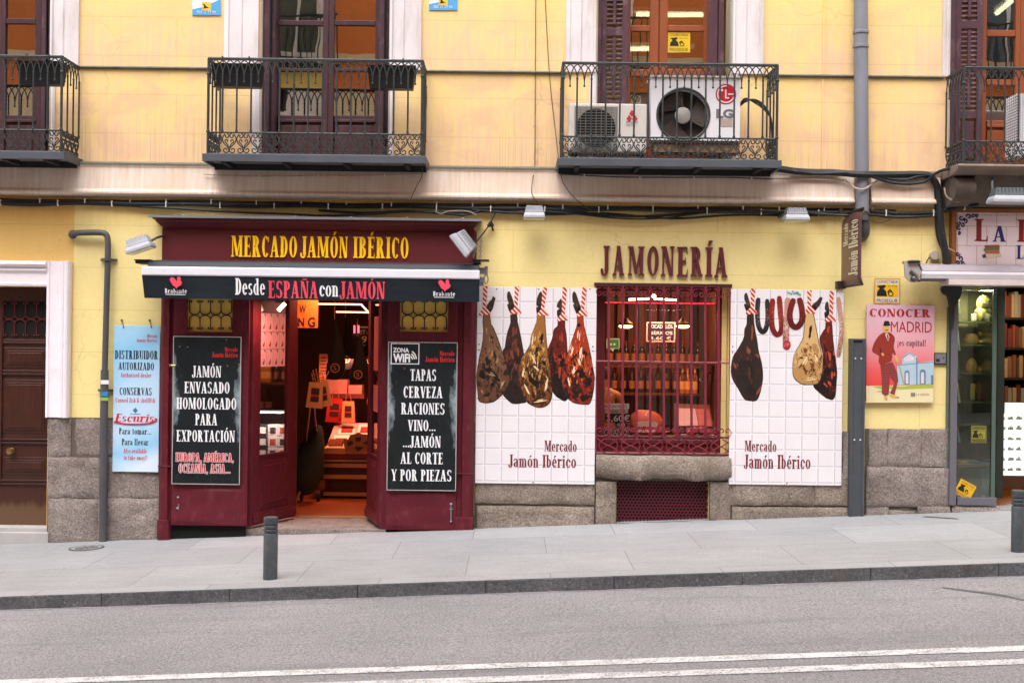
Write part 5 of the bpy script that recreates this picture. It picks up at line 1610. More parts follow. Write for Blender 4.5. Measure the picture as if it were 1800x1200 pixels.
def ham_mat(base, mid, dark, hi, scale, amt=.5, hi_amt=.62, sp=.84):
    k = NT('m_ham_print')
    n1 = k.noise(k.coord(1.1, 1, .75), scale, 5, .68, .9)
    n2 = k.noise(k.coord(1.2, 1, .7, loc=(4, 0, 2)), scale * 1.7, 4, .65, 1.2)
    n3 = k.noise(k.coord(2.2, 1, .55, loc=(1, 0, 7)), scale * 2.3, 5, .7, .6)
    sp_ = k.n('SeparateXYZ'); k.l(k.tc.outputs['Generated'], sp_.inputs[0])
    gx, gz_ = sp_.outputs[0], sp_.outputs[2]
    # printed blotches gather low in the middle, the glossy streaks higher up, the shank stays plain
    dx2 = k.math('POWER', k.math('MULTIPLY', k.math('SUBTRACT', gx, .5), 2.0), 2.0)
    dz2 = k.math('POWER', k.math('MULTIPLY', k.math('SUBTRACT', gz_, .27), 3.2), 2.0)
    low = k.math('SUBTRACT', .5, k.math('MULTIPLY', k.math('ADD', dx2, dz2), .45))
    dz3 = k.math('POWER', k.math('MULTIPLY', k.math('SUBTRACT', gz_, .5), 3.5), 2.0)
    mid_ = k.math('SUBTRACT', .5, k.math('MULTIPLY', k.math('ADD', k.math('MULTIPLY', dx2, 1.6), dz3), .5))
    c = k.mix(k.ramp(k.math('ADD', n1, k.math('MULTIPLY', k.math('SUBTRACT', gz_, .45), .35)), [(.45, 0.), (.5, 1.)]), lin(base), lin(mid))
    c = k.mix(k.ramp(k.math('ADD', n2, k.math('MULTIPLY', low, .16)), [(amt + .03, 0.), (amt + .05, 1.)]), c, lin(dark))
    c = k.mix(k.ramp(k.math('ADD', n3, k.math('MULTIPLY', mid_, .12)), [(hi_amt + .02, 0.), (hi_amt + .04, 1.)]), c, lin(hi))
    c = k.mix(k.ramp(k.noise(k.coord(1, 1, 1, loc=(8, 0, 8)), scale * 3.4, 3), [(sp, 0.), (sp + .02, 1.)]), c, lin('#e9dccf'))
    k.color(c); k.set(.35, spec=.45)
    return k.m
HOOF = ham_mat('#2c2220', '#3a2a25', '#181413', '#6b4a3a', 14, .52, .6)
def rope_mat():
    k = NT('m_rope_print')
    wv = k.n('TexWave'); wv.bands_direction = 'DIAGONAL'; wv.inputs['Scale'].default_value = 13; wv.inputs['Distortion'].default_value = .4
    k.l(k.coord(), wv.inputs[0])
    k.color(k.ramp(wv.outputs['Fac'], [(.58, lin('#bb3024')), (.68, lin('#ecd6c4'))])); k.set(.5)
    return k.m
ROPE = rope_mat()
SHADE = mat('#2a1f1c', .5, var=.1)
PD = .055
class Crop:
    def __init__(s, ox, oy, k): s.ox, s.oy, s.k = ox, oy, k
    def __call__(s, pts): return [(s.ox + a / s.k, s.oy + b / s.k) for a, b in pts]
def ham_board(rect, label):
    X0, X1, Z0, Z1 = R(*rect, PD)
    t = thing('ham_board', ((X0 + X1) / 2, -PD, Z0), label, 'sign')
    mb = MB(); mb.box(X0, X1, -PD, -PD + .02, Z0, Z1); mb.build('board', TILE, t, bevel=.003)
    mb = MB()
    for a in ((rect[0] + 36, rect[1] + 3), (rect[0] + 110, rect[1] + 3), (rect[2] - 10, rect[1] + 3), (rect[0] + 5, rect[1] + 100), (rect[2] - 5, rect[1] + 104), (rect[0] + 5, rect[1] + 110), (rect[2] - 5, rect[1] + 112), (rect[0] + 100, rect[3] - 3)):
        mb = MB(); mb.ball(W(a[0], a[1], PD), .008, 5); mb.build('screw', mat('#5b5552', .5), t)
    return t
def ham(t, crop, body, foot, m, dk, rope=None, knot=None, hi=None, dark=None):
    B = [(a + .5 * mnoise.noise((a * .3, b * .3, 1)), b + .5 * mnoise.noise((a * .3, b * .3, 7))) for a, b in smooth2(crop(body), 5)]; F_ = smooth2(crop(foot), 3)
    mb = MB(); cx = sum(a for a, b in B) / len(B); cy = sum(b for a, b in B) / len(B); pxpoly(mb, [(a + (1.1 if a > cx else -.9), b + (1.2 if b > cy else -.5)) for a, b in B], PD + .0008 + dk - .0004); mb.build('outline_print', SHADE, t)
    mb = MB(); pxpoly(mb, F_, PD + .001 + dk); mb.build('hoof_print', HOOF, t)
    mb = MB(); pxpoly(mb, B, PD + .0014 + dk); o = mb.build('ham_print', m, t)
    art_ = random.Random(len(t.name) + int(body[0][0]))
    for nm, spec, cc in (('dark_print', dark, '#1d1310'), ('gloss_print', hi, hi[0] if hi else '')):
        if not spec: continue
        mb = MB(); q = 0
        for (x, y, ln, wd_, an) in (spec[1:] if nm == 'gloss_print' else spec):
            n_ = 3 if nm == 'gloss_print' else 1
            for r_ in range(n_):
                ox, oy = (art_.uniform(-1, 1) * wd_ * 2.2, art_.uniform(-.6, .6) * ln) if n_ > 1 else (0, 0)
                k_ = 16; pts = []
                for i in range(k_):
                    a = 2 * PI * i / k_; rr = (1 + (.45 if n_ == 1 else .25) * art_.uniform(-1, 1)) * (1 if r_ == 0 else .6)
                    u, v = ln * rr * math.cos(a), wd_ * rr * math.sin(a)
                    ca, sa = math.cos(math.radians(an)), math.sin(math.radians(an))
                    pts.append((x + ox + u * ca - v * sa, y + oy + u * sa + v * ca))
                pxpoly(mb, crop(pts), PD + .0016 + dk + .00002 * q + (.0002 if nm == 'gloss_print' else 0)); q += 1
        mb.build(nm, mat(cc, .35), t)
    if rope:
        (a, b), (c, d_) = crop(rope)
        mb = MB(); w_ = 4.0
        pxpoly(mb, [(a - w_, b), (a + w_, b), (c + w_ * .7, d_), (c - w_ * .7, d_)], PD + .0022 + dk)
        (kx, ky), = crop([knot])
        pxpoly(mb, smooth2([(kx - 10, ky + 4), (kx - 6, ky - 3), (kx, ky - 7), (kx + 5, ky - 5), (kx + 10.5, ky + 2), (kx + 9, ky + 5), (kx, ky + 4), (kx - 6, ky + 6)], 3), PD + .0024 + dk)
        mb.build('rope_print', ROPE, t)
t = ham_board((837, 505, 1047, 850), 'white tiled board with five printed hams on striped ropes')
c4 = Crop(820, 490, 3.2417)
HB = ham_mat('#5f3c2a', '#77523c', '#281b15', '#a07a52', 8, .52, .6)
HD = ham_mat('#271b19', '#36221d', '#1a1414', '#74392a', 8, .52, .58)
HG = ham_mat('#6e3d1c', '#94602e', '#2e180f', '#cfa464', 9, .51, .57)
HR = ham_mat('#752212', '#9c341a', '#2a1210', '#dd6a34', 9, .51, .575)
HK = ham_mat('#2c1412', '#5f1e17', '#171112', '#96341f', 8, .49, .6)
ham(t, c4, [(253, 200), (253, 250), (240, 290), (228, 340), (220, 390), (205, 430), (200, 560), (205, 640), (225, 675), (265, 708), (310, 705), (340, 690), (335, 600), (325, 440), (318, 390), (305, 320), (290, 250), (282, 200)], [(282, 205), (270, 185), (272, 150), (262, 110), (245, 72), (232, 82), (232, 115), (240, 140), (232, 150), (250, 195)], HD, .0, [(288, 42), (280, 182)], (278, 185), ['#7c4130', (272, 300, 30, 6, 95), (262, 430, 26, 6, 80), (300, 420, 22, 5, 80), (270, 360, 18, 5, 100)])
ham(t, c4, [(525, 235), (520, 270), (500, 290), (490, 340), (470, 390), (458, 430), (462, 520), (480, 600), (500, 650), (550, 693), (580, 670), (590, 620), (575, 520), (572, 400), (568, 330), (560, 280), (556, 235)], [(556, 240), (545, 215), (548, 180), (543, 120), (535, 115), (518, 140), (515, 160), (528, 170), (515, 185), (525, 235)], HK, .0004, [(561, 48), (550, 220)], (547, 222), ['#a23a24', (545, 330, 30, 6, 90), (535, 520, 34, 6, 95), (552, 450, 22, 5, 90), (520, 460, 10, 7, 0)])
ham(t, c4, [(103, 200), (95, 240), (98, 300), (92, 370), (78, 430), (65, 500), (60, 560), (65, 640), (72, 690), (110, 705), (150, 698), (185, 672), (215, 640), (240, 590), (245, 565), (235, 530), (222, 480), (200, 410), (180, 350), (160, 300), (143, 260), (133, 205)], [(133, 215), (135, 195), (150, 170), (160, 130), (165, 110), (150, 100), (145, 115), (130, 130), (115, 155), (103, 205)], HB, .0016, [(108, 42), (100, 182)], (103, 190), ['#a88a6c', (112, 290, 16, 3, 85), (135, 345, 10, 2.5, 80), (145, 540, 18, 4, 15), (85, 640, 12, 3, 60), (200, 600, 22, 4, 120)], [(92, 545, 26, 16, 60), (130, 525, 28, 14, 10), (168, 560, 30, 12, 50), (150, 600, 16, 10, 0), (118, 660, 22, 9, 150)])
ham(t, c4, [(405, 200), (398, 250), (385, 290), (370, 330), (365, 370), (345, 410), (310, 460), (296, 520), (298, 560), (315, 630), (345, 695), (385, 722), (425, 730), (470, 705), (487, 640), (480, 560), (472, 490), (462, 430), (452, 330), (448, 270), (440, 200)], [(440, 210), (425, 190), (435, 150), (435, 110), (428, 75), (415, 80), (402, 110), (398, 145), (408, 160), (398, 165), (405, 205)], HG, .0020, [(448, 50), (432, 185)], (435, 192), ['#e3c79a', (385, 460, 26, 5, 65), (392, 500, 20, 5, 40), (325, 545, 26, 5, 100), (345, 640, 30, 5, 60), (420, 705, 34, 4, 170), (385, 340, 24, 4, 100), (455, 600, 34, 5, 100)], [(385, 590, 30, 20, 20), (362, 560, 18, 10, 70), (430, 340, 26, 9, 100), (400, 410, 24, 8, 120), (440, 480, 20, 8, 60)])
ham(t, c4, [(635, 208), (632, 260), (620, 300), (600, 360), (580, 420), (560, 470), (545, 530), (548, 600), (570, 660), (610, 700), (685, 713), (708, 690), (722, 630), (728, 560), (720, 510), (705, 430), (690, 360), (675, 300), (665, 250), (660, 208)], [(660, 215), (645, 195), (652, 165), (640, 130), (625, 85), (612, 72), (603, 90), (605, 125), (615, 145), (607, 150), (635, 212)], HR, .0024, [(673, 50), (660, 190)], (660, 195), ['#f0c9ae', (655, 430, 34, 5, 100), (648, 470, 20, 5, 80), (608, 530, 20, 5, 110), (600, 400, 26, 4, 110), (640, 330, 24, 4, 95), (585, 590, 26, 4, 80)], [(660, 545, 34, 18, 30), (700, 590, 30, 12, 110), (675, 675, 32, 15, 160), (640, 265, 14, 9, 0), (715, 520, 22, 6, 80), (610, 640, 24, 9, 40)])
LOGO = mat('#6f2129', .45, var=.08)
mb = MB(); write(mb, 'Mercado', (957, 774, 1014, 793), PD + .002); write(mb, 'Jamón Ibérico', (894, 799, 1013, 821), PD + .002); mb.build('lettering', LOGO, t)
t = ham_board((1283, 509, 1481, 852), 'white tiled board with three printed hams and a row of sausages')
c7 = Crop(1270, 490, 3.2435)
ham(t, c7, [(145, 195), (140, 260), (128, 290), (122, 340), (90, 400), (60, 450), (50, 520), (60, 570), (90, 620), (125, 680), (160, 694), (190, 690), (212, 650), (228, 560), (222, 480), (205, 420), (195, 350), (180, 270), (172, 195)], [(172, 200), (165, 180), (160, 150), (150, 115), (138, 80), (125, 90), (125, 120), (135, 140), (122, 148), (145, 200)], ham_mat('#2b201d', '#33231f', '#1f1918', '#5e3423', 6, .55, .61), .0, [(176, 55), (168, 180)], (164, 186), ['#8a4a30', (165, 300, 34, 5, 95), (160, 420, 20, 8, 80), (195, 440, 12, 5, 80), (75, 500, 18, 5, 70), (205, 640, 20, 5, 110)])
ham(t, c7, [(590, 235), (588, 280), (570, 310), (555, 350), (575, 440), (570, 530), (520, 600), (560, 650), (612, 685), (640, 665), (648, 580), (650, 520), (640, 440), (628, 350), (618, 235)], [(618, 240), (605, 225), (610, 180), (600, 130), (588, 140), (583, 170), (590, 185), (580, 195), (590, 238)], HK, .0004, [(622, 70), (620, 225)], (612, 230), ['#b0452c', (622, 440, 26, 8, 80), (630, 540, 20, 7, 90), (600, 300, 24, 5, 100), (600, 600, 16, 8, 60)])
ham(t, c7, [(480, 195), (470, 260), (462, 330), (440, 380), (410, 430), (402, 500), (410, 560), (455, 598), (500, 600), (545, 592), (565, 540), (572, 470), (560, 410), (545, 350), (530, 270), (512, 195)], [(512, 200), (530, 180), (555, 150), (570, 110), (555, 105), (540, 125), (510, 150), (480, 200)], ham_mat('#ae8450', '#c8a46e', '#6e3d20', '#e0b060', 11, .56, .62), .0016, [(496, 65), (494, 180)], (498, 182), ['#e0c898', (470, 470, 26, 5, 120), (540, 460, 22, 5, 70), (500, 580, 30, 4, 175)], [(500, 300, 34, 7, 95), (470, 520, 10, 4, 30), (520, 520, 12, 4, 150), (450, 450, 12, 4, 20)])
def sausage(line, r, m, dk):
    P = [(a, b) for a, b, _ in catmull([(a, b, 0) for a, b in c7(line)], 5)]
    L, Rr = [], []
    for i, p in enumerate(P):
        a, b = P[max(i - 1, 0)], P[min(i + 1, len(P) - 1)]
        tx, ty = b[0] - a[0], b[1] - a[1]; q = math.hypot(tx, ty) or 1
        rr = r * (.55 if i in (0, len(P) - 1) else .9 if i in (1, len(P) - 2) else 1)
        L.append((p[0] - ty / q * rr, p[1] + tx / q * rr)); Rr.append((p[0] + ty / q * rr, p[1] - tx / q * rr))
    mb = MB()
    for i in range(len(P) - 1): pxpoly(mb, [L[i], L[i + 1], Rr[i + 1], Rr[i]], PD + .0012 + dk + .00003 * i)
    mb.build('sausage_print', m, t)
sausage([(205, 108), (199, 180), (204, 260), (225, 302), (247, 285), (258, 220), (254, 115)], 4.3, ham_mat('#25201f', '#302927', '#1c1919', '#9a9490', 34, .6, .56), .0)
sausage([(287, 112), (280, 200), (285, 280), (310, 318), (337, 290), (331, 200), (323, 98)], 4.8, ham_mat('#6f1a18', '#84221d', '#5e1915', '#d07a60', 34, .56, .58), .001)
sausage([(372, 108), (370, 200), (363, 290), (362, 398)], 5.6, ham_mat('#a87264', '#b98777', '#6a2f28', '#e6d4c8', 34, .54, .56), .002)
sausage([(407, 112), (384, 190), (392, 255), (422, 275), (452, 240), (452, 170), (436, 108)], 5.2, ham_mat('#5a1716', '#6e1f1b', '#4b1614', '#b85a44', 30, .54, .6), .003)
sausage([(660, 104), (671, 200), (680, 280), (675, 350), (660, 448)], 4.2, ham_mat('#ab7f6c', '#b88c78', '#7f5042', '#e0ccbc', 34, .56, .58), .001)
mb = MB(); pxpoly(mb, [(a, b) for a, b in arc2(1383, 606, 7, 9, 0, 340, 14)], PD + .0050); mb.build('sausage_print', ham_mat('#9b2430', '#b02b38', '#7a1822', '#e0b9b4', 34, .62, .6), t)
mb = MB()
for a, b, c, d_ in ((1384, 512, 1392, 515), (1394, 514, 1404, 512), (1400, 514, 1408, 517)): pxpoly(mb, [(a, b), (c, d_), (c, d_ + 3), (a, b + 3)], PD + .0055)
mb.build('string_print', mat('#5fa595', .5), t)
mb = MB(); write(mb, 'Mercado', (1309, 774, 1365, 793), PD + .002); write(mb, 'Jamón Ibérico', (1308, 799, 1425, 823), PD + .002); mb.build('lettering', LOGO, t)

# ------------------------------------------------------------------ raised wall letters over the barred window
t = thing('wall_lettering', (wx(1167), -.03, wz(488, 1167)), 'dark red raised JAMONERÍA letters on the yellow wall over the barred window', 'lettering')
boxes = [('J', 1056, 1072, 432, 483), ('A', 1077, 1098, 432, 484), ('M', 1104, 1133, 433, 484), ('O', 1138, 1158, 433, 484), ('N', 1162, 1186, 433, 485), ('E', 1190, 1209, 434, 486), ('R', 1214, 1236, 434, 486), ('Í', 1240, 1253, 435, 486), ('A', 1256, 1279, 435, 487)]
LM = mat('#5c1e27', .5, var=.1)
for ch, a, b, y0, y1 in boxes:
    mb = MB(); ps, wd = serif_polys(ch)
    X0, X1, Z0, Z1 = R(a, y0, b, y1, .03)
    mu = min(u for p in ps for u, v in p); xu = max(u for p in ps for u, v in p)
    mb.polys(ps, lambda u, v, w: (X0 + (X1 - X0) * (u - mu) / (xu - mu), -.006 - w, Z0 + (Z1 - Z0) * v), .028)
    mb.build('letter', LM, t)

# ------------------------------------------------------------------ barred shop window
mb = MB()
wd_ = -.2
for r in ((1047, 501, 1063, 800), (1258, 501, 1268, 800), (1063, 501, 1258, 512), (1063, 780, 1258, 800)): bx(mb, *r, wd_, .06)
bx(mb, 1063, 772, 1258, 780, wd_ + .02, .03)
win = mb.build('shop_window', M['maroon_dark'], house, bevel=.005)
mb = MB(); X0, X1, Z0, Z1 = R(1062, 511, 1259, 781, wd_); mb.box(X0, X1, .225, .231, Z0, Z1); mb.build('pane', M['glass_shop'], win)
mb = MB(); X0, X1, Z0, Z1 = R(1268, 501, 1290, 800, wd_); mb.box(X0, wx(1283.4), .2, .33, Z0, Z1); mb.build('reveal', M['lower'], house)
GD = .035
gr = thing('window_grille', (wx(1165), -GD, wz(800, 1165)), 'dark red iron window grille with scrolls in front of the shop window', 'window grille')
GM = mat('#7b2435', .45, var=.12, dirt='#8d4d55', dirt_amt=.15, dscale=30)
mb = MB()
bx(mb, 1045, 498, 1287, 504, GD + .01, .05); mb.build('head_bar', mat('#401a1d', .5), gr)
for i, px in enumerate([1047, 1070, 1094.5, 1119, 1143, 1167, 1191, 1215.5, 1240, 1263, 1284]):
    mb = MB()
    if i in (0, 10): mb.cyl(W(px + (1 if i == 0 else -1), 800, GD), W(px + (1 if i == 0 else -1), 503, GD), .009, n=6)
    else: mb.cyl(W(px, 770, GD), W(px, 503, GD), .0125, n=8)
    mb.build('bar', GM, gr, smooth=True)
for y in (637, 768, 797):
    mb = MB(); mb.tube([W(1046, y - 2.5 + (1 if y > 700 else 0), GD + .0), W(1286, y + 1, GD + .0)], .010, 6); mb.build('cross_rail', GM, gr, smooth=True)
ms, mb = MB(), MB()
for i in range(10):
    c = 1058.5 + i * 24.2
    if c > 1275: c = 1274
    for s in (1, -1):
        mb.tube([W(c + s * u, 506 + i * .3 + v, GD + .016) for u, v in [(2, 0), (6, 0)] + arc2(4.5, 6, 6, 6, -80, 60, 7) + spiral(5, 9, 5, 1.6, 60, 300, 7)], .0052, 5)
        ms.tube([W(c + s * u, 766 + i * .2 - v, GD + .016) for u, v in [(1, 0), (6, 0)] + arc2(5, 7, 6, 7, -80, 70, 7) + spiral(5, 10, 4.5, 1.6, 70, 300, 7)], .006, 5)
mb.build('scroll', GM, gr, smooth=True); ms.build('scroll', GM, gr, smooth=True)
mb = MB()
for i in range(6):
    a = 1049 + i * 39.5
    for s in (1, -1):
        P = [W(a + (39.5 * u if s > 0 else 39.5 * (1 - u)), 769 + 27 * v + i * .5, GD + .012 * s) for u, v in ((0, .02), (.18, .25), (.4, .44), (.62, .56), (.85, .76), (1, .97))]
        mb.tube(P, .0065, 5)
        P = [W(a + 19.7 * s * .0 + (20 + s * u) , 769 + 27 * v + i * .5, GD - .008 * s) for u, v in ((3, .0), (14, .25), (17, .5), (13, .78), (4, 1))]
        mb.tube(P, .0065, 5)
mb.build('lattice', GM, gr, smooth=True)

# perforated vent under the window
vt = thing('vent_grille', (wx(1164), .05, 0), 'dark red sheet vent with round holes set low in the granite', 'vent')
X0, X1, Z0, Z1 = R(1080, 838, 1250, 920, -.08)
mb = MB(); mb.box(X0 - .1, X1 + .1, .16, .18, Z0 - .2, Z1 + .1); mb.build('back', M['void'], vt)
# the sheet is a real web: hexagonal rings of metal round every hole
mb = MB()
px_, pz_ = .0355, .0307
rows = int((Z1 - Z0 + .1) / pz_); cols = int((X1 - X0) / px_) + 1
for j in range(rows):
    for i in range(cols):
        cx = X0 + (i + (.5 if j % 2 else 0)) * px_; cz = Z0 - .1 + j * pz_
        if cz < gz(cx) - .03: continue
        o_ = [(cx + px_ / math.sqrt(3) * math.cos(PI / 6 + k * PI / 3), cz + px_ / math.sqrt(3) * math.sin(PI / 6 + k * PI / 3)) for k in range(6)]
        i_ = [(cx + .0128 * math.cos(PI / 6 + k * PI / 3), cz + .0128 * math.sin(PI / 6 + k * PI / 3)) for k in range(6)]
        vs = [(p[0], .08, p[1]) for p in o_] + [(p[0], .08, p[1]) for p in i_] + [(p[0], .088, p[1]) for p in i_]
        mb.add(vs, [(k, (k + 1) % 6, 6 + (k + 1) % 6, 6 + k) for k in range(6)] + [(6 + k, 6 + (k + 1) % 6, 12 + (k + 1) % 6, 12 + k) for k in range(6)])
mb.build('perforated_sheet', mat('#5a1c28', .5, var=.15), vt, recalc=False)

# ------------------------------------------------------------------ poster of a man in a red suit
d = .05
X0, X1, Z0, Z1 = R(1523, 536, 1642, 706, d)
t = thing('poster', ((X0 + X1) / 2, -d, Z0), 'pink framed poster of a man in a red suit before an arched gate', 'poster')
hh = Z1 - Z0
mb = MB(); mb.box(X0, X1, -d, -d + .025, Z0, Z1)
mb.build('panel', gradient('m_poster_sky', [(0, '#d8433f'), (.2, '#dd5a58'), (.62, '#dfa3ad'), (1, '#dcb6c6')], hh * .17, hh * .95), t, bevel=.002)
cp = Crop(1520, 480, 5.0)
def art(name, m, polys_, k, sm=0):
    mb = MB()
    for i, p in enumerate(polys_):
        q = cp(p)
        if sm: q = smooth2(q, 3)
        pxpoly(mb, q, d + .0008 * k + .00004 * i)
    return mb.build(name, m, t)
art('ground_print', mat('#dccfa4', .5, var=.04), [[(12, 990), (605, 980), (603, 1135), (14, 1137)]], 1)
art('grass_print', mat('#a3b04a', .5, var=.1), [[(70, 1000), (160, 985), (330, 995), (420, 985), (520, 978), (605, 985), (600, 1010), (450, 1015), (330, 1022), (250, 1018), (160, 1022)], [(90, 1040), (150, 1030), (290, 1040), (200, 1052)]], 2)
PALE, PLINE = mat('#a8c0cc', .5, var=.1), mat('#5f7c98', .5)
art('gate_print', PALE, [[(285, 982), (285, 800), (330, 800), (330, 740), (395, 690), (440, 720), (460, 730), (460, 790), (606, 768), (606, 975)]], 2.4)
def arch(cx, y0, y1, w_): return [(cx - w_, y1)] + [(cx + w_ * math.cos(math.radians(a)), y0 + w_ * math.sin(math.radians(-a))) for a in range(180, -1, -20)] + [(cx + w_, y1)]
art('arch_print', PLINE, [arch(372, 875, 978, 22), arch(510, 870, 975, 26), [(582, 975), (582, 895), (604, 895), (604, 975)], [(280, 806), (606, 778), (606, 784), (280, 812)], [(328, 745), (395, 697), (440, 728), (440, 733), (395, 703), (330, 750)], [(452, 740), (462, 740), (464, 978), (454, 978)]], 3)
art('gate_light_print', mat('#d9c6d2', .5), [arch(372, 885, 970, 12), arch(508, 882, 968, 14), [(345, 745), (395, 712), (435, 740), (435, 770), (345, 775)]], 3.6)
SUIT = mat('#8f2f22', .5, var=.08)
art('jacket_print', SUIT, [[(160, 525), (120, 555), (85, 610), (65, 670), (75, 695), (125, 725), (122, 770), (140, 805), (190, 790), (235, 770), (245, 700), (262, 720), (272, 705), (255, 650), (265, 580), (250, 545), (215, 520)]], 3.4, 1)
def check_cloth():
    k = NT('m_checked_cloth')
    b = k.n('TexBrick'); b.offset = 0; b.inputs['Scale'].default_value = 1; b.inputs['Brick Width'].default_value = .02; b.inputs['Row Height'].default_value = .022; b.inputs['Mortar Size'].default_value = .0025
    b.inputs['Color1'].default_value = b.inputs['Color2'].default_value = lin('#9c3a38'); b.inputs['Mortar'].default_value = lin('#4f2326')
    k.l(k.coord(1, 1, 1, rot=(PI / 2, 0, 0)), b.inputs['Vector']); k.color(b.outputs[0]); return k.m
art('trousers_print', check_cloth(), [[(137, 800), (150, 920), (152, 1060), (185, 1078), (212, 1065), (222, 910), (262, 965), (222, 1055), (262, 1070), (295, 945), (288, 880), (245, 780), (190, 795)]], 3.8)
art('skin_print', mat('#d6a95e', .5), [[(160, 470), (160, 495), (172, 520), (195, 530), (213, 515), (217, 480), (212, 455), (170, 455)], [(145, 700), (165, 705), (175, 720), (155, 728)], [(255, 725), (275, 720), (290, 745), (300, 790), (290, 790), (270, 755)], [(165, 1075), (195, 1080), (205, 1110), (175, 1110)], [(215, 1068), (260, 1066), (300, 1092), (270, 1098), (225, 1085)]], 4.2)
art('hat_print', mat('#1c1c20', .5), [[(157, 455), (168, 450), (168, 430), (180, 420), (205, 420), (218, 430), (220, 450), (235, 455), (215, 463), (175, 465)], [(178, 500), (206, 496), (206, 503), (180, 507)], [(128, 640), (150, 690), (138, 700)], [(182, 1105), (196, 1108), (188, 1118)], [(285, 1085), (303, 1090), (290, 1100)]], 4.6)
art('shirt_print', mat('#dccfd4', .5), [[(180, 535), (205, 530), (218, 560), (205, 598), (192, 570)]], 4.2)
art('tie_print', mat('#b52a35', .5), [[(192, 540), (206, 538), (212, 570), (203, 590), (196, 562)]], 4.8)
mb = MB(); mb.tube([W(*cp([(295, 770)])[0], d + .004), W(*cp([(345, 975)])[0], d + .004)], .004, 5); mb.build('cane_print', mat('#c79a4e', .5), t)
mb = MB(); write(mb, 'CONOCER', (1528, 543, 1636, 557), d + .002, track=.02); write(mb, 'MADRID', (1566, 564, 1638, 584), d + .002, sans=True); mb.build('lettering', mat('#b02a35', .5, var=.1), t)
mb = MB(); write(mb, '¡es capital!', (1577, 597, 1628, 608), d + .002); mb.build('lettering', mat('#6a4450', .5), t)
mb = MB(); pxpoly(mb, [(1601, 690), (1609, 690), (1609, 697), (1601, 697)], d + .002); write(mb, 'LA LIBRERÍA', (1611, 691, 1634, 695), d + .002, sans=True); mb.build('imprint', mat('#857c70', .5), t)
alarm_sign('alarm_sign', (1537, 489, 1582, 534), .03, 'square yellow bordered alarm sign above the pink poster')

# blue and white stickers cut off by the top edge
def sticker(rect, label):
    d = .012
    x0, y0, x1, y1 = rect
    X0, X1, Z0, Z1 = R(*rect, d)
    t = thing('alarm_notice', ((X0 + X1) / 2, -d, Z0), label, 'sticker')
    mb = MB(); mb.box(X0, X1, -d, -d + .006, Z0, Z1); mb.build('sheet', mat('#dcdce6', .5, var=.04), t)
    mb = MB(); pxpoly(mb, [(x0, y1 - 10), (x0 + 18, y1 - 14), (x1 - 18, y1 - 20), (x1, y1 - 28), (x1, y1), (x0, y1)], d + .001); mb.build('blue_field', mat('#4d9bd2', .5, var=.05), t)
    mb = MB(); plate(mb, (x0 + 17, y1 - 23, x0 + 33, y1 - 8), d + .003, .001); mb.build('yellow_field', mat('#dcb93c', .5), t)
    mb = MB(); pxpoly(mb, [(x0 + 18, y1 - 20), (x0 + 22, y1 - 19), (x0 + 25, y1 - 15), (x0 + 30, y1 - 13), (x0 + 24, y1 - 12), (x0 + 18, y1 - 11), (x0 + 21, y1 - 15)], d + .004); mb.build('figure', M['black'], t)
    mb = MB(); write(mb, '902 11 77 99', (x0 + 8, y1 - 8, x1 - 9, y1 - 3), d + .004, sans=True); mb.build('lettering', M['white'], t)
sticker((338, -20, 388, 27), 'blue and white alarm notice beside the left window surround')
sticker((754, -28, 804, 18), 'blue and white alarm notice right of the balcony over the shopfront')
# ------------------------------------------------------------------ pipes, lamps, cables and street things
# left iron pipe: elbow out of the wall, straight run to the pavement
t = thing('gas_pipe', W(182, 945, .09), 'dark iron pipe bending out of the wall beside the blue sign', 'pipe')
P = [W(127, 412, -.05), W(127, 412, .03), W(133, 410, .075), W(150, 409, .085), W(176, 409, .085), W(186, 412, .085), W(189.5, 424, .085), W(189, 470, .085), W(184, 655, .085)]
mb = MB(); mb.tube(catmull(P, 5), .030, 12); mb.build('upper_pipe', M['pipe_iron'], t, smooth=True)
mb = MB(); mb.tube([W(184, 650, .085), W(182, 800, .085), W(181, 952, .085)], .040, 12); mb.build('lower_pipe', M['pipe_iron'], t, smooth=True)
mb = MB(); x, y, z = W(128, 412, .05); mb.ball((x, y, z), .046, 10, (1, .7, 1)); mb.build('elbow', M['pipe_iron'], t, smooth=True)
for py in (456, 686):
    mb = MB(); x, y, z = W(188 if py < 500 else 183.5, py, .085)
    mb.lathe([(.044, -.012), (.048, -.012), (.048, .012), (.044, .012)], (x, y, z), n=14); mb.box(x - .08, x + .08, -.04, 0, z - .01, z + .01); mb.build('bracket', M['pipe_iron'], t)
mb = MB(); bx(mb, 177, 668, 191, 675, .128, .02); mb.build('sticker', M['white'], t)
mb = MB(); bx(mb, 177, 688, 189, 696, .13, .02); mb.build('sticker', mat('#2f7fb4', .5), t)
mb = MB(); bx(mb, 177, 698, 190, 704, .13, .02); mb.build('sticker', mat('#7fae4a', .5), t)

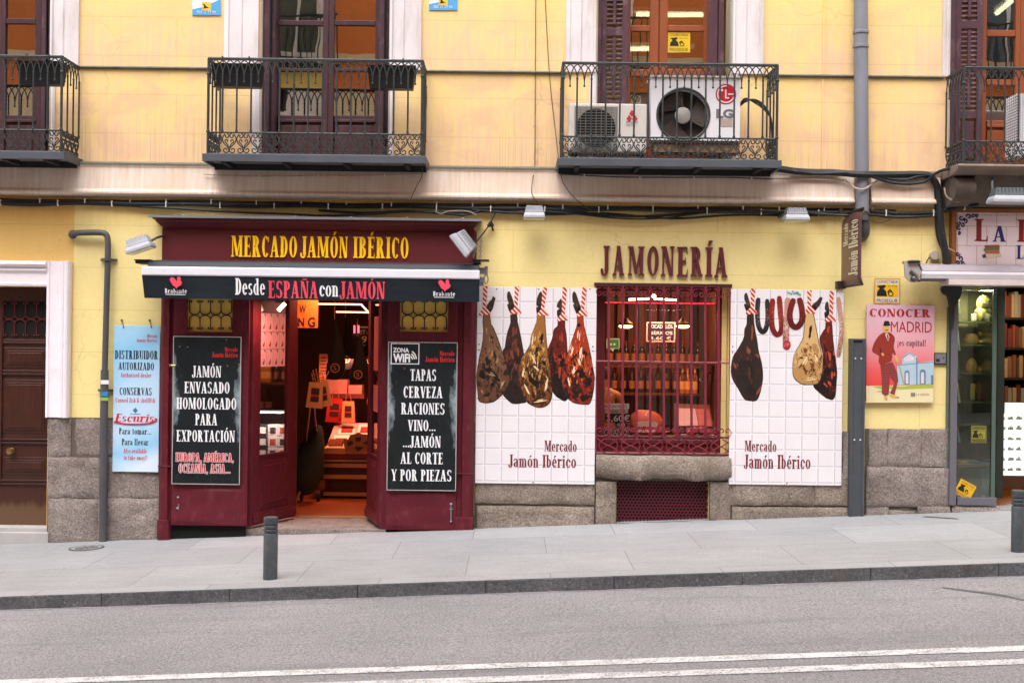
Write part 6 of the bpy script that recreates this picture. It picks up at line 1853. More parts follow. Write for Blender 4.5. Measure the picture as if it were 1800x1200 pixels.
# tall grey drain pipe at the right, ending in an elbow
t = thing('drain_pipe', W(1514, 420, .1), 'tall grey drain pipe coming down the wall behind the projecting sign', 'pipe')
mb = MB(); mb.tube([W(1511, -260, .1), W(1513, 0, .1), W(1515, 372, .1)], .069, 14); mb.build('pipe', M['pvc'], t, smooth=True)
for py in (57, 82):
    mb = MB(); mb.lathe([(.07, -.018), (.079, -.014), (.079, .010), (.07, .016)], W(1513.2, py, .1), n=16); mb.build('collar', M['pvc'], t, smooth=True)
mb = MB(); mb.lathe([(.066, -.02), (.08, -.015), (.08, .02), (.066, .025)], W(1515, 385, .1), n=16); mb.build('collar', M['pipe_iron'], t, smooth=True)
mb = MB(); mb.tube(catmull([W(1515, 370, .1), W(1517, 385, .1), W(1519, 398, .09), W(1518, 410, .05), W(1513, 418, -.05)], 5), .058, 12); mb.build('elbow', M['pipe_iron'], t, smooth=True)

# steel guard post
pd = .12
X0, X1, Z0, Z1 = R(1495, 595, 1520, 905, pd)
Z0 = gz(X0)
t = thing('steel_post', ((X0 + X1) / 2, -.1, Z0), 'dark grey steel channel post between the sausage board and the poster', 'post')
mb = MB(); mb.profz([(X0, -.0), (X0, -pd), (X0 + .02, -pd), (X0 + .024, -pd + .012), (X1 - .024, -pd + .012), (X1 - .02, -pd), (X1, -pd), (X1, 0)], Z0 - .02, Z1); mb.build('channel', mat('#464a50', .5, var=.15, dirt='#2f3135', dirt_amt=.25), t, bevel=.002)
mb = MB()
for py in (630, 773):
    for q in (.3, .72): mb.ball((X0 + (X1 - X0) * q, -pd + .008, wz(py, 1507, pd)), .009, 6)
mb.build('bolt', M['clip'], t)
mb = MB(); bx(mb, 1499, 598, 1516, 602, pd - .008, .004); mb.build('slot', M['void'], t)

# bollards
bol = thing('bollard', (0, 0, 0), 'slim dark bollard on the pavement before the shop door', 'bollard', 'bollards along the kerb')
BM = mat('#44494d', .45, var=.2, scale=9, dirt='#6a6e70', dirt_amt=.25, dscale=14)
mb = MB(); mb.lathe([(.056, -.03), (.058, .0), (.058, .368), (.054, .374)], (0, 0, 0), n=24); mb.build('post', BM, bol, smooth=True)
for z in (.388, .418, .448):
    mb = MB(); h = .018 if z < .44 else .046
    mb.lathe([(.05, z - .006), (.057, z - .004), (.058, z), (.058, z + h - .004), (.054, z + h)], (0, 0, 0), n=24); mb.build('ring', BM, bol, smooth=True)
mb = MB(); mb.lathe([(.046, .3), (.046, .49), (.058, .492), (.056, .502), (.0001, .508)], (0, 0, 0), n=24); mb.build('cap', BM, bol, smooth=True)
def stand(o, px, py, lab):
    # where the camera ray through the foot meets the pavement
    lo, hi = 0.0, 9.0
    for _ in range(40):
        d = (lo + hi) / 2
        x, y, z = W(px, py, d)
        if z > gz(x): hi = d
        else: lo = d
    x, y, z = W(px, py, d)
    o.location = (x, y, gz(x)); o['label'] = lab
stand(bol, 475, 1017, 'slim dark bollard on the pavement before the shop door')
b2_ = dup(bol); stand(b2_, 1790, 969, 'black bollard at the right edge before the bookshop')

# manhole cover
lo, hi = 0.0, 3.0
for _ in range(40):
    y = -(lo + hi) / 2
    x = W(152, 963, -y)[0]
    if W(152, 963, -y)[2] > gz(x): hi = -y
    else: lo = -y
t = thing('drain_cover', (x, y, gz(x)), 'small round iron cover let into the pavement near the wall', 'manhole cover')
mb = MB(); n = 28
for k in range(3):
    r0, r1 = (.15, .165) if k == 0 else ((.095, .105) if k == 1 else (.0, .02))
    for i in range(n):
        a, b = 2 * PI * i / n, 2 * PI * (i + 1) / n
        mb.add([(x + r * math.cos(q), y + r * math.sin(q), gz(x + r * math.cos(q)) + .007) for r, q in ((r0, a), (r1, a), (r1, b), (r0, b))], [(0, 1, 2, 3)])
for i in range(6):
    a = i * PI / 3
    c, s = math.cos(a), math.sin(a)
    pts = [(.03, -.008), (.094, -.008), (.094, .008), (.03, .008)]
    mb.add([(x + u * c - v * s, y + u * s + v * c, gz(x + u * c - v * s) + .0072) for u, v in pts], [(0, 1, 2, 3)])
mb.build('rib', mat('#4b4a4b', .6, var=.3), t, recalc=False)
mb = MB(); mb.add([(x + .15 * math.cos(2 * PI * k / n), y + .15 * math.sin(2 * PI * k / n), gz(x + .15 * math.cos(2 * PI * k / n)) + .004) for k in range(n)], [tuple(range(n))])
mb.build('plate', mat('#8d8b8b', .6, var=.3, scale=30), t, recalc=False)

# floodlights
def flood(name_lab, px, py, wpx, hpx, d, rot=(0, 0, 0), arm=None, m=None, grp=None):
    x, y, z = W(px, py, d)
    sp = S * D / (D - d)
    wd, ht = wpx / sp, hpx / sp
    t = thing('floodlight', (x, y, z), name_lab, 'floodlight', grp)
    Mx = Matrix.Translation((x, y, z)) @ Matrix.Rotation(rot[2], 4, 'Z') @ Matrix.Rotation(rot[1], 4, 'Y') @ Matrix.Rotation(rot[0], 4, 'X')
    m = m or M['grey_metal']
    mb = MB()
    n0 = [(-wd * .38, -.1, ht * .5), (wd * .38, -.1, ht * .5), (wd * .38, .04, ht * .5), (-wd * .38, .04, ht * .5)]
    n1 = [(-wd * .44, -.12, .0), (wd * .44, -.12, .0), (wd * .44, .05, .0), (-wd * .44, .05, .0)]
    mb.add(n0 + n1, [(0, 1, 2, 3)] + [(i, (i + 1) % 4, 4 + (i + 1) % 4, 4 + i) for i in range(4)] + [(7, 6, 5, 4)])
    for i in range(9):
        q = -wd * .36 + wd * .72 * i / 8
        mb.box(q - .002, q + .002, -.118, .03, ht * .1, ht * .52)
    mb.xf(Mx); mb.build('housing', m, t, bevel=.003)
    mb = MB()
    mb.box(-wd * .5, wd * .5, -.15, .06, -ht * .5, -ht * .32)
    v = [(-wd * .44, -.13, -.004), (wd * .44, -.13, -.004), (wd * .44, .05, -.004), (-wd * .44, .05, -.004), (-wd * .5, -.15, -ht * .32), (wd * .5, -.15, -ht * .32), (wd * .5, .06, -ht * .32), (-wd * .5, .06, -ht * .32)]
    mb.add(v, [(0, 1, 2, 3), (7, 6, 5, 4)] + [(i, 4 + i, 4 + (i + 1) % 4, (i + 1) % 4) for i in range(4)])
    mb.xf(Mx); mb.build('rim', mat('#a3a5ab', .5, var=.1), t, bevel=.003)
    mb = MB(); mb.box(-wd * .45, wd * .45, -.14, .05, -ht * .5 - .004, -ht * .5 - .001); mb.xf(Mx); mb.build('lens', mat('#b9bcb8', .15), t)
    mb = MB()
    if arm: mb.tube([W(*a) for a in arm], .012, 6)
    else:
        for s in (-1, 1): mb.box(x + s * wd * .5 - .006, x + s * wd * .5 + .006, y, -.0, z - .012, z + .012)
    mb.build('bracket', mat('#3c3f42', .5), t)
    return t
flood('pale grey floodlight on the yellow wall between shopfront and raised letters', 939, 374, 37, 22, .22)
flood('grey floodlight on the yellow wall right of the raised letters', 1397, 378, 42, 22, .22)
flood('white floodlight on an arm at the left end of the shop fascia', 247, 430, 46, 24, .42, rot=(0, math.radians(-19), .0), arm=[(262, 425, .42), (275, 418, .36), (288, 414, .16)], m=mat('#a6a8b0', .5))
flood('white floodlight hung askew at the right end of the shop fascia', 816, 427, 46, 28, .46, rot=(0, math.radians(52), .0), arm=[(818, 424, .36), (828, 434, .3), (832, 440, .16)], m=mat('#a6a8b0', .5))
flood('dark bracketed floodlight under the right corbel above the tiled sign', 1772, 345, 70, 26, .62, arm=[(1745, 345, .6), (1744, 320, .55), (1746, 310, .3)], m=mat('#50565a', .5))

# chain and plug by the awning end
t = thing('chain', W(846, 465, .2), 'slack metal chain hanging from the cornice end by the awning', 'chain')
mb = MB()
for cx0, cy0, cx1, cy1 in ((846, 420, 844, 455), (838, 425, 832, 452)):
    for k in range(9):
        u = k / 8
        x, y, z = W(cx0 + (cx1 - cx0) * u, cy0 + (cy1 - cy0) * u, .2)
        ring = [(x + (.010 * math.sin(a * PI / 4) if k % 2 else 0), y + (0 if k % 2 else .010 * math.sin(a * PI / 4)), z + .015 * math.cos(a * PI / 4)) for a in range(8)]
        mb.tube(ring, .0032, 4, closed=True)
mb.build('link', M['grey_metal'], t, smooth=True)
t = thing('cable_plug', W(862, 395, .06), 'black cable joint dangling on the yellow wall beside the shop cornice', 'plug')
mb = MB()
for a, b, c, e in ((858, 398, 864, 390), (862, 390, 866, 398), (864, 394, 867, 406)): mb.cyl(W(a, b, .06), W(c, e, .06), .018 if b < 394 or a < 860 else .01, n=8)
mb.build('connector', M['black'], t)
mb = MB(); mb.tube(catmull([W(875, 369, .05), W(869, 378, .06), W(863, 391, .06)], 5), .008, 6); mb.tube(catmull([W(859, 397, .06), W(848, 412, .1), (W(838, 424, .3)), W(826, 436, .4)], 5), .008, 6); mb.build('lead', M['cable'], t, smooth=True)

# projecting shop sign, a curved tin scroll seen nearly edge on
sg = thing('projecting_sign', (wx(1493, 440, .3), -.2, wz(500, 1493, .3)), 'curled brown projecting sign with cream upright letters beside the drain pipe', 'sign')
SGM = gradient('m_brown_sign', [(0, '#4a2a2a'), (.5, '#5b3a38'), (1, '#4a2b29')], 0, .9, .4, mottled=.3)
top, bot = wz(374, 1480, .2), wz(503, 1480, .2)
Hs = top - bot
mb = MB()
n = 20
def sf(u, v):
    """u 0 wall edge .. 1 outer edge, v 0 bottom .. 1 top; the sheet stands out from the wall and is curled"""
    d = .06 + .62 * u
    bulge = .05 * math.sin(PI * u)
    curl = .06 * max(0, v - .88) * 8 * 1.0
    px = 1481 + 33 * u
    X, Y, Z = W(px, 374, d)
    return (X - bulge * .3 + (.035 * math.sin((v - .9) * 16) if v > .9 else 0) + (.02 * math.sin((.06 - v) * 26) if v < .06 else 0), Y, bot + .01 * u + (Hs - .02) * v)
nu, nv = 8, 24
vs = [sf(i / nu, j / nv) for i in range(nu + 1) for j in range(nv + 1)]
mb.add(vs, [(i * (nv + 1) + j, (i + 1) * (nv + 1) + j, (i + 1) * (nv + 1) + j + 1, i * (nv + 1) + j + 1) for i in range(nu) for j in range(nv)])
so = mb.build('sheet', SGM, sg, smooth=True)
md = so.modifiers.new('thick', 'SOLIDIFY'); md.thickness = .012; md.offset = 0
def sign_write(mb, txt, u0, u1, v0, v1):
    ps, wd = serif_polys(txt, .05)
    def f(a, b, w):
        # text runs upwards; its tops point to the wall
        u = u1 - (u1 - u0) * b; v = v0 + (v1 - v0) * a / wd
        p = Vector(sf(min(max(u, 0), 1), v)); q = Vector(sf(min(u + .02, 1), v)); r_ = Vector(sf(u, v + .01))
        nn = (q - p).cross(r_ - p)
        if nn.length < 1e-9: nn = Vector((-1, 0, 0))
        nn.normalize()
        if nn.x > 0: nn = -nn
        return tuple(p + nn * (.012 + w))
    mb.polys(ps, f, 0, .0002)
mb = MB(); sign_write(mb, 'Mercado', .16, .46, .55, .86); sign_write(mb, 'Jamón Ibérico', .5, .92, .12, .88); mb.build('lettering', mat('#d9cfb4', .5, var=.05), sg)
mb = MB(); bx(mb, 1475, 366, 1482, 376, .1, .1); bx(mb, 1472, 494, 1487, 507, .09, .09)
for z_, px in ((top + .0, 1480), (bot, 1480)): mb.tube([W(1480, 600, 0)[:2] + (z_,), (sf(1, 0)[0], sf(1, 0)[1], z_)], .012, 6)
mb.build('bracket', mat('#2f2325', .5), sg)

# intercom
X0, X1, Z0, Z1 = R(1643, 620, 1664, 641, .03)
t = thing('intercom', ((X0 + X1) / 2, -.03, Z0), 'small metal intercom plate between the poster and the bookshop', 'intercom')
mb = MB(); mb.box(X0, X1, -.022, 0, Z0, Z1); mb.build('backplate', M['black'], t)
mb = MB(); mb.box(X0 + .003, X1 - .006, -.03, -.022, Z0 + .012, Z1 - .01); mb.build('plate', M['grey_metal'], t, bevel=.002)
mb = MB(); mb.ball((X1 - .03, -.031, (Z0 + Z1) / 2 + .01), .009, 6); mb.box(X0 + .015, X0 + .05, -.032, -.0302, Z0 + .03, Z0 + .06); mb.build('button', M['iron'], t)

# ------------------------------------------------------------------ cables
def cable(pts, r, m, label, d=.05, clips=0, name='cable', cat='cable', k=6, group=None):
    P = [W(p[0], p[1], p[2] if len(p) > 2 else d) for p in pts]
    C_ = catmull(P, k)
    t = thing(name, C_[0], label, cat, group)
    mb = MB(); mb.tube(C_, r, 6); mb.build('sheath', m, t, smooth=True)
    if clips:
        for i in range(clips):
            mb = MB(); q = C_[int((i + .5) / clips * (len(C_) - 1))]
            mb.ball((q[0], q[1] - r * .8, q[2] + r * .8), .0085, 5)
            mb.box(q[0] - .005, q[0] + .005, q[1] - r - .004, q[1] + .01, q[2] - r - .012, q[2] + r + .008); mb.build('clip', M['clip'], t)
    return t
def run(x0, x1, y0, slope=.012, sag=2.0, step=95, ph=0, d=.04):
    out = []; x = x0; i = 0
    while x <= x1 + 1:
        out.append((x, y0 + (x - 900) * slope + (sag if i % 2 else -.3 * sag) + .8 * math.sin(x * .013 + ph), d + .008 * math.sin(x * .02 + ph))); x += step; i += 1
    return out
cable(run(-40, 1640, 361, sag=.8, d=.05), .014, M['cable'], 'uppermost black cable clipped just under the ledge', clips=21)
cable(run(-40, 1480, 366, sag=1.4, ph=2, d=.055), .021, M['cable'], 'thickest black cable under the ledge, clipped at intervals', clips=16)
cable(run(-40, 300, 368, sag=2.5, ph=1, d=.03)[:-1] + [(300, 366), (420, 373), (500, 376), (570, 379), (640, 377), (720, 372), (790, 376), (815, 378), (842, 372)], .013, M['cable'], 'sagging black cable over the shopfront cornice', d=.07)
cable([(830, 369), (900, 374), (960, 374), (1010, 373), (1060, 378), (1100, 380), (1140, 380), (1190, 377), (1240, 373), (1300, 373), (1370, 374)], .015, M['cable'], 'black cable sagging under the ledge between the two grey floodlights', d=.06)
cable([(955, 371), (1020, 377), (1075, 383), (1130, 385), (1180, 382), (1230, 375), (1280, 371), (1380, 372), (1480, 374)], .009, M['cable'], 'thin black cable sagging lowest under the ledge over the barred window', d=.075)
cable([(765, 371), (775, 376), (790, 371), (820, 371), (838, 378)], .005, M['cable_pale'], 'thin pale lead looping above the right end of the cornice', d=.09)
cable([(560, 370), (640, 374), (720, 371), (800, 374), (880, 371), (960, 377), (1060, 375), (1180, 384), (1290, 378), (1400, 379), (1490, 377)], .012, M['cable'], 'loose black cable drooping behind the grey floodlights', d=.045)
cable([(1400, 372), (1440, 376), (1490, 379, .2), (1530, 378), (1580, 382), (1640, 379), (1660, 372)], .014, M['cable'], 'black cable sagging across the drain pipe under the ledge', d=.08)
# pale ribbed cable along the top of the ledge
for a, b, lab in ((134, 372, 'pale corrugated cable on the ledge between the two left balconies'), (742, 992, 'pale corrugated cable on the ledge between the two middle balconies')):
    cable(run(a, b, 306, sag=2.2, step=38), .0085, M['cable_pale'], lab, d=.115, clips=3)
cable([(358, 306), (400, 309), (470, 310), (560, 309), (640, 309), (742, 306)], .006, M['cable_pale'], 'pale cable on the ledge beneath the balcony over the shopfront', d=.12, clips=4)
cable([(985, 306), (1080, 311), (1170, 312), (1270, 312), (1360, 315)], .006, M['cable'], 'dark cable on the ledge beneath the air conditioner balcony', d=.12, clips=4)
cable([(1360, 314), (1420, 315), (1480, 317), (1490, 320, .13), (1505, 331, .19), (1520, 332, .19), (1534, 323, .14), (1550, 316), (1600, 316), (1640, 317)], .009, M['cable_pale'], 'pale cable dipping across the drain pipe below the ledge top', d=.12, clips=2)
cable([(1352, 291, .3), (1372, 297, .2), (1410, 302), (1460, 303), (1500, 306, .18), (1530, 307, .18), (1570, 307), (1610, 306), (1635, 310), (1648, 330), (1652, 360), (1654, 400), (1661, 440), (1664, 470)], .036, M['cable'], 'thick black cable bundle bending down beside the tiled bookshop sign', d=.13)
cable([(1360, 296, .25), (1430, 305), (1490, 304, .19), (1530, 310, .19), (1560, 319), (1590, 323), (1625, 319), (1650, 302, .25), (1680, 294, .35), (1720, 288, .4)], .016, M['cable'], 'black cable swinging from the drain pipe up to the far right balcony', d=.15)
cable([(1525, 306, .19), (1560, 314), (1590, 316), (1615, 310), (1640, 308)], .013, M['cable'], 'short black cable looping right of the drain pipe', d=.15)
cable([(1530, 371), (1575, 375), (1640, 374), (1680, 366, .15), (1720, 360, .2)], .022, M['cable'], 'black cable between the drain pipe and the bookshop sign', d=.07, clips=3)
cable([(1645, 335, .12), (1646, 390), (1650, 420), (1660, 445), (1668, 475)], .018, M['cable'], 'slack black cable down the wall left of the thick bundle', d=.06)
cable([(1650, 400), (1658, 432), (1666, 436), (1678, 442)], .006, M['cable_pale'], 'short pale tie round the cable bundle by the tiled sign', d=.14)
cable([(1525, 386), (1536, 390), (1550, 391), (1565, 385), (1575, 376)], .003, M['cable_brown'], 'thin brown wire drooping right of the projecting sign', d=.05)
cable([(1660, 330, .3), (1664, 345, .3), (1680, 354, .3), (1700, 352, .3)], .008, M['cable_pale'], 'pale cable curving under the stone corbel', d=.3)
cable([(942, -30), (941, 120), (940, 292), (937, 310, .13), (935, 340, .15), (946, 358, .13)], .0042, M['cable_brown'], 'left one of two thin brown wires dropping down the upper wall', d=.02)
cable([(957, -30), (965, 120), (975, 220), (986, 306, .13), (994, 328, .15), (1012, 350, .15), (1040, 371, .09)], .0042, M['cable_brown'], 'right one of two thin brown wires, slanting past the balcony corner', d=.02)
cable([(747, 130, .45), (750, 180, .4), (744, 250, .5), (742, 306, .14), (732, 328, .16), (722, 350, .15)], .0045, M['cable_brown'], 'thin wire hanging from the corner of the balcony over the shopfront', d=.3)
# ------------------------------------------------------------------ inside the ham shop, seen through the door
WARM = (1.0, 0.30, 0.10)
NEON = emis('#ff9a80', 2.4)
GLOW = emis('#ffd9a0', 6)
area('shop_lamp', (wx(570, 600, -.9), .95, 2.4), 7, .4, (1, .34, .16), (math.radians(15), 0, 0))
area('counter_lamp', (wx(615, 600, -2.3), 2.72, 1.62), 15, .35, (1, .3, .2))
area('window_lamp', (wx(1165, 600, -1.6), 2.0, 2.5), 34, .8, (1, .36, .15), (math.radians(25), 0, 0))
area('display_lamp', (wx(1165, 600, -.5), .42, 2.2), 8, .4, (1, .5, .4))
area('case_lamp', (wx(480, 600, -.9), 1.05, 2.3), 7.0, .3, (1, .45, .36))
area('case_lamp', (wx(475, 600, -.8), .75, wz(732, 480, -.9)), 2.2, .25, (1, .78, .72), (math.radians(25), 0, 0))
# outlined strip light
t = thing('strip_light', W(600, 545, -1.9), 'glowing angled strip light under the shop ceiling behind the awning', 'lamp')
for a, b in ((W(545, 534, -1.5), W(635, 535, -1.5)), (W(635, 535, -1.5), W(648, 549, -2.0)), (W(648, 549, -2.0), W(591, 548, -2.0))):
    mb = MB(); mb.tube([a, b], .009, 6); mb.build('tube', NEON, t)
mb = MB()
for px, d in ((560, -1.5), (640, -1.8)): mb.tube([W(px, 535, d), W(px, 500, d)], .004, 4)
mb.build('hanger', M['black'], t)
area('spot_beam', (wx(500, 545, -.1), -.1, wz(545, 500)), 2.4, .12, (1, .38, .30), (math.radians(-8), math.radians(25), 0))
t = thing('spot_lamp', W(495, 540, -.95), 'small tilted glowing lamp above the pink flyers', 'lamp')
mb = MB(); mb.tube([W(489, 546, -.25), W(501, 533, -.25)], .022, 8); mb.build('bulb', emis('#ffcfa8', 1.6), t, smooth=True)
mb = MB(); mb.tube([W(499, 530, -.25), W(484, 528, -.25)], .02, 6); mb.build('arm', M['black'], t)
t = thing('neon_lamp', W(626, 588, -2.2), 'small red neon lamp with two glowing bars among the hanging hams', 'lamp')
mb = MB()
for px in (623, 630): mb.tube([W(px, 572, -2.1), W(px, 585, -2.1)], .011, 6)
mb.build('tube', emis('#ff3a48', 2.2), t)
mb = MB(); mb.tube(catmull([W(626, 571, -2.1), W(628, 562, -2.1), W(622, 558, -2.1), W(630, 551, -2.1)], 5), .005, 4); mb.build('cord', M['black'], t)
mb = MB(); bx(mb, 620, 585, 633, 589, -2.1, .04); mb.build('base', M['black'], t)
# hams hanging in the shop
def hang_ham(px, ytop, ybot, w_, d, lab):
    x, y, zt = W(px, ytop, d); zb = W(px, ybot, d)[2]; L = zt - zb
    wd = w_ / (S * D / (D - d))
    t = thing('hanging_ham', (x, y, zb), lab, 'ham', 'dark wrapped hams hanging in the shop')
    mb = MB(); mb.lathe([(.002, 0), (wd * .3, .015 * L), (wd * .47, .1 * L), (wd * .5, .22 * L), (wd * .42, .42 * L), (wd * .25, .66 * L), (wd * .13, .84 * L), (wd * .09, .95 * L), (.002, L)], (0, 0, 0), n=16)
    for i, v in enumerate(mb.v): mb.v[i] = (x + v[0] + .04 * math.sin(v[2] / L * 3) * 1, y + v[1] * .6, zb + v[2])
    mb.build('wrapped_ham', mat('#080606', .85, var=.3, scale=8), t, smooth=True)
    mb = MB(); mb.tube([(x, y, zt - .01), (x, y, zt + .2)], .006, 5); mb.build('cord', mat('#9a6a50', .6), t)
    mb = MB(); q = L * .2; r = wd * .22
    mb.tube([(x + .04 * math.sin(.6) + r * math.cos(a * PI / 9), y - wd * .31, zb + q + r * math.sin(a * PI / 9)) for a in range(18)], .006, 4, closed=True)
    writew(mb, 'S', x + .02 - r * .4, x + .02 + r * .4, zb + q - r * .5, zb + q + r * .5, y - wd * .315)
    mb.build('seal', mat('#a8704a', .5), t)
hang_ham(588, 560, 668, 34, -2.3, 'dark wrapped ham hanging leftmost above the pale papers in the shop')
hang_ham(607, 556, 650, 28, -2.8, 'dark wrapped ham hanging behind, second from the left')
hang_ham(628, 590, 675, 32, -2.2, 'dark wrapped ham hanging directly below the red neon lamp')
hang_ham(648, 560, 650, 30, -2.7, 'dark wrapped ham hanging rightmost by the chalk price board')
# orange card with black letters
X0, X1, Z0, Z1 = R(520, 522, 559, 576, -1.15)
t = thing('price_card', ((X0 + X1) / 2, 1.15, Z0), 'orange card with black capital letters hung high in the shop door', 'sign')
mb = MB(); mb.box(X0, X1, 1.15, 1.156, Z0, Z1); mb.build('card', mat('#e06a22', .6), t)
mb = MB(); write(mb, 'W', (526, 535, 538, 551), -1.146, sans=True, bold=.03); write(mb, 'N', (524, 558, 535, 573), -1.146, sans=True, bold=.03); write(mb, 'G', (541, 557, 554, 574), -1.146, sans=True, bold=.03); mb.build('lettering', M['black'], t)
X0, X1, Z0, Z1 = R(626, 572, 664, 612, -3.2)
t = thing('chalk_board', ((X0 + X1) / 2, 3.2, Z0), 'blackboard with chalk price partly hidden by a ham at the door edge', 'sign')
mb = MB(); mb.box(X0, X1, 3.2, 3.21, Z0, Z1); mb.build('board', M['black'], t)
mb = MB(); write(mb, 'ST con', (633, 580, 658, 587), -3.195, sans=True); write(mb, '90', (636, 590, 656, 602), -3.195, sans=True); plate(mb, (628, 574, 662, 576), -3.195, .002); plate(mb, (640, 606, 662, 607), -3.195, .002)
mb.build('lettering', emis('#e8c9a0', .25) if 0 else mat('#e6d2b4', .6), t)
# pink flyers in the left door leaf: three rows of four
f, L, g0, g1, zg0, zt_, _o = dl1
FLY = mat('#ecb4b0', .6, var=.05); FLYH = mat('#8d2a26', .6); FLYB = mat('#7d6f8a', .6)
zr = [wz(q, 557, -.4) for q in (552, 584, 614, 645)]
for j in range(3):
    for i in range(4):
        u0 = g0 + .02 + (g1 - g0 - .06) * i / 4; u1 = g0 + .016 + (g1 - g0 - .06) * (i + 1) / 4
        za, zb_ = zr[j + 1] + .003, zr[j] - .001
        P = f((u0 + u1) / 2, .006, za)
        t = thing('flyer', P, 'pink ham flyer on the glazed door, %s row, %s column' % (('top', 'middle', 'bottom')[j], ('leftmost', 'second', 'third', 'rightmost')[i]), 'flyer', 'pink flyers on the glazed door leaf')
        def card(mb, a, b, c, e, w): mb.add([f(a, w, c), f(b, w, c), f(b, w, e), f(a, w, e)], [(0, 1, 2, 3)])
        mb = MB(); card(mb, u0, u1, za, zb_, .005); mb.build('paper', FLY, t)
        mb = MB(); um, zm = (u0 + u1) / 2, za + (zb_ - za) * .25
        mb.add([f(um + .02 * a, .0062, zm + .035 * b) for a, b in ((-.9, -.6), (.3, -.8), (.9, .1), (.7, .9), (.2, 1.0), (.1, .3), (-.7, .1))], [tuple(range(7))]); mb.build('ham_print', FLYH, t)
        mb = MB(); mb.add([f(um - .01, .0062, zb_ - .004), f(um + .035, .0062, zb_ - .004), f(um + .03, .0062, zb_ - .04)], [(0, 1, 2)]); mb.build('corner_print', FLYB, t)
# pink notices on the right door leaf
f2, L2, h0, h1, zq0, zq1, _o2 = dl2
for za, zb_, lab in ((wz(650, 557, -.4), wz(555, 557, -.4), 'tall pink notice high on the right door leaf, seen edge on'), (wz(722, 557, -.4), wz(675, 557, -.4), 'short pink notice low on the right door leaf, seen edge on')):
    mb = MB(); mb.add([f2(h0 + .05, .005, za), f2(h1 - .1, .005, za), f2(h1 - .1, .005, zb_), f2(h0 + .05, .005, zb_)], [(0, 1, 2, 3)])
    solo(mb, 'notice', mat('#b9625c', .6, var=.06), lab, 'notice')
# display behind the left leaf
X0, X1 = wx(436, 700, -1.0), wx(511, 700, -1.0)
t = thing('display_case', ((X0 + X1) / 2, 1.1, ZF), 'shop display case with a pale shelf edge behind the left door leaf', 'display case')
mb = MB(); mb.box(X0 - .05, X1, 1.3, 1.33, ZF, 2.4); mb.box(X1, X1 + .02, .85, 1.33, ZF, 2.4); mb.build('back', mat('#2b1a16', .7), t)
zs = wz(723, 480, -.9)
mb = MB(); mb.box(X0, X1, .88, 1.29, zs - .012, zs); mb.build('shelf', mat('#51423a', .5), t)
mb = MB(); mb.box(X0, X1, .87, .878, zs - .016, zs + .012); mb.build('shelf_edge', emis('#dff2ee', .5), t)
mb = MB(); mb.box(X0, X1, .88, 1.29, wz(806, 480, -.9) - .03, wz(806, 480, -.9)); mb.build('shelf', mat('#51423a', .5), t)
zl = wz(806, 480, -.9)
PK = [('#c9b8b2', '#2a1f2a'), ('#cbbcb4', '#8f3a2a'), ('#241c22', '#cfc6c0'), ('#2a2328', '#cdc4bd')]
for i in range(4):
    for j in range(3):
        a = X0 + .02 + (X1 - X0 - .03) * i / 4; wd_ = (X1 - X0) / 4 - .012; h = .118
        z = zl + j * (h + .006)
        base, lab_ = PK[(i < 2) * 2 + (i + j) % 2] if i < 2 else PK[(i + j) % 2]
        tt = thing('packet', (a + wd_ / 2, 1.0, z), ('dark packet with pale label' if i < 2 else 'pale packet with print') + ' in the door display, %s column, %s' % (('leftmost', 'second', 'third', 'rightmost')[i], ('bottom layer', 'middle layer', 'top layer')[j]), 'packet', 'packets stacked behind the left door leaf')
        mb = MB(); mb.box(a, a + wd_, .93, 1.1, z, z + h); mb.build('box', mat(base, .5, var=.1), tt, bevel=.004)
        mb = MB(); mb.box(a + .02, a + wd_ - .02, .926, .929, z + .02, z + h - .03); mb.build('label_print', mat(lab_, .5), tt)
for i in range(3):
    x = X0 + .05 + .085 * i
    bt = thing('jar', (x, 1.02, zs), 'little dark jar with pink label standing on the pale edged door display shelf', 'jar', 'jars on the door display shelf')
    mb = MB(); mb.lathe([(.03, 0), (.034, .01), (.034, .13), (.02, .18), (.014, .22), (.016, .24)], (x, 1.02, zs), n=12); mb.build('glass_jar', mat('#2b1d1d', .2), bt, smooth=True)
    mb = MB(); mb.lathe([(.0348, .03), (.0352, .03), (.0352, .1), (.0348, .1)], (x, 1.02, zs), n=12); mb.build('label_band', mat('#b97a78', .5), bt, smooth=True)
# counter
CD = -2.55
X0, X1 = wx(567, 830, CD), wx(760, 830, CD)
t = thing('shop_counter', ((X0 + X1) / 2, 2.9, ZF), 'wooden shop counter with pale stripes beyond the open door', 'counter')
zt = wz(787, 610, CD)
mb = MB(); mb.box(X0 + .03, X1, 2.56, 3.3, ZF, zt - .1); mb.build('body', mat('#3a1a12', .5, var=.2), t)
mb = MB(); mb.box(X0, X1, 2.5, 3.32, zt - .07, zt); mb.build('top', mat('#b9834a', .4, var=.15), t, bevel=.006)
mb = MB()
for y0, y1 in ((808, 812), (815, 822), (835, 842), (866, 872)): bx(mb, 568, y0, 760, y1, CD + .02, .05)
mb.build('stripe', mat('#a9774a', .4), t)
mb = MB(); bx(mb, 567, 797, 760, 806, CD + .03, .04); mb.build('edge_band', mat('#7a1a18', .4), t)
mb = MB(); mb.add([(X0 + .03, 2.62, zt + .002), (X1, 2.62, zt + .002), (X1, 3.2, zt + .26), (X0 + .06, 3.2, zt + .26), (X0 + .06, 3.2, zt + .002), (X1, 3.2, zt + .002)], [(0, 1, 2, 3), (0, 3, 4), (1, 5, 2), (3, 2, 5, 4)]); mb.build('display_ramp', mat('#d3a58e', .5), t)
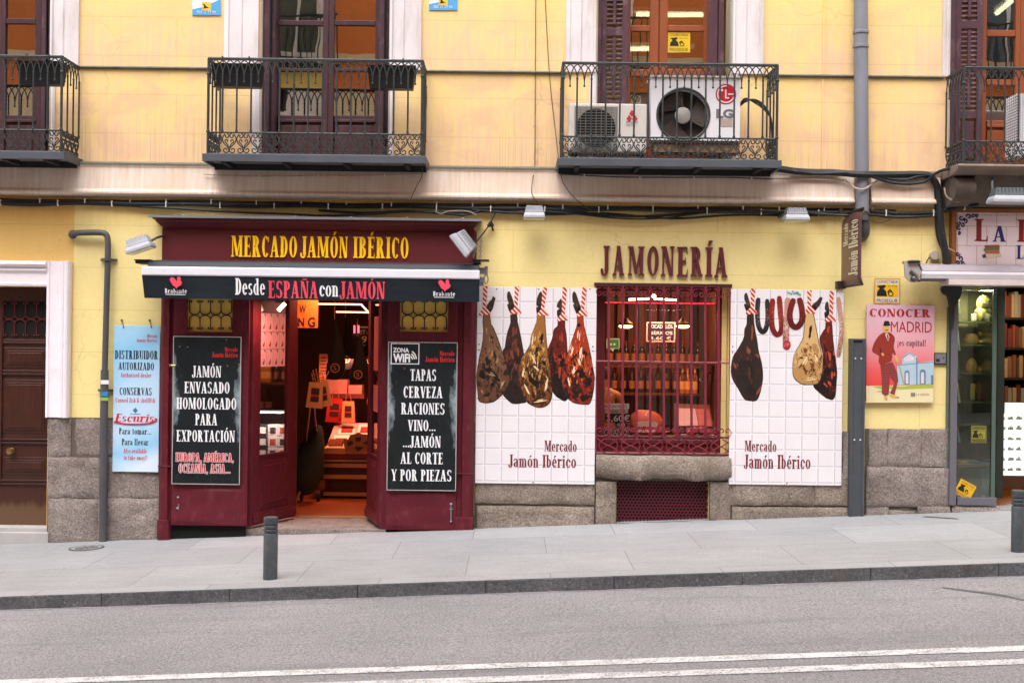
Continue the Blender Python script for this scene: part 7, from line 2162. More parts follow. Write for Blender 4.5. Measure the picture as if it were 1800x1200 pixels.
for j in range(2):
    for i in range(4):
        a = X0 + .09 + j * .04 + .235 * i; s0, s1 = (.05, .44) if j == 0 else (.5, .92)
        def g(u, v, w): return (a + .2 * u, 2.62 + .58 * (s0 + (s1 - s0) * v), zt + .002 + .258 * (s0 + (s1 - s0) * v) + .012 + w)
        tt = thing('meat_pack', g(.5, 0, 0), 'pale pack of red sliced meat on the counter, %s row, %s' % (('front', 'back')[j], ('leftmost', 'second', 'third', 'rightmost')[i]), 'meat pack', 'packs of sliced meat on the counter')
        mb = MB(); mb.add([g(0, 0, 0), g(1, 0, 0), g(1, 1, 0), g(0, 1, 0), g(0, 0, -.012), g(1, 0, -.012), g(1, 1, -.012), g(0, 1, -.012)], [(0, 1, 2, 3), (7, 6, 5, 4), (0, 4, 5, 1), (2, 6, 7, 3), (1, 5, 6, 2), (3, 7, 4, 0)]); mb.build('card', mat('#f0ddd0', .5), tt)
        mb = MB(); mb.add([g(.15, .1, .002), g(.85, .1, .002), g(.85, .7, .002), g(.15, .7, .002)], [(0, 1, 2, 3)]); mb.build('meat', ham_mat('#8a1f1c', '#a8302a', '#5a1414', '#e0a8a0', 30, .6, .6), tt)
# carved wooden shield leaning on the counter front
mb = MB()
pts = [(605, 782), (605, 770), (612, 772), (616, 764), (625, 762), (630, 759), (636, 762), (645, 763), (650, 769), (655, 768), (655, 783), (648, 793), (640, 795), (628, 798), (616, 793), (608, 793)]
pxpoly(mb, [(a, b) for a, b in pts], CD + .09, .03)
t = thing('wooden_plaque', W(630, 796, CD + .09), 'carved wooden shield plaque leaning at the front of the counter', 'plaque'); mb.build('board', mat('#8a5826', .5, var=.3, scale=30), t)
mb = MB()
for q in ([(610, 777), (618, 774), (622, 779), (612, 784)], [(638, 778), (645, 774), (651, 776), (649, 783)], [(622, 786), (630, 784), (640, 786), (630, 793)], [(624, 769), (636, 768), (633, 775), (627, 776)]): pxpoly(mb, q, CD + .123, .003)
mb.build('carving', mat('#2f1a0c', .6), t)
mb = MB()
for i in range(5): mb.cyl(W(578 + i * 5, 783, CD + .05), W(584 + i * 5, 772, CD + .02), .028, n=8)
solo(mb, 'sausage_coil', mat('#a5683c', .5, var=.3, scale=30), 'coil of small cured sausages beside the wooden shield plaque', 'sausages')
# dark bag hanging in front of the counter
bgx, bgy = wx(545, 800, -2.2), 2.15
t = thing('shopping_trolley', (bgx, bgy, ZF), 'dark green shopping trolley bag standing in the doorway by the counter', 'shopping trolley')
mb = MB()
rings = [(.03, .1, .09), (.1, .17, .13), (.3, .18, .14), (.5, .17, .13), (.68, .13, .11), (.82, .08, .07), (.9, .03, .03)]
n = 18; vs = []
for z, rx, ry in rings:
    for k in range(n):
        a = 2 * PI * k / n; q = 1 + .1 * math.sin(a * 3 + z * 7) + .08 * math.sin(a * 5 - z * 13) + .04 * math.sin(a * 9 + z * 31)
        vs.append((bgx + rx * q * math.cos(a) + .22 * (z - .45), bgy + ry * q * math.sin(a), ZF + z * .93 + .06))
mb.add(vs, [(i * n + k, i * n + (k + 1) % n, (i + 1) * n + (k + 1) % n, (i + 1) * n + k) for i in range(len(rings) - 1) for k in range(n)] + [tuple(range(n - 1, -1, -1)), tuple(len(vs) - n + k for k in range(n))])
mb.build('bag', mat('#1b2a20', .6, var=.35, scale=6), t, smooth=True)
for s in (-1, 1):
    mb = MB(); mb.lathe([(.045, -.015), (.06, -.015), (.06, .015), (.045, .015)], (bgx + .1 * s, bgy + .1, ZF + .06), 'x', 14); mb.build('wheel', M['black'], t)
mb = MB(); mb.tube(catmull([(bgx - .03, bgy - .05, ZF + .7), (bgx + .0, bgy - .1, ZF + .95), (bgx + .04, bgy - .06, ZF + 1.3), (bgx + .08, bgy - .1, ZF + .97), (bgx + .1, bgy - .06, ZF + .8)], 6), .009, 6); mb.tube([(bgx - .14, bgy - .12, ZF), (bgx - .05, bgy - .1, ZF + .25)], .02, 6); mb.build('handle', mat('#a58a80', .35, metal=.4), t, smooth=True)
# paper carrier bags on a hook
def carrier(px0, py0, px1, py1, d, lab, m, grp, tilt=0.0):
    X0, X1, Z0, Z1 = R(px0, py0, px1, py1, d)
    t = thing('carrier_bag', ((X0 + X1) / 2, -d, Z0), lab, 'paper bag', grp)
    Mx = Matrix.Translation(((X0 + X1) / 2, -d, Z1)) @ Matrix.Rotation(tilt, 4, 'Y')
    w_, h = (X1 - X0), (Z1 - Z0)
    mb = MB(); mb.add([(-w_ / 2, 0, -h), (w_ / 2, 0, -h), (w_ * .42, 0, 0), (-w_ * .42, 0, 0), (-w_ / 2, .06, -h), (w_ / 2, .06, -h), (w_ * .42, .02, 0), (-w_ * .42, .02, 0)], [(0, 1, 2, 3), (5, 4, 7, 6), (0, 4, 5, 1), (1, 5, 6, 2), (4, 0, 3, 7)]); mb.xf(Mx); mb.build('bag', m, t)
    mb = MB(); mb.box(-w_ * .25, w_ * .25, -.006, -.002, -h * .48, -h * .22); mb.box(-w_ * .25, w_ * .25, -.006, -.002, -h * .75, -h * .56); mb.xf(Mx); mb.build('print', mat('#3a1a18', .5), t)
    mb = MB(); mb.box(-w_ * .25, w_ * .25, -.006, -.002, -h * .545, -h * .5); mb.xf(Mx); mb.build('band_print', mat('#c0322a', .5), t)
    mb = MB(); mb.tube([(-w_ * .2, .01, -.01)] + [(w_ * .2 * math.cos(a * PI / 6) * -1, .01, .1 * math.sin(a * PI / 6)) for a in range(1, 6)] + [(w_ * .2, .01, -.01)], .005, 5); mb.xf(Mx); mb.build('handle', mat('#8a4a34', .5), t)
PAPER = mat('#c08a50', .6, var=.12)
carrier(541, 672, 570, 717, -1.75, 'tan paper carrier bag hanging foremost over the shopping trolley', PAPER, 'paper bags in the shop', .08)
carrier(553, 670, 577, 715, -1.85, 'tan paper carrier bag half hidden behind the foremost hanging one', PAPER, 'paper bags in the shop', -.15)
carrier(600, 705, 624, 742, -3.0, 'tan paper carrier bag standing behind the counter ramp', PAPER, 'paper bags in the shop')
carrier(574, 700, 604, 742, -3.1, 'red crumpled carrier bag behind the counter ramp', mat('#a3201c', .5, var=.3, scale=10), 'paper bags in the shop', .05)
t = thing('bag_hook', W(557, 672, -1.9), 'bundle of thin rods above the hanging paper bags', 'rods')
mb = MB()
for a, b, c, e in ((550, 650, 556, 676), (555, 648, 560, 675), (578, 652, 568, 676), (548, 655, 552, 676)): mb.tube([W(a, b, -1.9), W(c, e, -1.9)], .006, 5)
mb.build('rod', mat('#b08058', .4), t)
for a, b, c, e, lab in ((561, 622, 576, 656, 'upper tall pale paper notice left of the hanging hams'), (561, 657, 573, 680, 'lower short pale paper notice left of the hanging hams')):
    X0, X1, Z0, Z1 = R(a, b, c, e, -3.0)
    t = thing('paper_notice', ((X0 + X1) / 2, 3.0, Z0), lab, 'notice')
    mb = MB(); mb.box(X0, X1, 3.0, 3.004, Z0, Z1); mb.build('paper', mat('#cf8a5a', .6), t)
    mb = MB()
    for i in range(5): mb.box(X0 + .02, X1 - .02, 2.996, 2.999, Z1 - .04 - i * (Z1 - Z0) * .17 - .012, Z1 - .04 - i * (Z1 - Z0) * .17)
    mb.build('print', mat('#6a3a28', .6), t)
for a, b, c, e, lab in ((573, 667, 610, 692, 'larger pale carton on the shelf under the hanging hams'), (612, 677, 636, 692, 'smaller pale carton on the shelf under the hanging hams')):
    mb = MB(); bx(mb, a, b, c, e, -3.3, .25); solo(mb, 'carton', mat('#b9787a' if 0 else '#c08474', .6, var=.1), lab, 'carton', bevel=.004)
mb = MB(); bx(mb, 570, 692, 640, 700, -3.25, .35); solo(mb, 'wall_shelf', mat('#5a2a1c', .5), 'brown shelf carrying two pale cartons in the shop', 'shelf')
x, y, z = W(650, 738, -2.75)
mb = MB(); mb.lathe([(.03, 0), (.03, .02), (.012, .05), (.012, .16), (.035, .19), (.045, .22), (.03, .26), (.012, .28), (.012, .33), (.002, .36)], (x, y, z), n=12)
solo(mb, 'beer_tap', mat('#b5674a', .25, metal=.7), 'shiny beer tap at the right end of the counter', 'beer tap', smooth=True)

# ------------------------------------------------------------------ behind the barred window
t = thing('wall_panelling', (wx(1165, 600, -4.4), 4.5, ZF), 'brown upright boards lining the back wall behind the barred window', 'panelling')
for i in range(16):
    X0 = wx(1010 + i * 19, 600, -4.4)
    mb = MB(); mb.box(X0, X0 + .1, 4.5, 4.56, ZF, 2.7); mb.build('board', mat(('#6b3018', '#7d3c1c', '#4a2010')[i % 3], .5, var=.2, scale=5), t)
t = thing('led_strip', W(1157, 532, -.4), 'dotted red light strip across the top of the barred window', 'lamp')
mb = MB()
for i in range(66):
    px = 1059 + 196 * i / 65
    x, y, z = W(px, 531.5 + (px - 1059) * .012, -.42); mb.box(x - .006, x + .006, y - .005, y + .005, z - .006, z + .006)
mb.build('diode', emis('#ff2038', 1.6), t)
mb = MB(); a, b = W(1057, 531, -.44), W(1257, 534, -.44); mb.box(a[0], b[0], .45, .456, a[2] - .02, a[2] + .008); mb.build('tape', mat('#5a1418', .5), t)
for px, lab in ((1100, 'left one of two glowing pendant lamps behind the barred window'), (1200, 'right one of two glowing pendant lamps behind the barred window')):
    x, y, z = W(px, 572, -1.5)
    t = thing('pendant_lamp', (x, y, z), lab, 'lamp', 'pendant lamps behind the barred window')
    mb = MB(); mb.lathe([(.04, -.03), (.075, -.015), (.078, .005), (.05, .02)], (x, y, z), n=16); mb.build('bulb', GLOW, t, smooth=True)
    mb = MB(); mb.lathe([(.088, .0), (.084, .025), (.03, .06), (.012, .09)], (x, y, z), n=16); mb.build('lamp_shade', mat('#40231a', .4), t, smooth=True)
    mb = MB(); mb.tube([(x, y, z + .08), (x, y, z + .9)], .003, 4); mb.build('cord', M['black'], t)
t = thing('strip_light', W(1155, 526, -2.3), 'bent white strip light under the ceiling behind the barred window', 'lamp')
for a, b in (((1105, 526.5), (1142, 525)), ((1150, 525), (1190, 527.5)), ((1148, 523), (1151, 518))):
    mb = MB(); mb.tube([W(*a, -2.3), W(*b, -2.3)], .013 if a[0] != 1148 else .025, 6); mb.build('tube', emis('#ffe0b8', 4), t)
X0, X1, Z0, Z1 = R(1136, 566, 1187, 601, -.5)
t = thing('menu_board', ((X0 + X1) / 2, .5, Z0), 'framed blackboard BOCADILLOS IBÉRICOS 3,60 hung in the barred window', 'sign')
mb = MB(); mb.box(X0, X1, .5, .515, Z0, Z1); mb.build('board', M['black'], t)
mb = MB(); q = .014
for a in ((X0, X0 + q, Z0, Z1), (X1 - q, X1, Z0, Z1), (X0 + q, X1 - q, Z1 - q, Z1), (X0 + q, X1 - q, Z0, Z0 + q)): mb.box(a[0], a[1], .49, .506, a[2], a[3])
mb.build('frame', mat('#d8b090', .5), t)
mb = MB(); write(mb, 'BOCADILLOS', (1141, 570, 1182, 577), -.497, sans=True); write(mb, 'IBÉRICOS', (1141, 582, 1182, 588), -.497, sans=True); write(mb, '3,60 €', (1143, 591, 1180, 597), -.497, sans=True); mb.build('lettering', mat('#f0e6d8', .5), t)
t = thing('review_sticker', W(1077, 615, -.21), 'green speech bubble sticker on the barred window pane', 'sticker')
mb = MB(); pxpoly(mb, [(1066, 596), (1068, 594.5), (1087, 594.5), (1089, 596), (1089, 611), (1087, 613), (1080, 613), (1077, 618), (1074, 613), (1068, 613), (1066, 611)], -.215, .002); mb.build('border', mat('#c9cf9a', .5), t)
mb = MB(); pxpoly(mb, [(1067.5, 596.5), (1087.5, 596.5), (1087.5, 611.5), (1067.5, 611.5)], -.212, .001); mb.build('field', mat('#5d7f34', .5), t)
mb = MB(); [mb.lathe([(.012, 0), (.012, .001)], (W(px, 605, -.21)[0], .208, W(px, 605, -.21)[2]), 'y', 10) for px in (1074, 1080)]; mb.build('figure', mat('#d8dcb0', .5), t)
# back shelves with bottles
SH_Y = 3.6
for py, lab in ((642, 'upper bottle shelf behind the barred window'), (690, 'lower bottle shelf behind the barred window')):
    X0, X1 = wx(1040, py, -SH_Y), wx(1290, py, -SH_Y); z = wz(py, 1165, -SH_Y)
    mb = MB(); mb.box(X0, X1, SH_Y - .1, SH_Y + .2, z - .03, z); solo(mb, 'bottle_shelf', mat('#5a2f1a', .5), lab, 'shelf')
BOT = {'wine': ('#1d2418', '#93694c', '#7a1f1c'), 'gold': ('#a8741e', '#d9b070', '#caa040')}
protoB = {}
def bottle(kind, x, y, z, lab, grp, k=1.0):
    if kind not in protoB:
        body, lb, cap = BOT[kind]
        t = thing('wine_bottle', (0, 0, 0), lab, 'bottle', grp)
        mb = MB(); mb.lathe([(.036, 0), (.038, .01), (.038, .19), (.03, .22), (.014, .25), (.013, .31)], (0, 0, 0), n=12); mb.build('body', mat(body, .12, var=.1), t, smooth=True)
        mb = MB(); mb.lathe([(.0385, .05), (.0388, .05), (.0388, .15), (.0385, .15)], (0, 0, 0), n=12); mb.build('label_band', mat(lb, .5, var=.15), t, smooth=True)
        mb = MB(); mb.lathe([(.0142, .265), (.0146, .265), (.0146, .316), (.001, .317)], (0, 0, 0), n=10); mb.build('capsule', mat(cap, .4), t, smooth=True)
        protoB[kind] = t
        o = t
    else:
        o = dup(protoB[kind])
    o.location = (x, y, z); o['label'] = lab
for i in range(15):
    px = 1058 + i * 14.2
    bottle('wine', wx(px, 640, -SH_Y), SH_Y + random.uniform(-.03, .08), wz(642, 1165, -SH_Y), 'dark wine bottle with tan label on the upper shelf behind the window bars', 'wine bottles on the upper shelf')
for i in range(13):
    px = 1064 + i * 15.5
    if 1195 < px < 1235: continue
    bottle('wine', wx(px, 690, -SH_Y), SH_Y + random.uniform(-.03, .08), wz(690, 1165, -SH_Y), 'dark wine bottle with tan label on the lower shelf behind the window bars', 'wine bottles on the upper shelf' if 0 else 'wine bottles on the lower shelf')
for px, lab in ((1204, 'left of three golden bottles on the lower shelf behind the bars'), (1213, 'middle of three golden bottles on the lower shelf behind the bars'), (1226, 'right of three golden bottles on the lower shelf behind the bars')):
    bottle('gold', wx(px, 690, -SH_Y + .3), SH_Y - .06, wz(690, 1165, -SH_Y), lab, 'golden bottles behind the window')
# glasses hung from a rack
GLS = glass_mat('m_wine_glass', .3, '#d8c8b8')
mb = MB(); X0, X1 = wx(1060, 640, -2.4), wx(1260, 640, -2.4); zr_ = wz(641, 1165, -2.4); mb.box(X0, X1, 2.3, 2.5, zr_, zr_ + .02)
solo(mb, 'glass_rack', mat('#3a1d12', .5), 'dark rack of upturned wine glasses behind the window cross rail', 'rack')
pg = None
for i in range(13):
    x = wx(1066 + i * 15.2, 645, -2.4)
    if pg is None:
        pg = thing('wine_glass', (0, 0, 0), 'upturned wine glass hanging from the dark rack behind the window bars', 'glass', 'wine glasses on the rack')
        mb = MB(); mb.lathe([(.032, -.19), (.04, -.15), (.035, -.1), (.006, -.08), (.004, -.01), (.033, -.003), (.033, 0)], (0, 0, 0), n=14); mb.build('goblet', GLS, pg, smooth=True); o = pg
    else: o = dup(pg)
    o.location = (x, 2.4, zr_ - .001)
# things in the window bottom
zs = wz(771, 1165, -.3)
mb = MB(); X0, X1 = wx(1050, 770, -.3), wx(1282, 770, -.3); mb.box(X0, X1, .345, .95, zs - .03, zs); solo(mb, 'window_board', mat('#2a1a14', .5), 'dark board carrying the food display inside the barred window', 'shelf')
t = thing('price_stand', (wx(1085, 768, -.45), .45, zs), 'stack of black and white price tickets in the left corner of the barred window', 'sign')
for (a, b, c, e), bgc, txts in (((1060, 709, 1106, 718), '#d9d4d0', [('BOCADILLO', (1062, 711, 1102, 716), '#1a1a1a')]), ((1064, 718, 1104, 726), '#b9b2ac', [('JAMÓN', (1068, 720, 1098, 725), '#55504c')]), ((1063, 727, 1109, 742), '#1c1c1c', [('3,60€', (1066, 729, 1107, 740), '#ece6de')]), ((1083, 743, 1101, 750), '#1c1c1c', [('IBER', (1085, 744, 1099, 749), '#d9d0c6')]), ((1060, 751, 1110, 767), '#222222', [('GRANDE', (1062, 753, 1108, 765), '#d8cec4')])):
    mb = MB(); bx(mb, a, b, c, e, -.45, .01); mb.build('ticket', mat(bgc, .5), t)
    for tx, r, cc in txts:
        mb = MB(); write(mb, tx, r, -.447, sans=True); mb.build('lettering', mat(cc, .5), t)
mb = MB(); bx(mb, 1082, 709, 1088, 770, -.47, .01); mb.build('stand', M['black'], t)
# wrapped ham in a basket with a paper band
x, y, z = wx(1136, 750, -.55), .58, zs
t = thing('ham_basket', (x, y, z), 'orange wrapped ham with a white paper band in a shallow basket in the window', 'ham basket')
mb = MB(); mb.lathe([(.14, 0), (.2, .015), (.235, .05), (.24, .06), (.2, .045), (.001, .04)], (x, y, z), n=24)
mb.build('basket', mat('#c0643a', .6, var=.3, scale=20), t, smooth=True)
mb = MB(); mb.lathe([(.02, .02), (.17, .03), (.2, .09), (.19, .16), (.15, .23), (.09, .27), (.002, .28)], (0, 0, 0), n=22)
mb.v = [(x + a, y + b * .6, z + c + .012 * math.sin(a * 60) * math.sin(c * 50)) for a, b, c in mb.v]
mb.build('wrapped_ham', ham_mat('#b0452a', '#c4583a', '#7a2a1c', '#e09a80', 14, .6, .62), t, smooth=True)
mb = MB(); pxpoly(mb, [(1121, 741), (1128, 740), (1150, 740), (1157, 743), (1155, 750), (1121, 749)], -.44, .004); pxpoly(mb, [(1118, 755), (1154, 755), (1152, 766), (1120, 766)], -.43, .004); mb.build('paper_band', mat('#e6cfc6', .6), t)
# menu folder on an easel and a plate of cured meat
t = thing('menu_stand', (wx(1222, 765, -.6), .6, zs), 'open menu folder on a slanting stand at the right of the barred window', 'menu')
def lean(px, py, k): return W(px, py, -.55 - .25 * k)
mb = MB(); mb.add([lean(1190, 749, 0), lean(1254, 750, 0), lean(1247, 711, 1), lean(1187, 709, 1), lean(1190, 768, .2), lean(1254, 768, .2)], [(0, 1, 2, 3), (4, 5, 1, 0)]); mb.build('board', mat('#7a4630', .5), t)
mb = MB(); mb.add([W(1194, 748, -.545), W(1228, 748, -.545), W(1222, 718, -.74), W(1190, 717, -.74)], [(0, 1, 2, 3)]); mb.build('page', mat('#dbb3ac', .6, var=.06), t)
mb = MB(); mb.add([W(1229, 748, -.545), W(1252, 749, -.545), W(1246, 719, -.74), W(1223, 718, -.74)], [(0, 1, 2, 3)]); mb.build('page', mat('#c8685e', .6, var=.2, scale=14), t)
mb = MB(); bx(mb, 1185, 709, 1189, 768, -.6, .03); mb.build('post', mat('#a5685a', .5), t)
x, y, z = wx(1228, 760, -.45), .45, zs + .02
t = thing('meat_plate', (x, y, z), 'plate of red sliced meat at the foot of the menu stand', 'plate')
mb = MB(); mb.lathe([(.1, 0), (.18, .012), (.19, .018), (.001, .008)], (0, 0, 0), n=24); mb.v = [(x + a, y + b * .45, z + c) for a, b, c in mb.v]; mb.build('plate', M['white'], t, smooth=True)
mb = MB()
for i in range(16):
    a = i * 2.4; r = .03 + .007 * i
    mb.ball((x + r * math.cos(a), y + .4 * r * math.sin(a), z + .035 + .012 * (i % 4)), .032, 6, (1.2, .5, .9))
mb.build('sliced_meat', ham_mat('#a02a28', '#b83e38', '#641818', '#e6b0a6', 26, .6, .6), t, smooth=True)
# shop assistant half hidden at the left of the window
def person(x, y, zf, h, lab, top, trs):
    t = thing('person', (x, y, zf), lab, 'person')
    J = [(0, 0, .52), (0, 0, .62), (0, 0, .74), (0, .01, .815), (0, 0, .86), (0, -.015, .93), (0, -.01, .985),
         (-.055, 0, .5), (-.06, .0, .28), (-.06, .02, .04), (-.065, -.06, .015), (.055, 0, .5), (.06, 0, .28), (.06, .02, .04), (.065, -.06, .015),
         (-.11, .0, .8), (-.135, .01, .63), (-.12, -.1, .52), (-.1, -.15, .51), (.11, 0, .8), (.135, .01, .63), (.12, -.1, .52), (.1, -.15, .51)]
    E = [(0, 1), (1, 2), (2, 3), (3, 4), (4, 5), (5, 6), (0, 7), (7, 8), (8, 9), (9, 10), (0, 11), (11, 12), (12, 13), (13, 14), (3, 15), (15, 16), (16, 17), (17, 18), (3, 19), (19, 20), (20, 21), (21, 22)]
    Rr = [.085, .08, .1, .07, .032, .052, .04, .055, .04, .028, .022, .055, .04, .028, .022, .042, .033, .025, .022, .042, .033, .025, .022]
    me = bpy.data.meshes.new('body'); me.from_pydata([(a * h, b * h, c * h) for a, b, c in J], E, []); o = bpy.data.objects.new('body', me); col.objects.link(o); o.parent = t; ORG[o.name] = Vector((x, y, zf))
    sk = o.modifiers.new('skin', 'SKIN'); sk.use_smooth_shade = True
    for v, r in zip(me.skin_vertices[0].data, Rr): v.radius = (r * h, r * h * .8)
    me.skin_vertices[0].data[0].use_root = True
    ss = o.modifiers.new('sub', 'SUBSURF'); ss.levels = ss.render_levels = 2
    k = NT('m_person'); sep = k.n('SeparateXYZ'); k.l(k.tc.outputs['Object'], sep.inputs[0])
    mr = k.n('MapRange'); mr.inputs[1].default_value = 0; mr.inputs[2].default_value = h; k.l(sep.outputs[2], mr.inputs[0])
    k.color(k.ramp(mr.outputs[0], [(0, lin(trs)), (.51, lin(top)), (.845, lin('#b5805f'))], 'CONSTANT')); me.materials.append(k.m)
    mb = MB(); mb.ball((x, y + .005, zf + h * .945), h * .056, 10, (.95, 1.02, 1.05)); mb.v = [v for v in mb.v]; mb.build('hair', mat('#241814', .7), t, smooth=True)
    return t
person(wx(1061, 700, -1.3), 1.3, ZF + .02, 1.62, 'person in a mustard top standing inside at the left of the barred window', '#a8762c', '#2a2624')
# ------------------------------------------------------------------ bookshop at the right edge
bf = thing('bookshop_front', (wx(1735, 890), 0, gz(wx(1735, 890))), 'grey metal bookshop front with a glass display bay and recessed door', 'shopfront')
GF = mat('#6a6870', .45, var=.12, scale=5, metal=.2)
mb = MB()
bx(mb, 1671, 503, 1683, 888, .06, .12); bx(mb, 1683, 874, 1752, 888, .055, .12); bx(mb, 1671, 492, 1752, 505, .05, .1)
mb.build('frame', GF, bf, bevel=.004)
mb = MB(); bx(mb, 1744, 505, 1751, 874, .05, .012); mb.build('glass_edge', mat('#4f6058', .3), bf)
mb = MB(); X0, X1, Z0, Z1 = R(1682, 505, 1750, 875, .03); mb.box(X0, X1, -.03, -.022, Z0, Z1); mb.build('pane', M['glass_green'], bf)
mb = MB(); x = wx(1749, 700, .03); mb.box(x - .008, x, -.02, .95, Z0, Z1); mb.build('pane', M['glass_green'], bf)
mb = MB(); mb.profx([(-.3, wz(487, 1750)), (-.3, wz(503, 1750)), (.34, wz(503, 1750)), (.34, wz(487, 1750))], wx(1671), wx(2110)); mb.build('header', mat('#22262a', .5), bf)
# scroll bracket at the left of the header
mb = MB()
P = [(1655, 503), (1686, 503), (1686, 520), (1676, 540), (1673, 575), (1669, 575), (1668, 545), (1664, 522), (1655, 515)]
pxpoly(mb, smooth2(P, 3), .05, .05); mb.build('scroll_bracket', mat('#23282a', .5), bf)
mb = MB(); bx(mb, 1664, 540, 1667.5, 893, .03, .03); mb.build('conduit', mat('#5c6a58', .6, var=.2), bf)
mb = MB(); bx(mb, 1684, 816, 1744, 823, .0, .75); mb.build('display_shelf', mat('#77756a', .5), bf)
mb = MB(); bx(mb, 1684, 823, 1744, 874, -.3, .03); mb.build('kick_panel', mat('#a6b9c4', .5, var=.08), bf)
# left wall of the bay and inner door frame
mb = MB(); bx(mb, 1752, 505, 1765, 893, -.95, .06); mb.build('door_post', mat('#39433e', .5), bf)
area('bookshop_lamp', (wx(1770, 600, -1.5), 1.6, 2.6), 6, .7, (1, .8, .5))
# leaflets standing at the left of the bay
for y0, y1, cc, lab in ((505, 550, '#b9c3c4', 'pale leaflet'), (576, 616, '#9db6c0', 'light blue leaflet'), (626, 667, '#2f6f8c', 'deep blue leaflet'), (672, 708, '#d6d8d8', 'white leaflet'), (712, 740, '#2f7793', 'small blue leaflet'), (750, 778, '#9fc2d2', 'small pale blue leaflet')):
    mb = MB()
    a, b, c, e = W(1683, y0, -.02), W(1691, y1, -.02), W(1688, y0, -.1), W(1686, y1, -.02)
    mb.add([(a[0], .03, a[2]), (a[0] + .02, .06, a[2]), (b[0], .06, b[2]), (b[0] - .03, .03, b[2]), (a[0], .035, a[2]), (a[0] + .02, .065, a[2]), (b[0], .065, b[2]), (b[0] - .03, .035, b[2])], [(0, 1, 2, 3), (7, 6, 5, 4), (0, 4, 5, 1), (1, 5, 6, 2), (2, 6, 7, 3), (3, 7, 4, 0)])
    solo(mb, 'leaflet', mat(cc, .5, var=.05), lab + ' leaning at the left edge of the bookshop bay', 'leaflet')
# glass shelves with ornaments
bay = thing('display_rack', (wx(1716, 800, -.4), .45, wz(816, 1716, 0)), 'rack of shelves with ornaments behind the bookshop bay glass', 'shelf')
mb = MB(); bx(mb, 1684, 505, 1748, 815, -.75, .02); mb.build('back', mat('#6a6a54', .7, var=.3, scale=6), bay)
area('bay_lamp', (wx(1716, 600, -.3), .3, wz(508, 1716)), 14, .3, (1, .85, .55))  # added fill light without a fitting, brings out the ornaments in the bay
for py in (565, 605, 655, 706, 745):
    mb = MB(); bx(mb, 1688, py, 1746, py + 2.5, -.3, .4); mb.build('shelf', mat('#6a6f5c', .3), bay)
def ornament(px, py, prof, cc, lab, cat='ornament', d=-.4):
    x, y, z = W(px, py, d)
    mb = MB(); mb.lathe(prof, (x, y, z), n=14)
    for i, v in enumerate(mb.v): mb.v[i] = (x + (v[0] - x) * (1 + .25 * math.sin(v[2] * 40)), v[1], v[2])
    solo(mb, 'ornament', mat(cc, .4, var=.25, scale=20), lab, cat, smooth=True)
ornament(1727, 564, [(.05, 0), (.09, .03), (.07, .1), (.05, .13), (.08, .18), (.06, .22), (.02, .26), (.001, .27)], '#8f8560', 'greenish vase on the top shelf of the bookshop bay')
ornament(1712, 564, [(.03, 0), (.04, .03), (.03, .07), (.001, .08)], '#a9aab4', 'small silvery pot on the top shelf of the bookshop bay')
ornament(1731, 604, [(.06, 0), (.08, .02), (.05, .06), (.09, .1), (.07, .13), (.001, .14)], '#b59a6a', 'tan bowl on the second shelf of the bookshop bay')
ornament(1708, 604, [(.06, 0), (.07, .05), (.06, .1), (.001, .11)], '#8a744e', 'brown pot on the second shelf of the bookshop bay')
ornament(1708, 654, [(.04, 0), (.06, .05), (.05, .11), (.02, .14), (.001, .15)], '#a5875a', 'ochre jug on the third shelf of the bookshop bay')
ornament(1728, 654, [(.05, 0), (.06, .03), (.04, .08), (.001, .1)], '#b5945c', 'low ochre dish on the third shelf of the bookshop bay')
ornament(1727, 705, [(.05, 0), (.07, .06), (.06, .16), (.03, .22), (.001, .24)], '#8c6448', 'reddish jar on the fourth shelf of the bookshop bay')
mb = MB(); bx(mb, 1707, 674, 1714, 702, -.25, .02); solo(mb, 'small_card', mat('#b5a468', .5), 'upright yellowish card inside the bookshop bay', 'card')
alarm_sign('alarm_sticker', (1707, 748, 1734, 778), .034, 'faded yellow alarm sticker on the bookshop bay glass', board='#8f8a2a', back='#6f6c2c', border=False)
alarm_sign('alarm_sticker', (1681, 846, 1712, 874), .04, 'tilted yellow alarm sticker low on the bookshop bay glass', rot=math.radians(28), board='#dba818', back='#dba818', border=False)
for i, (a, b, c, e, cc, lab) in enumerate(((1688, 811, 1728, 815, '#c9b48a', 'tan magazine lying in the bookshop bay'), (1712, 813, 1744, 817, '#2f6f92', 'blue magazine lying in the bookshop bay'))):
    mb = MB(); bx(mb, a, b, c, e, -.04 - .12 * (1 - i), .2); solo(mb, 'magazine', mat(cc, .4, var=.2, scale=18), lab, 'magazine')
# bookcase seen through the doorway
bc = thing('bookcase', (wx(1800, 700, -2.4), 2.5, .235), 'dark bookcase full of old books beyond the bookshop door', 'bookcase')
X0, X1 = wx(1745, 600, -2.2), wx(1930, 600, -2.2)
mb = MB(); mb.box(X0, X1, 2.55, 2.6, .235, 2.7); mb.build('back', M['void'], bc)
rows = [(wz(558, 1790, -2.2), 52), (wz(611, 1790, -2.2), 46), (wz(664, 1790, -2.2), 44), (wz(707, 1790, -2.2), 34), (wz(760, 1790, -2.2), 40), (wz(815, 1790, -2.2), 40)]
for z, h in rows:
    mb = MB(); mb.box(X0, X1, 2.2, 2.55, z - .025, z); mb.build('shelf', mat('#241a12', .5), bc)
cols = ['#7a4a2a', '#8f3a2a', '#5e3a22', '#a06a3a', '#6a2a20', '#b08a5a', '#8a5a34', '#6d7a6a', '#9c9078']
names = {'#7a4a2a': 'brown', '#8f3a2a': 'brick red', '#5e3a22': 'dark brown', '#a06a3a': 'tan', '#6a2a20': 'oxblood', '#b08a5a': 'pale tan', '#8a5a34': 'leather brown', '#6d7a6a': 'grey green', '#9c9078': 'cream'}
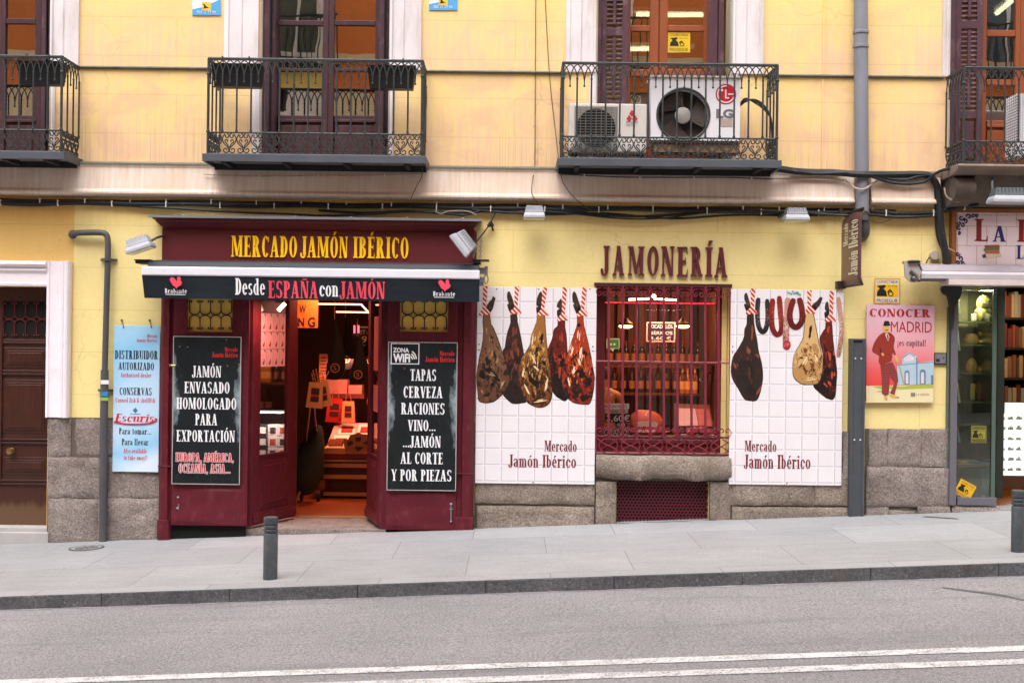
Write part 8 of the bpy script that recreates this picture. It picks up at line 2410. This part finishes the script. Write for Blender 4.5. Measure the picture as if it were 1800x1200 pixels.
wh = ('top', 'second', 'third', 'fourth', 'fifth', 'lowest')
rr = random.Random(4)
for ri, (z, h) in enumerate(rows):
    x = X0 + .01
    while x < wx(1835, 600, -2.2):
        wd = rr.uniform(.028, .06); hh_ = h / 150 * rr.uniform(.72, .95); cc = rr.choice(cols)
        t = thing('book', (x + wd / 2, 2.3, z), '%s old book on the %s shelf of the bookcase beyond the bookshop door' % (names[cc], wh[ri]), 'book', '%s books on the %s bookcase shelf' % (names[cc], wh[ri]))
        mb = MB(); mb.box(x, x + wd - .004, 2.22 + rr.uniform(0, .03), 2.42, z, z + hh_); mb.build('cover', mat(cc, .6, var=.15, scale=15), t, bevel=.003)
        x += wd
# white display panel in the doorway, its brightness put in as emission
X0, X1, Z0, Z1 = R(1752, 708, 1900, 836, -1.15)
t = thing('lit_sign', ((X0 + X1) / 2, 1.15, Z0), 'bright white panel of little pictures in the bookshop doorway', 'sign')
k = NT('m_lit_paper'); k.color(lin('#e6ebe6')); k.b.inputs['Emission Color'].default_value = lin('#eef6f0'); k.b.inputs['Emission Strength'].default_value = .3
mb = MB(); mb.box(X0, X1, 1.15, 1.17, Z0, Z1 - .12); mb.box(X0 + .09, X1, 1.15, 1.17, Z1 - .12, Z1); mb.build('panel', k.m, t)
mb = MB()
for j in range(6):
    for i in range(6):
        px, py = 1757 + 14.5 * i, 728 + 18 * j
        q = rr.random; pxpoly(mb, [(px, py + 9), (px, py + 3 + 4 * q()), (px + 3, py + 2 + 4 * q()), (px + 4 + 2 * q(), py + 5 * q()), (px + 7, py + 3 + 3 * q()), (px + 8 + 3 * q(), py + 4 + 3 * q()), (px + 10, py + 9)], -1.146)
mb.build('picture_print', mat('#b5c6c0', .5, var=.4, scale=20), t)
mb = MB(); bx(mb, 1745, 838, 1900, 857, -1.15, .05); solo(mb, 'wooden_bench', mat('#5e4028', .5, var=.2), 'brown bench front under the white display panel', 'bench')

# tiled sign
d = .06
X0, X1, Z0, Z1 = R(1681, 375, 1960, 467, d)
t = thing('tiled_sign', ((X0 + X1) / 2, -d, Z0), 'pale glazed tile sign with blue corner scrolls over the bookshop', 'sign')
k = NT('m_sign_tiles')
b = k.n('TexBrick'); b.offset = .5; b.inputs['Scale'].default_value = 1; b.inputs['Brick Width'].default_value = .196; b.inputs['Row Height'].default_value = .194; b.inputs['Mortar Size'].default_value = .003
b.inputs['Color1'].default_value = lin('#dfcdcf'); b.inputs['Color2'].default_value = lin('#d9c5c8'); b.inputs['Mortar'].default_value = lin('#a98d86')
k.l(k.coord(1, 1, 1, rot=(PI / 2, 0, 0)), b.inputs['Vector']); k.color(b.outputs[0]); k.set(.25, spec=.5)
mb = MB(); mb.box(X0, X1, -d, -.02, Z0, Z1); mb.build('tiles', k.m, t)
mb = MB(); bx(mb, 1673, 367, 1680.5, 470, d + .03, .09); bx(mb, 1680.5, 367, 1960, 374.5, d + .03, .09); mb.build('frame', mat('#8a5226', .5, var=.2, scale=8), t, bevel=.004)
NAVY = mat('#23245f', .4)
mb = MB()
def swirl(cx, cy, r, a0, s): mb.tube([W(u, v, d + .004) for u, v in spiral(cx, cy, r, r * .25, a0, a0 + s * 330, 10)], .007, 4)
for cx, cy, r, a0, s in ((1690, 383, 5, 0, 1), (1697, 388, 4, 90, -1), (1703, 381, 5, 180, 1), (1711, 380, 4, 0, -1), (1718, 379, 3, 90, 1), (1686, 392, 4, 200, -1), (1685, 400, 4, 30, 1), (1686, 409, 3, 120, -1), (1692, 396, 4, 250, 1), (1684, 446, 4, 0, 1), (1688, 454, 5, 90, -1), (1684, 462, 4, 180, 1), (1693, 462, 4, 20, 1)):
    swirl(cx, cy, r, a0, s)
mb.build('corner_scroll', NAVY, t)
mb = MB()
for i in range(28): pxpoly(mb, [(1725 + i * 4, 378), (1727 + i * 4, 376.5), (1728 + i * 4, 378), (1726 + i * 4, 380)], d + .002)
for i in range(9): pxpoly(mb, [(1682, 418 + i * 3), (1684, 416.5 + i * 3), (1684, 418 + i * 3), (1682, 420 + i * 3)], d + .002)
mb.build('border_print', mat('#b79a6a', .5), t)
DKR = mat('#7a1f20', .4, var=.1)
mb = MB(); write(mb, 'L', (1713, 385, 1738, 424), d + .002); write(mb, 'L', (1788, 386, 1812, 425), d + .002); mb.build('lettering', DKR, t)
mb = MB(); write(mb, 'A', (1745, 397, 1769, 425), d + .002); write(mb, 'L', (1787, 431, 1800, 455), d + .002); mb.build('lettering', NAVY, t)
for p, cc in (([(1730, 431), (1756, 430), (1758, 435), (1732, 437)], '#8a4a36'), ([(1729, 437), (1757, 435), (1757, 439), (1729, 441)], '#5f6a3a'), ([(1731, 441), (1757, 439), (1757, 446), (1732, 446)], '#a5604a'), ([(1732, 446), (1760, 445), (1760, 452), (1732, 455)], '#c9b09a'), ([(1726, 448), (1732, 446), (1734, 452), (1728, 454)], '#34405f'), ([(1731, 455), (1746, 453), (1748, 461), (1736, 463)], '#cfbdb4')):
    mb = MB(); pxpoly(mb, p, d + .002); mb.build('book_print', mat(cc, .5), t)
# pale awning cassette with its end bracket
d = .35
t = thing('awning', W(1720, 498, d), 'closed pale grey awning box above the bookshop front', 'awning')
A0, A1 = wx(1620, 480, d), wx(2000, 480, d)
za, zb_, zc = wz(467, 1710, d), wz(477, 1710, d), wz(490, 1710, d)
mb = MB(); mb.profx([(-.1, za + .03), (-d + .06, za), (-d, zb_ + .005), (-d, zb_), (-.1, zb_)], A0 + .01, A1); mb.build('cassette_lid', mat('#9b9298', .5, var=.1), t)
mb = MB(); mb.profx([(-d - .01, zb_ - .003), (-d - .02, zb_ - .03), (-d - .01, zc), (-.1, zc), (-.1, zb_ - .003)], A0, A1); mb.build('cassette', mat('#c9c3c9', .4, var=.08), t)
mb = MB(); z5, z6 = wz(491, 1710, d - .05), wz(501, 1710, d - .05); mb.box(wx(1664, 495, .3), A1, -.37, -.1, z6, z5); mb.build('front_bar', mat('#cfc0bd', .45), t)
mb = MB(); bx(mb, 1618, 489, 1664, 494, .28, .12); mb.build('arm', mat('#8c8589', .4, metal=.3), t)
mb = MB()
P = [(1588, 460), (1600, 457), (1614, 457), (1612, 466), (1618, 478), (1612, 496), (1600, 496), (1590, 487)]
pxpoly(mb, P, .3, .03); mb.build('end_plate', mat('#a79f9c', .4, var=.2), t)
mb = MB(); mb.ball(W(1606, 490, .34), .032, 8); mb.cyl(W(1600, 476, .34), W(1612, 486, .34), .018, n=8); mb.ball(W(1616, 492, .34), .02, 8); mb.build('joint', mat('#5c5654', .35, metal=.5), t, smooth=True)
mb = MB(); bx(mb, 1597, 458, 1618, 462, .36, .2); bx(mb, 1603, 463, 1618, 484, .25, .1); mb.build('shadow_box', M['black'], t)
# round junction box on the wall
x, y, z = W(1643, 449, .05)
t = thing('junction_box', (x, y, z), 'round pale junction box on the wall left of the tiled sign', 'junction box')
mb = MB(); mb.lathe([(.045, .05), (.045, .0), (.042, -.01), (.001, -.012)], (x, y, z), 'y', 18); mb.build('box', mat('#a89e96', .6), t, smooth=True)
mb = MB(); mb.tube(catmull([W(1634, 452, .04), W(1629, 460, .04), W(1628, 466, .1)], 5), .006, 5); mb.build('lead', M['cable'], t)
# iron door plate in the pavement
mb = MB(); xx = wx(1665, 900, .3)
mb.add([(xx - .25, -.30, gz(xx - .25) + .005), (xx + .02, -.52, gz(xx + .02) + .005), (xx + .05, -.5, gz(xx + .05) + .005), (xx - .19, -.27, gz(xx - .19) + .005)], [(0, 1, 2, 3)])
solo(mb, 'iron_strip', mat('#5f5a5c', .6), 'short slanting iron strip let into the pavement by the bookshop', 'metal strip', recalc=False)

# ------------------------------------------------------------------ houses across the street: they are what the panes reflect
def far_house(x0, x1, h, wallc, band, label, xs):
    t = thing('street_house', ((x0 + x1) / 2, -14.8, gz((x0 + x1) / 2)), label, 'building')
    mb = MB(); mb.box(x0, x1, -20, -14.6, -2, h); mb.build('wall', wallc, t)
    mb = MB()
    for z in (3.4, 6.35, 7.9, 10.8, h - .3): mb.box(x0 + .002, x1 - .002, -14.6, -14.5, z, z + .12)
    mb.box(x0 + .003, x1 - .003, -14.6, -14.56, 6.47, 7.25)
    mb.build('moulding', band, t)
    mb = MB(); mb.box(x0 + .004, x1 - .004, -14.6, -14.57, -2, 3.39); mb.build('base', mat('#8b8a86', .8, var=.2, scale=2), t)
    mb = MB()
    for x in xs: mb.box(x - .8, x + .8, -14.575, -14.56, -.6, 2.7)
    mb.build('shop_window', mat('#20262a', .2), t)
    for z in (4.6, 8.4, 11.8):
        for x in xs:
            mb = MB()
            for a in ((x - .62, x - .5, z - .6, z + 1.7), (x + .5, x + .62, z - .6, z + 1.7), (x - .5, x + .5, z + 1.58, z + 1.7), (x - .035, x + .035, z - .6, z + 1.58)): mb.box(a[0], a[1], -14.6, -14.54, a[2], a[3])
            w_ = mb.build('window', M['trim'], t)
            mb = MB(); mb.box(x - .5, x + .5, -14.599, -14.58, z - .6, z + 1.58); mb.build('pane', mat('#39424a', .1), w_)
            mb = MB()
            for i in range(13): mb.box(x - .9 + .15 * i - .012, x - .9 + .15 * i + .012, -14.24, -14.21, z - .6, z + .35)
            mb.box(x - .95, x + .95, -14.25, -14.2, z + .35, z + .39); mb.box(x - .95, x + .95, -14.6, -14.19, z - .75, z - .65)
            mb.build('balcony', M['iron_black'], w_)
OR_ = mat('#c8713c', .9, var=.12, scale=1.5); YE_ = mat('#dcc478', .9, var=.1, scale=1.5); BE_ = mat('#cdb79a', .9, var=.1)
far_house(-26, -7.6, 14.5, OR_, BE_, 'terracotta house across the street, at the left', [-24, -21, -18, -14.8, -12.4, -9.0])
far_house(-7.6, -3.95, 13.8, YE_, M['trim'], 'narrow pale yellow house across the street', [-6.6, -4.75])
far_house(-3.95, 12, 15, OR_, BE_, 'wide terracotta house across the street', [-1.2, 1.9, 5, 8, 10.6])
far_house(12, 26, 14, YE_, BE_, 'pale house across the street, at the right', [14, 17, 20, 23])
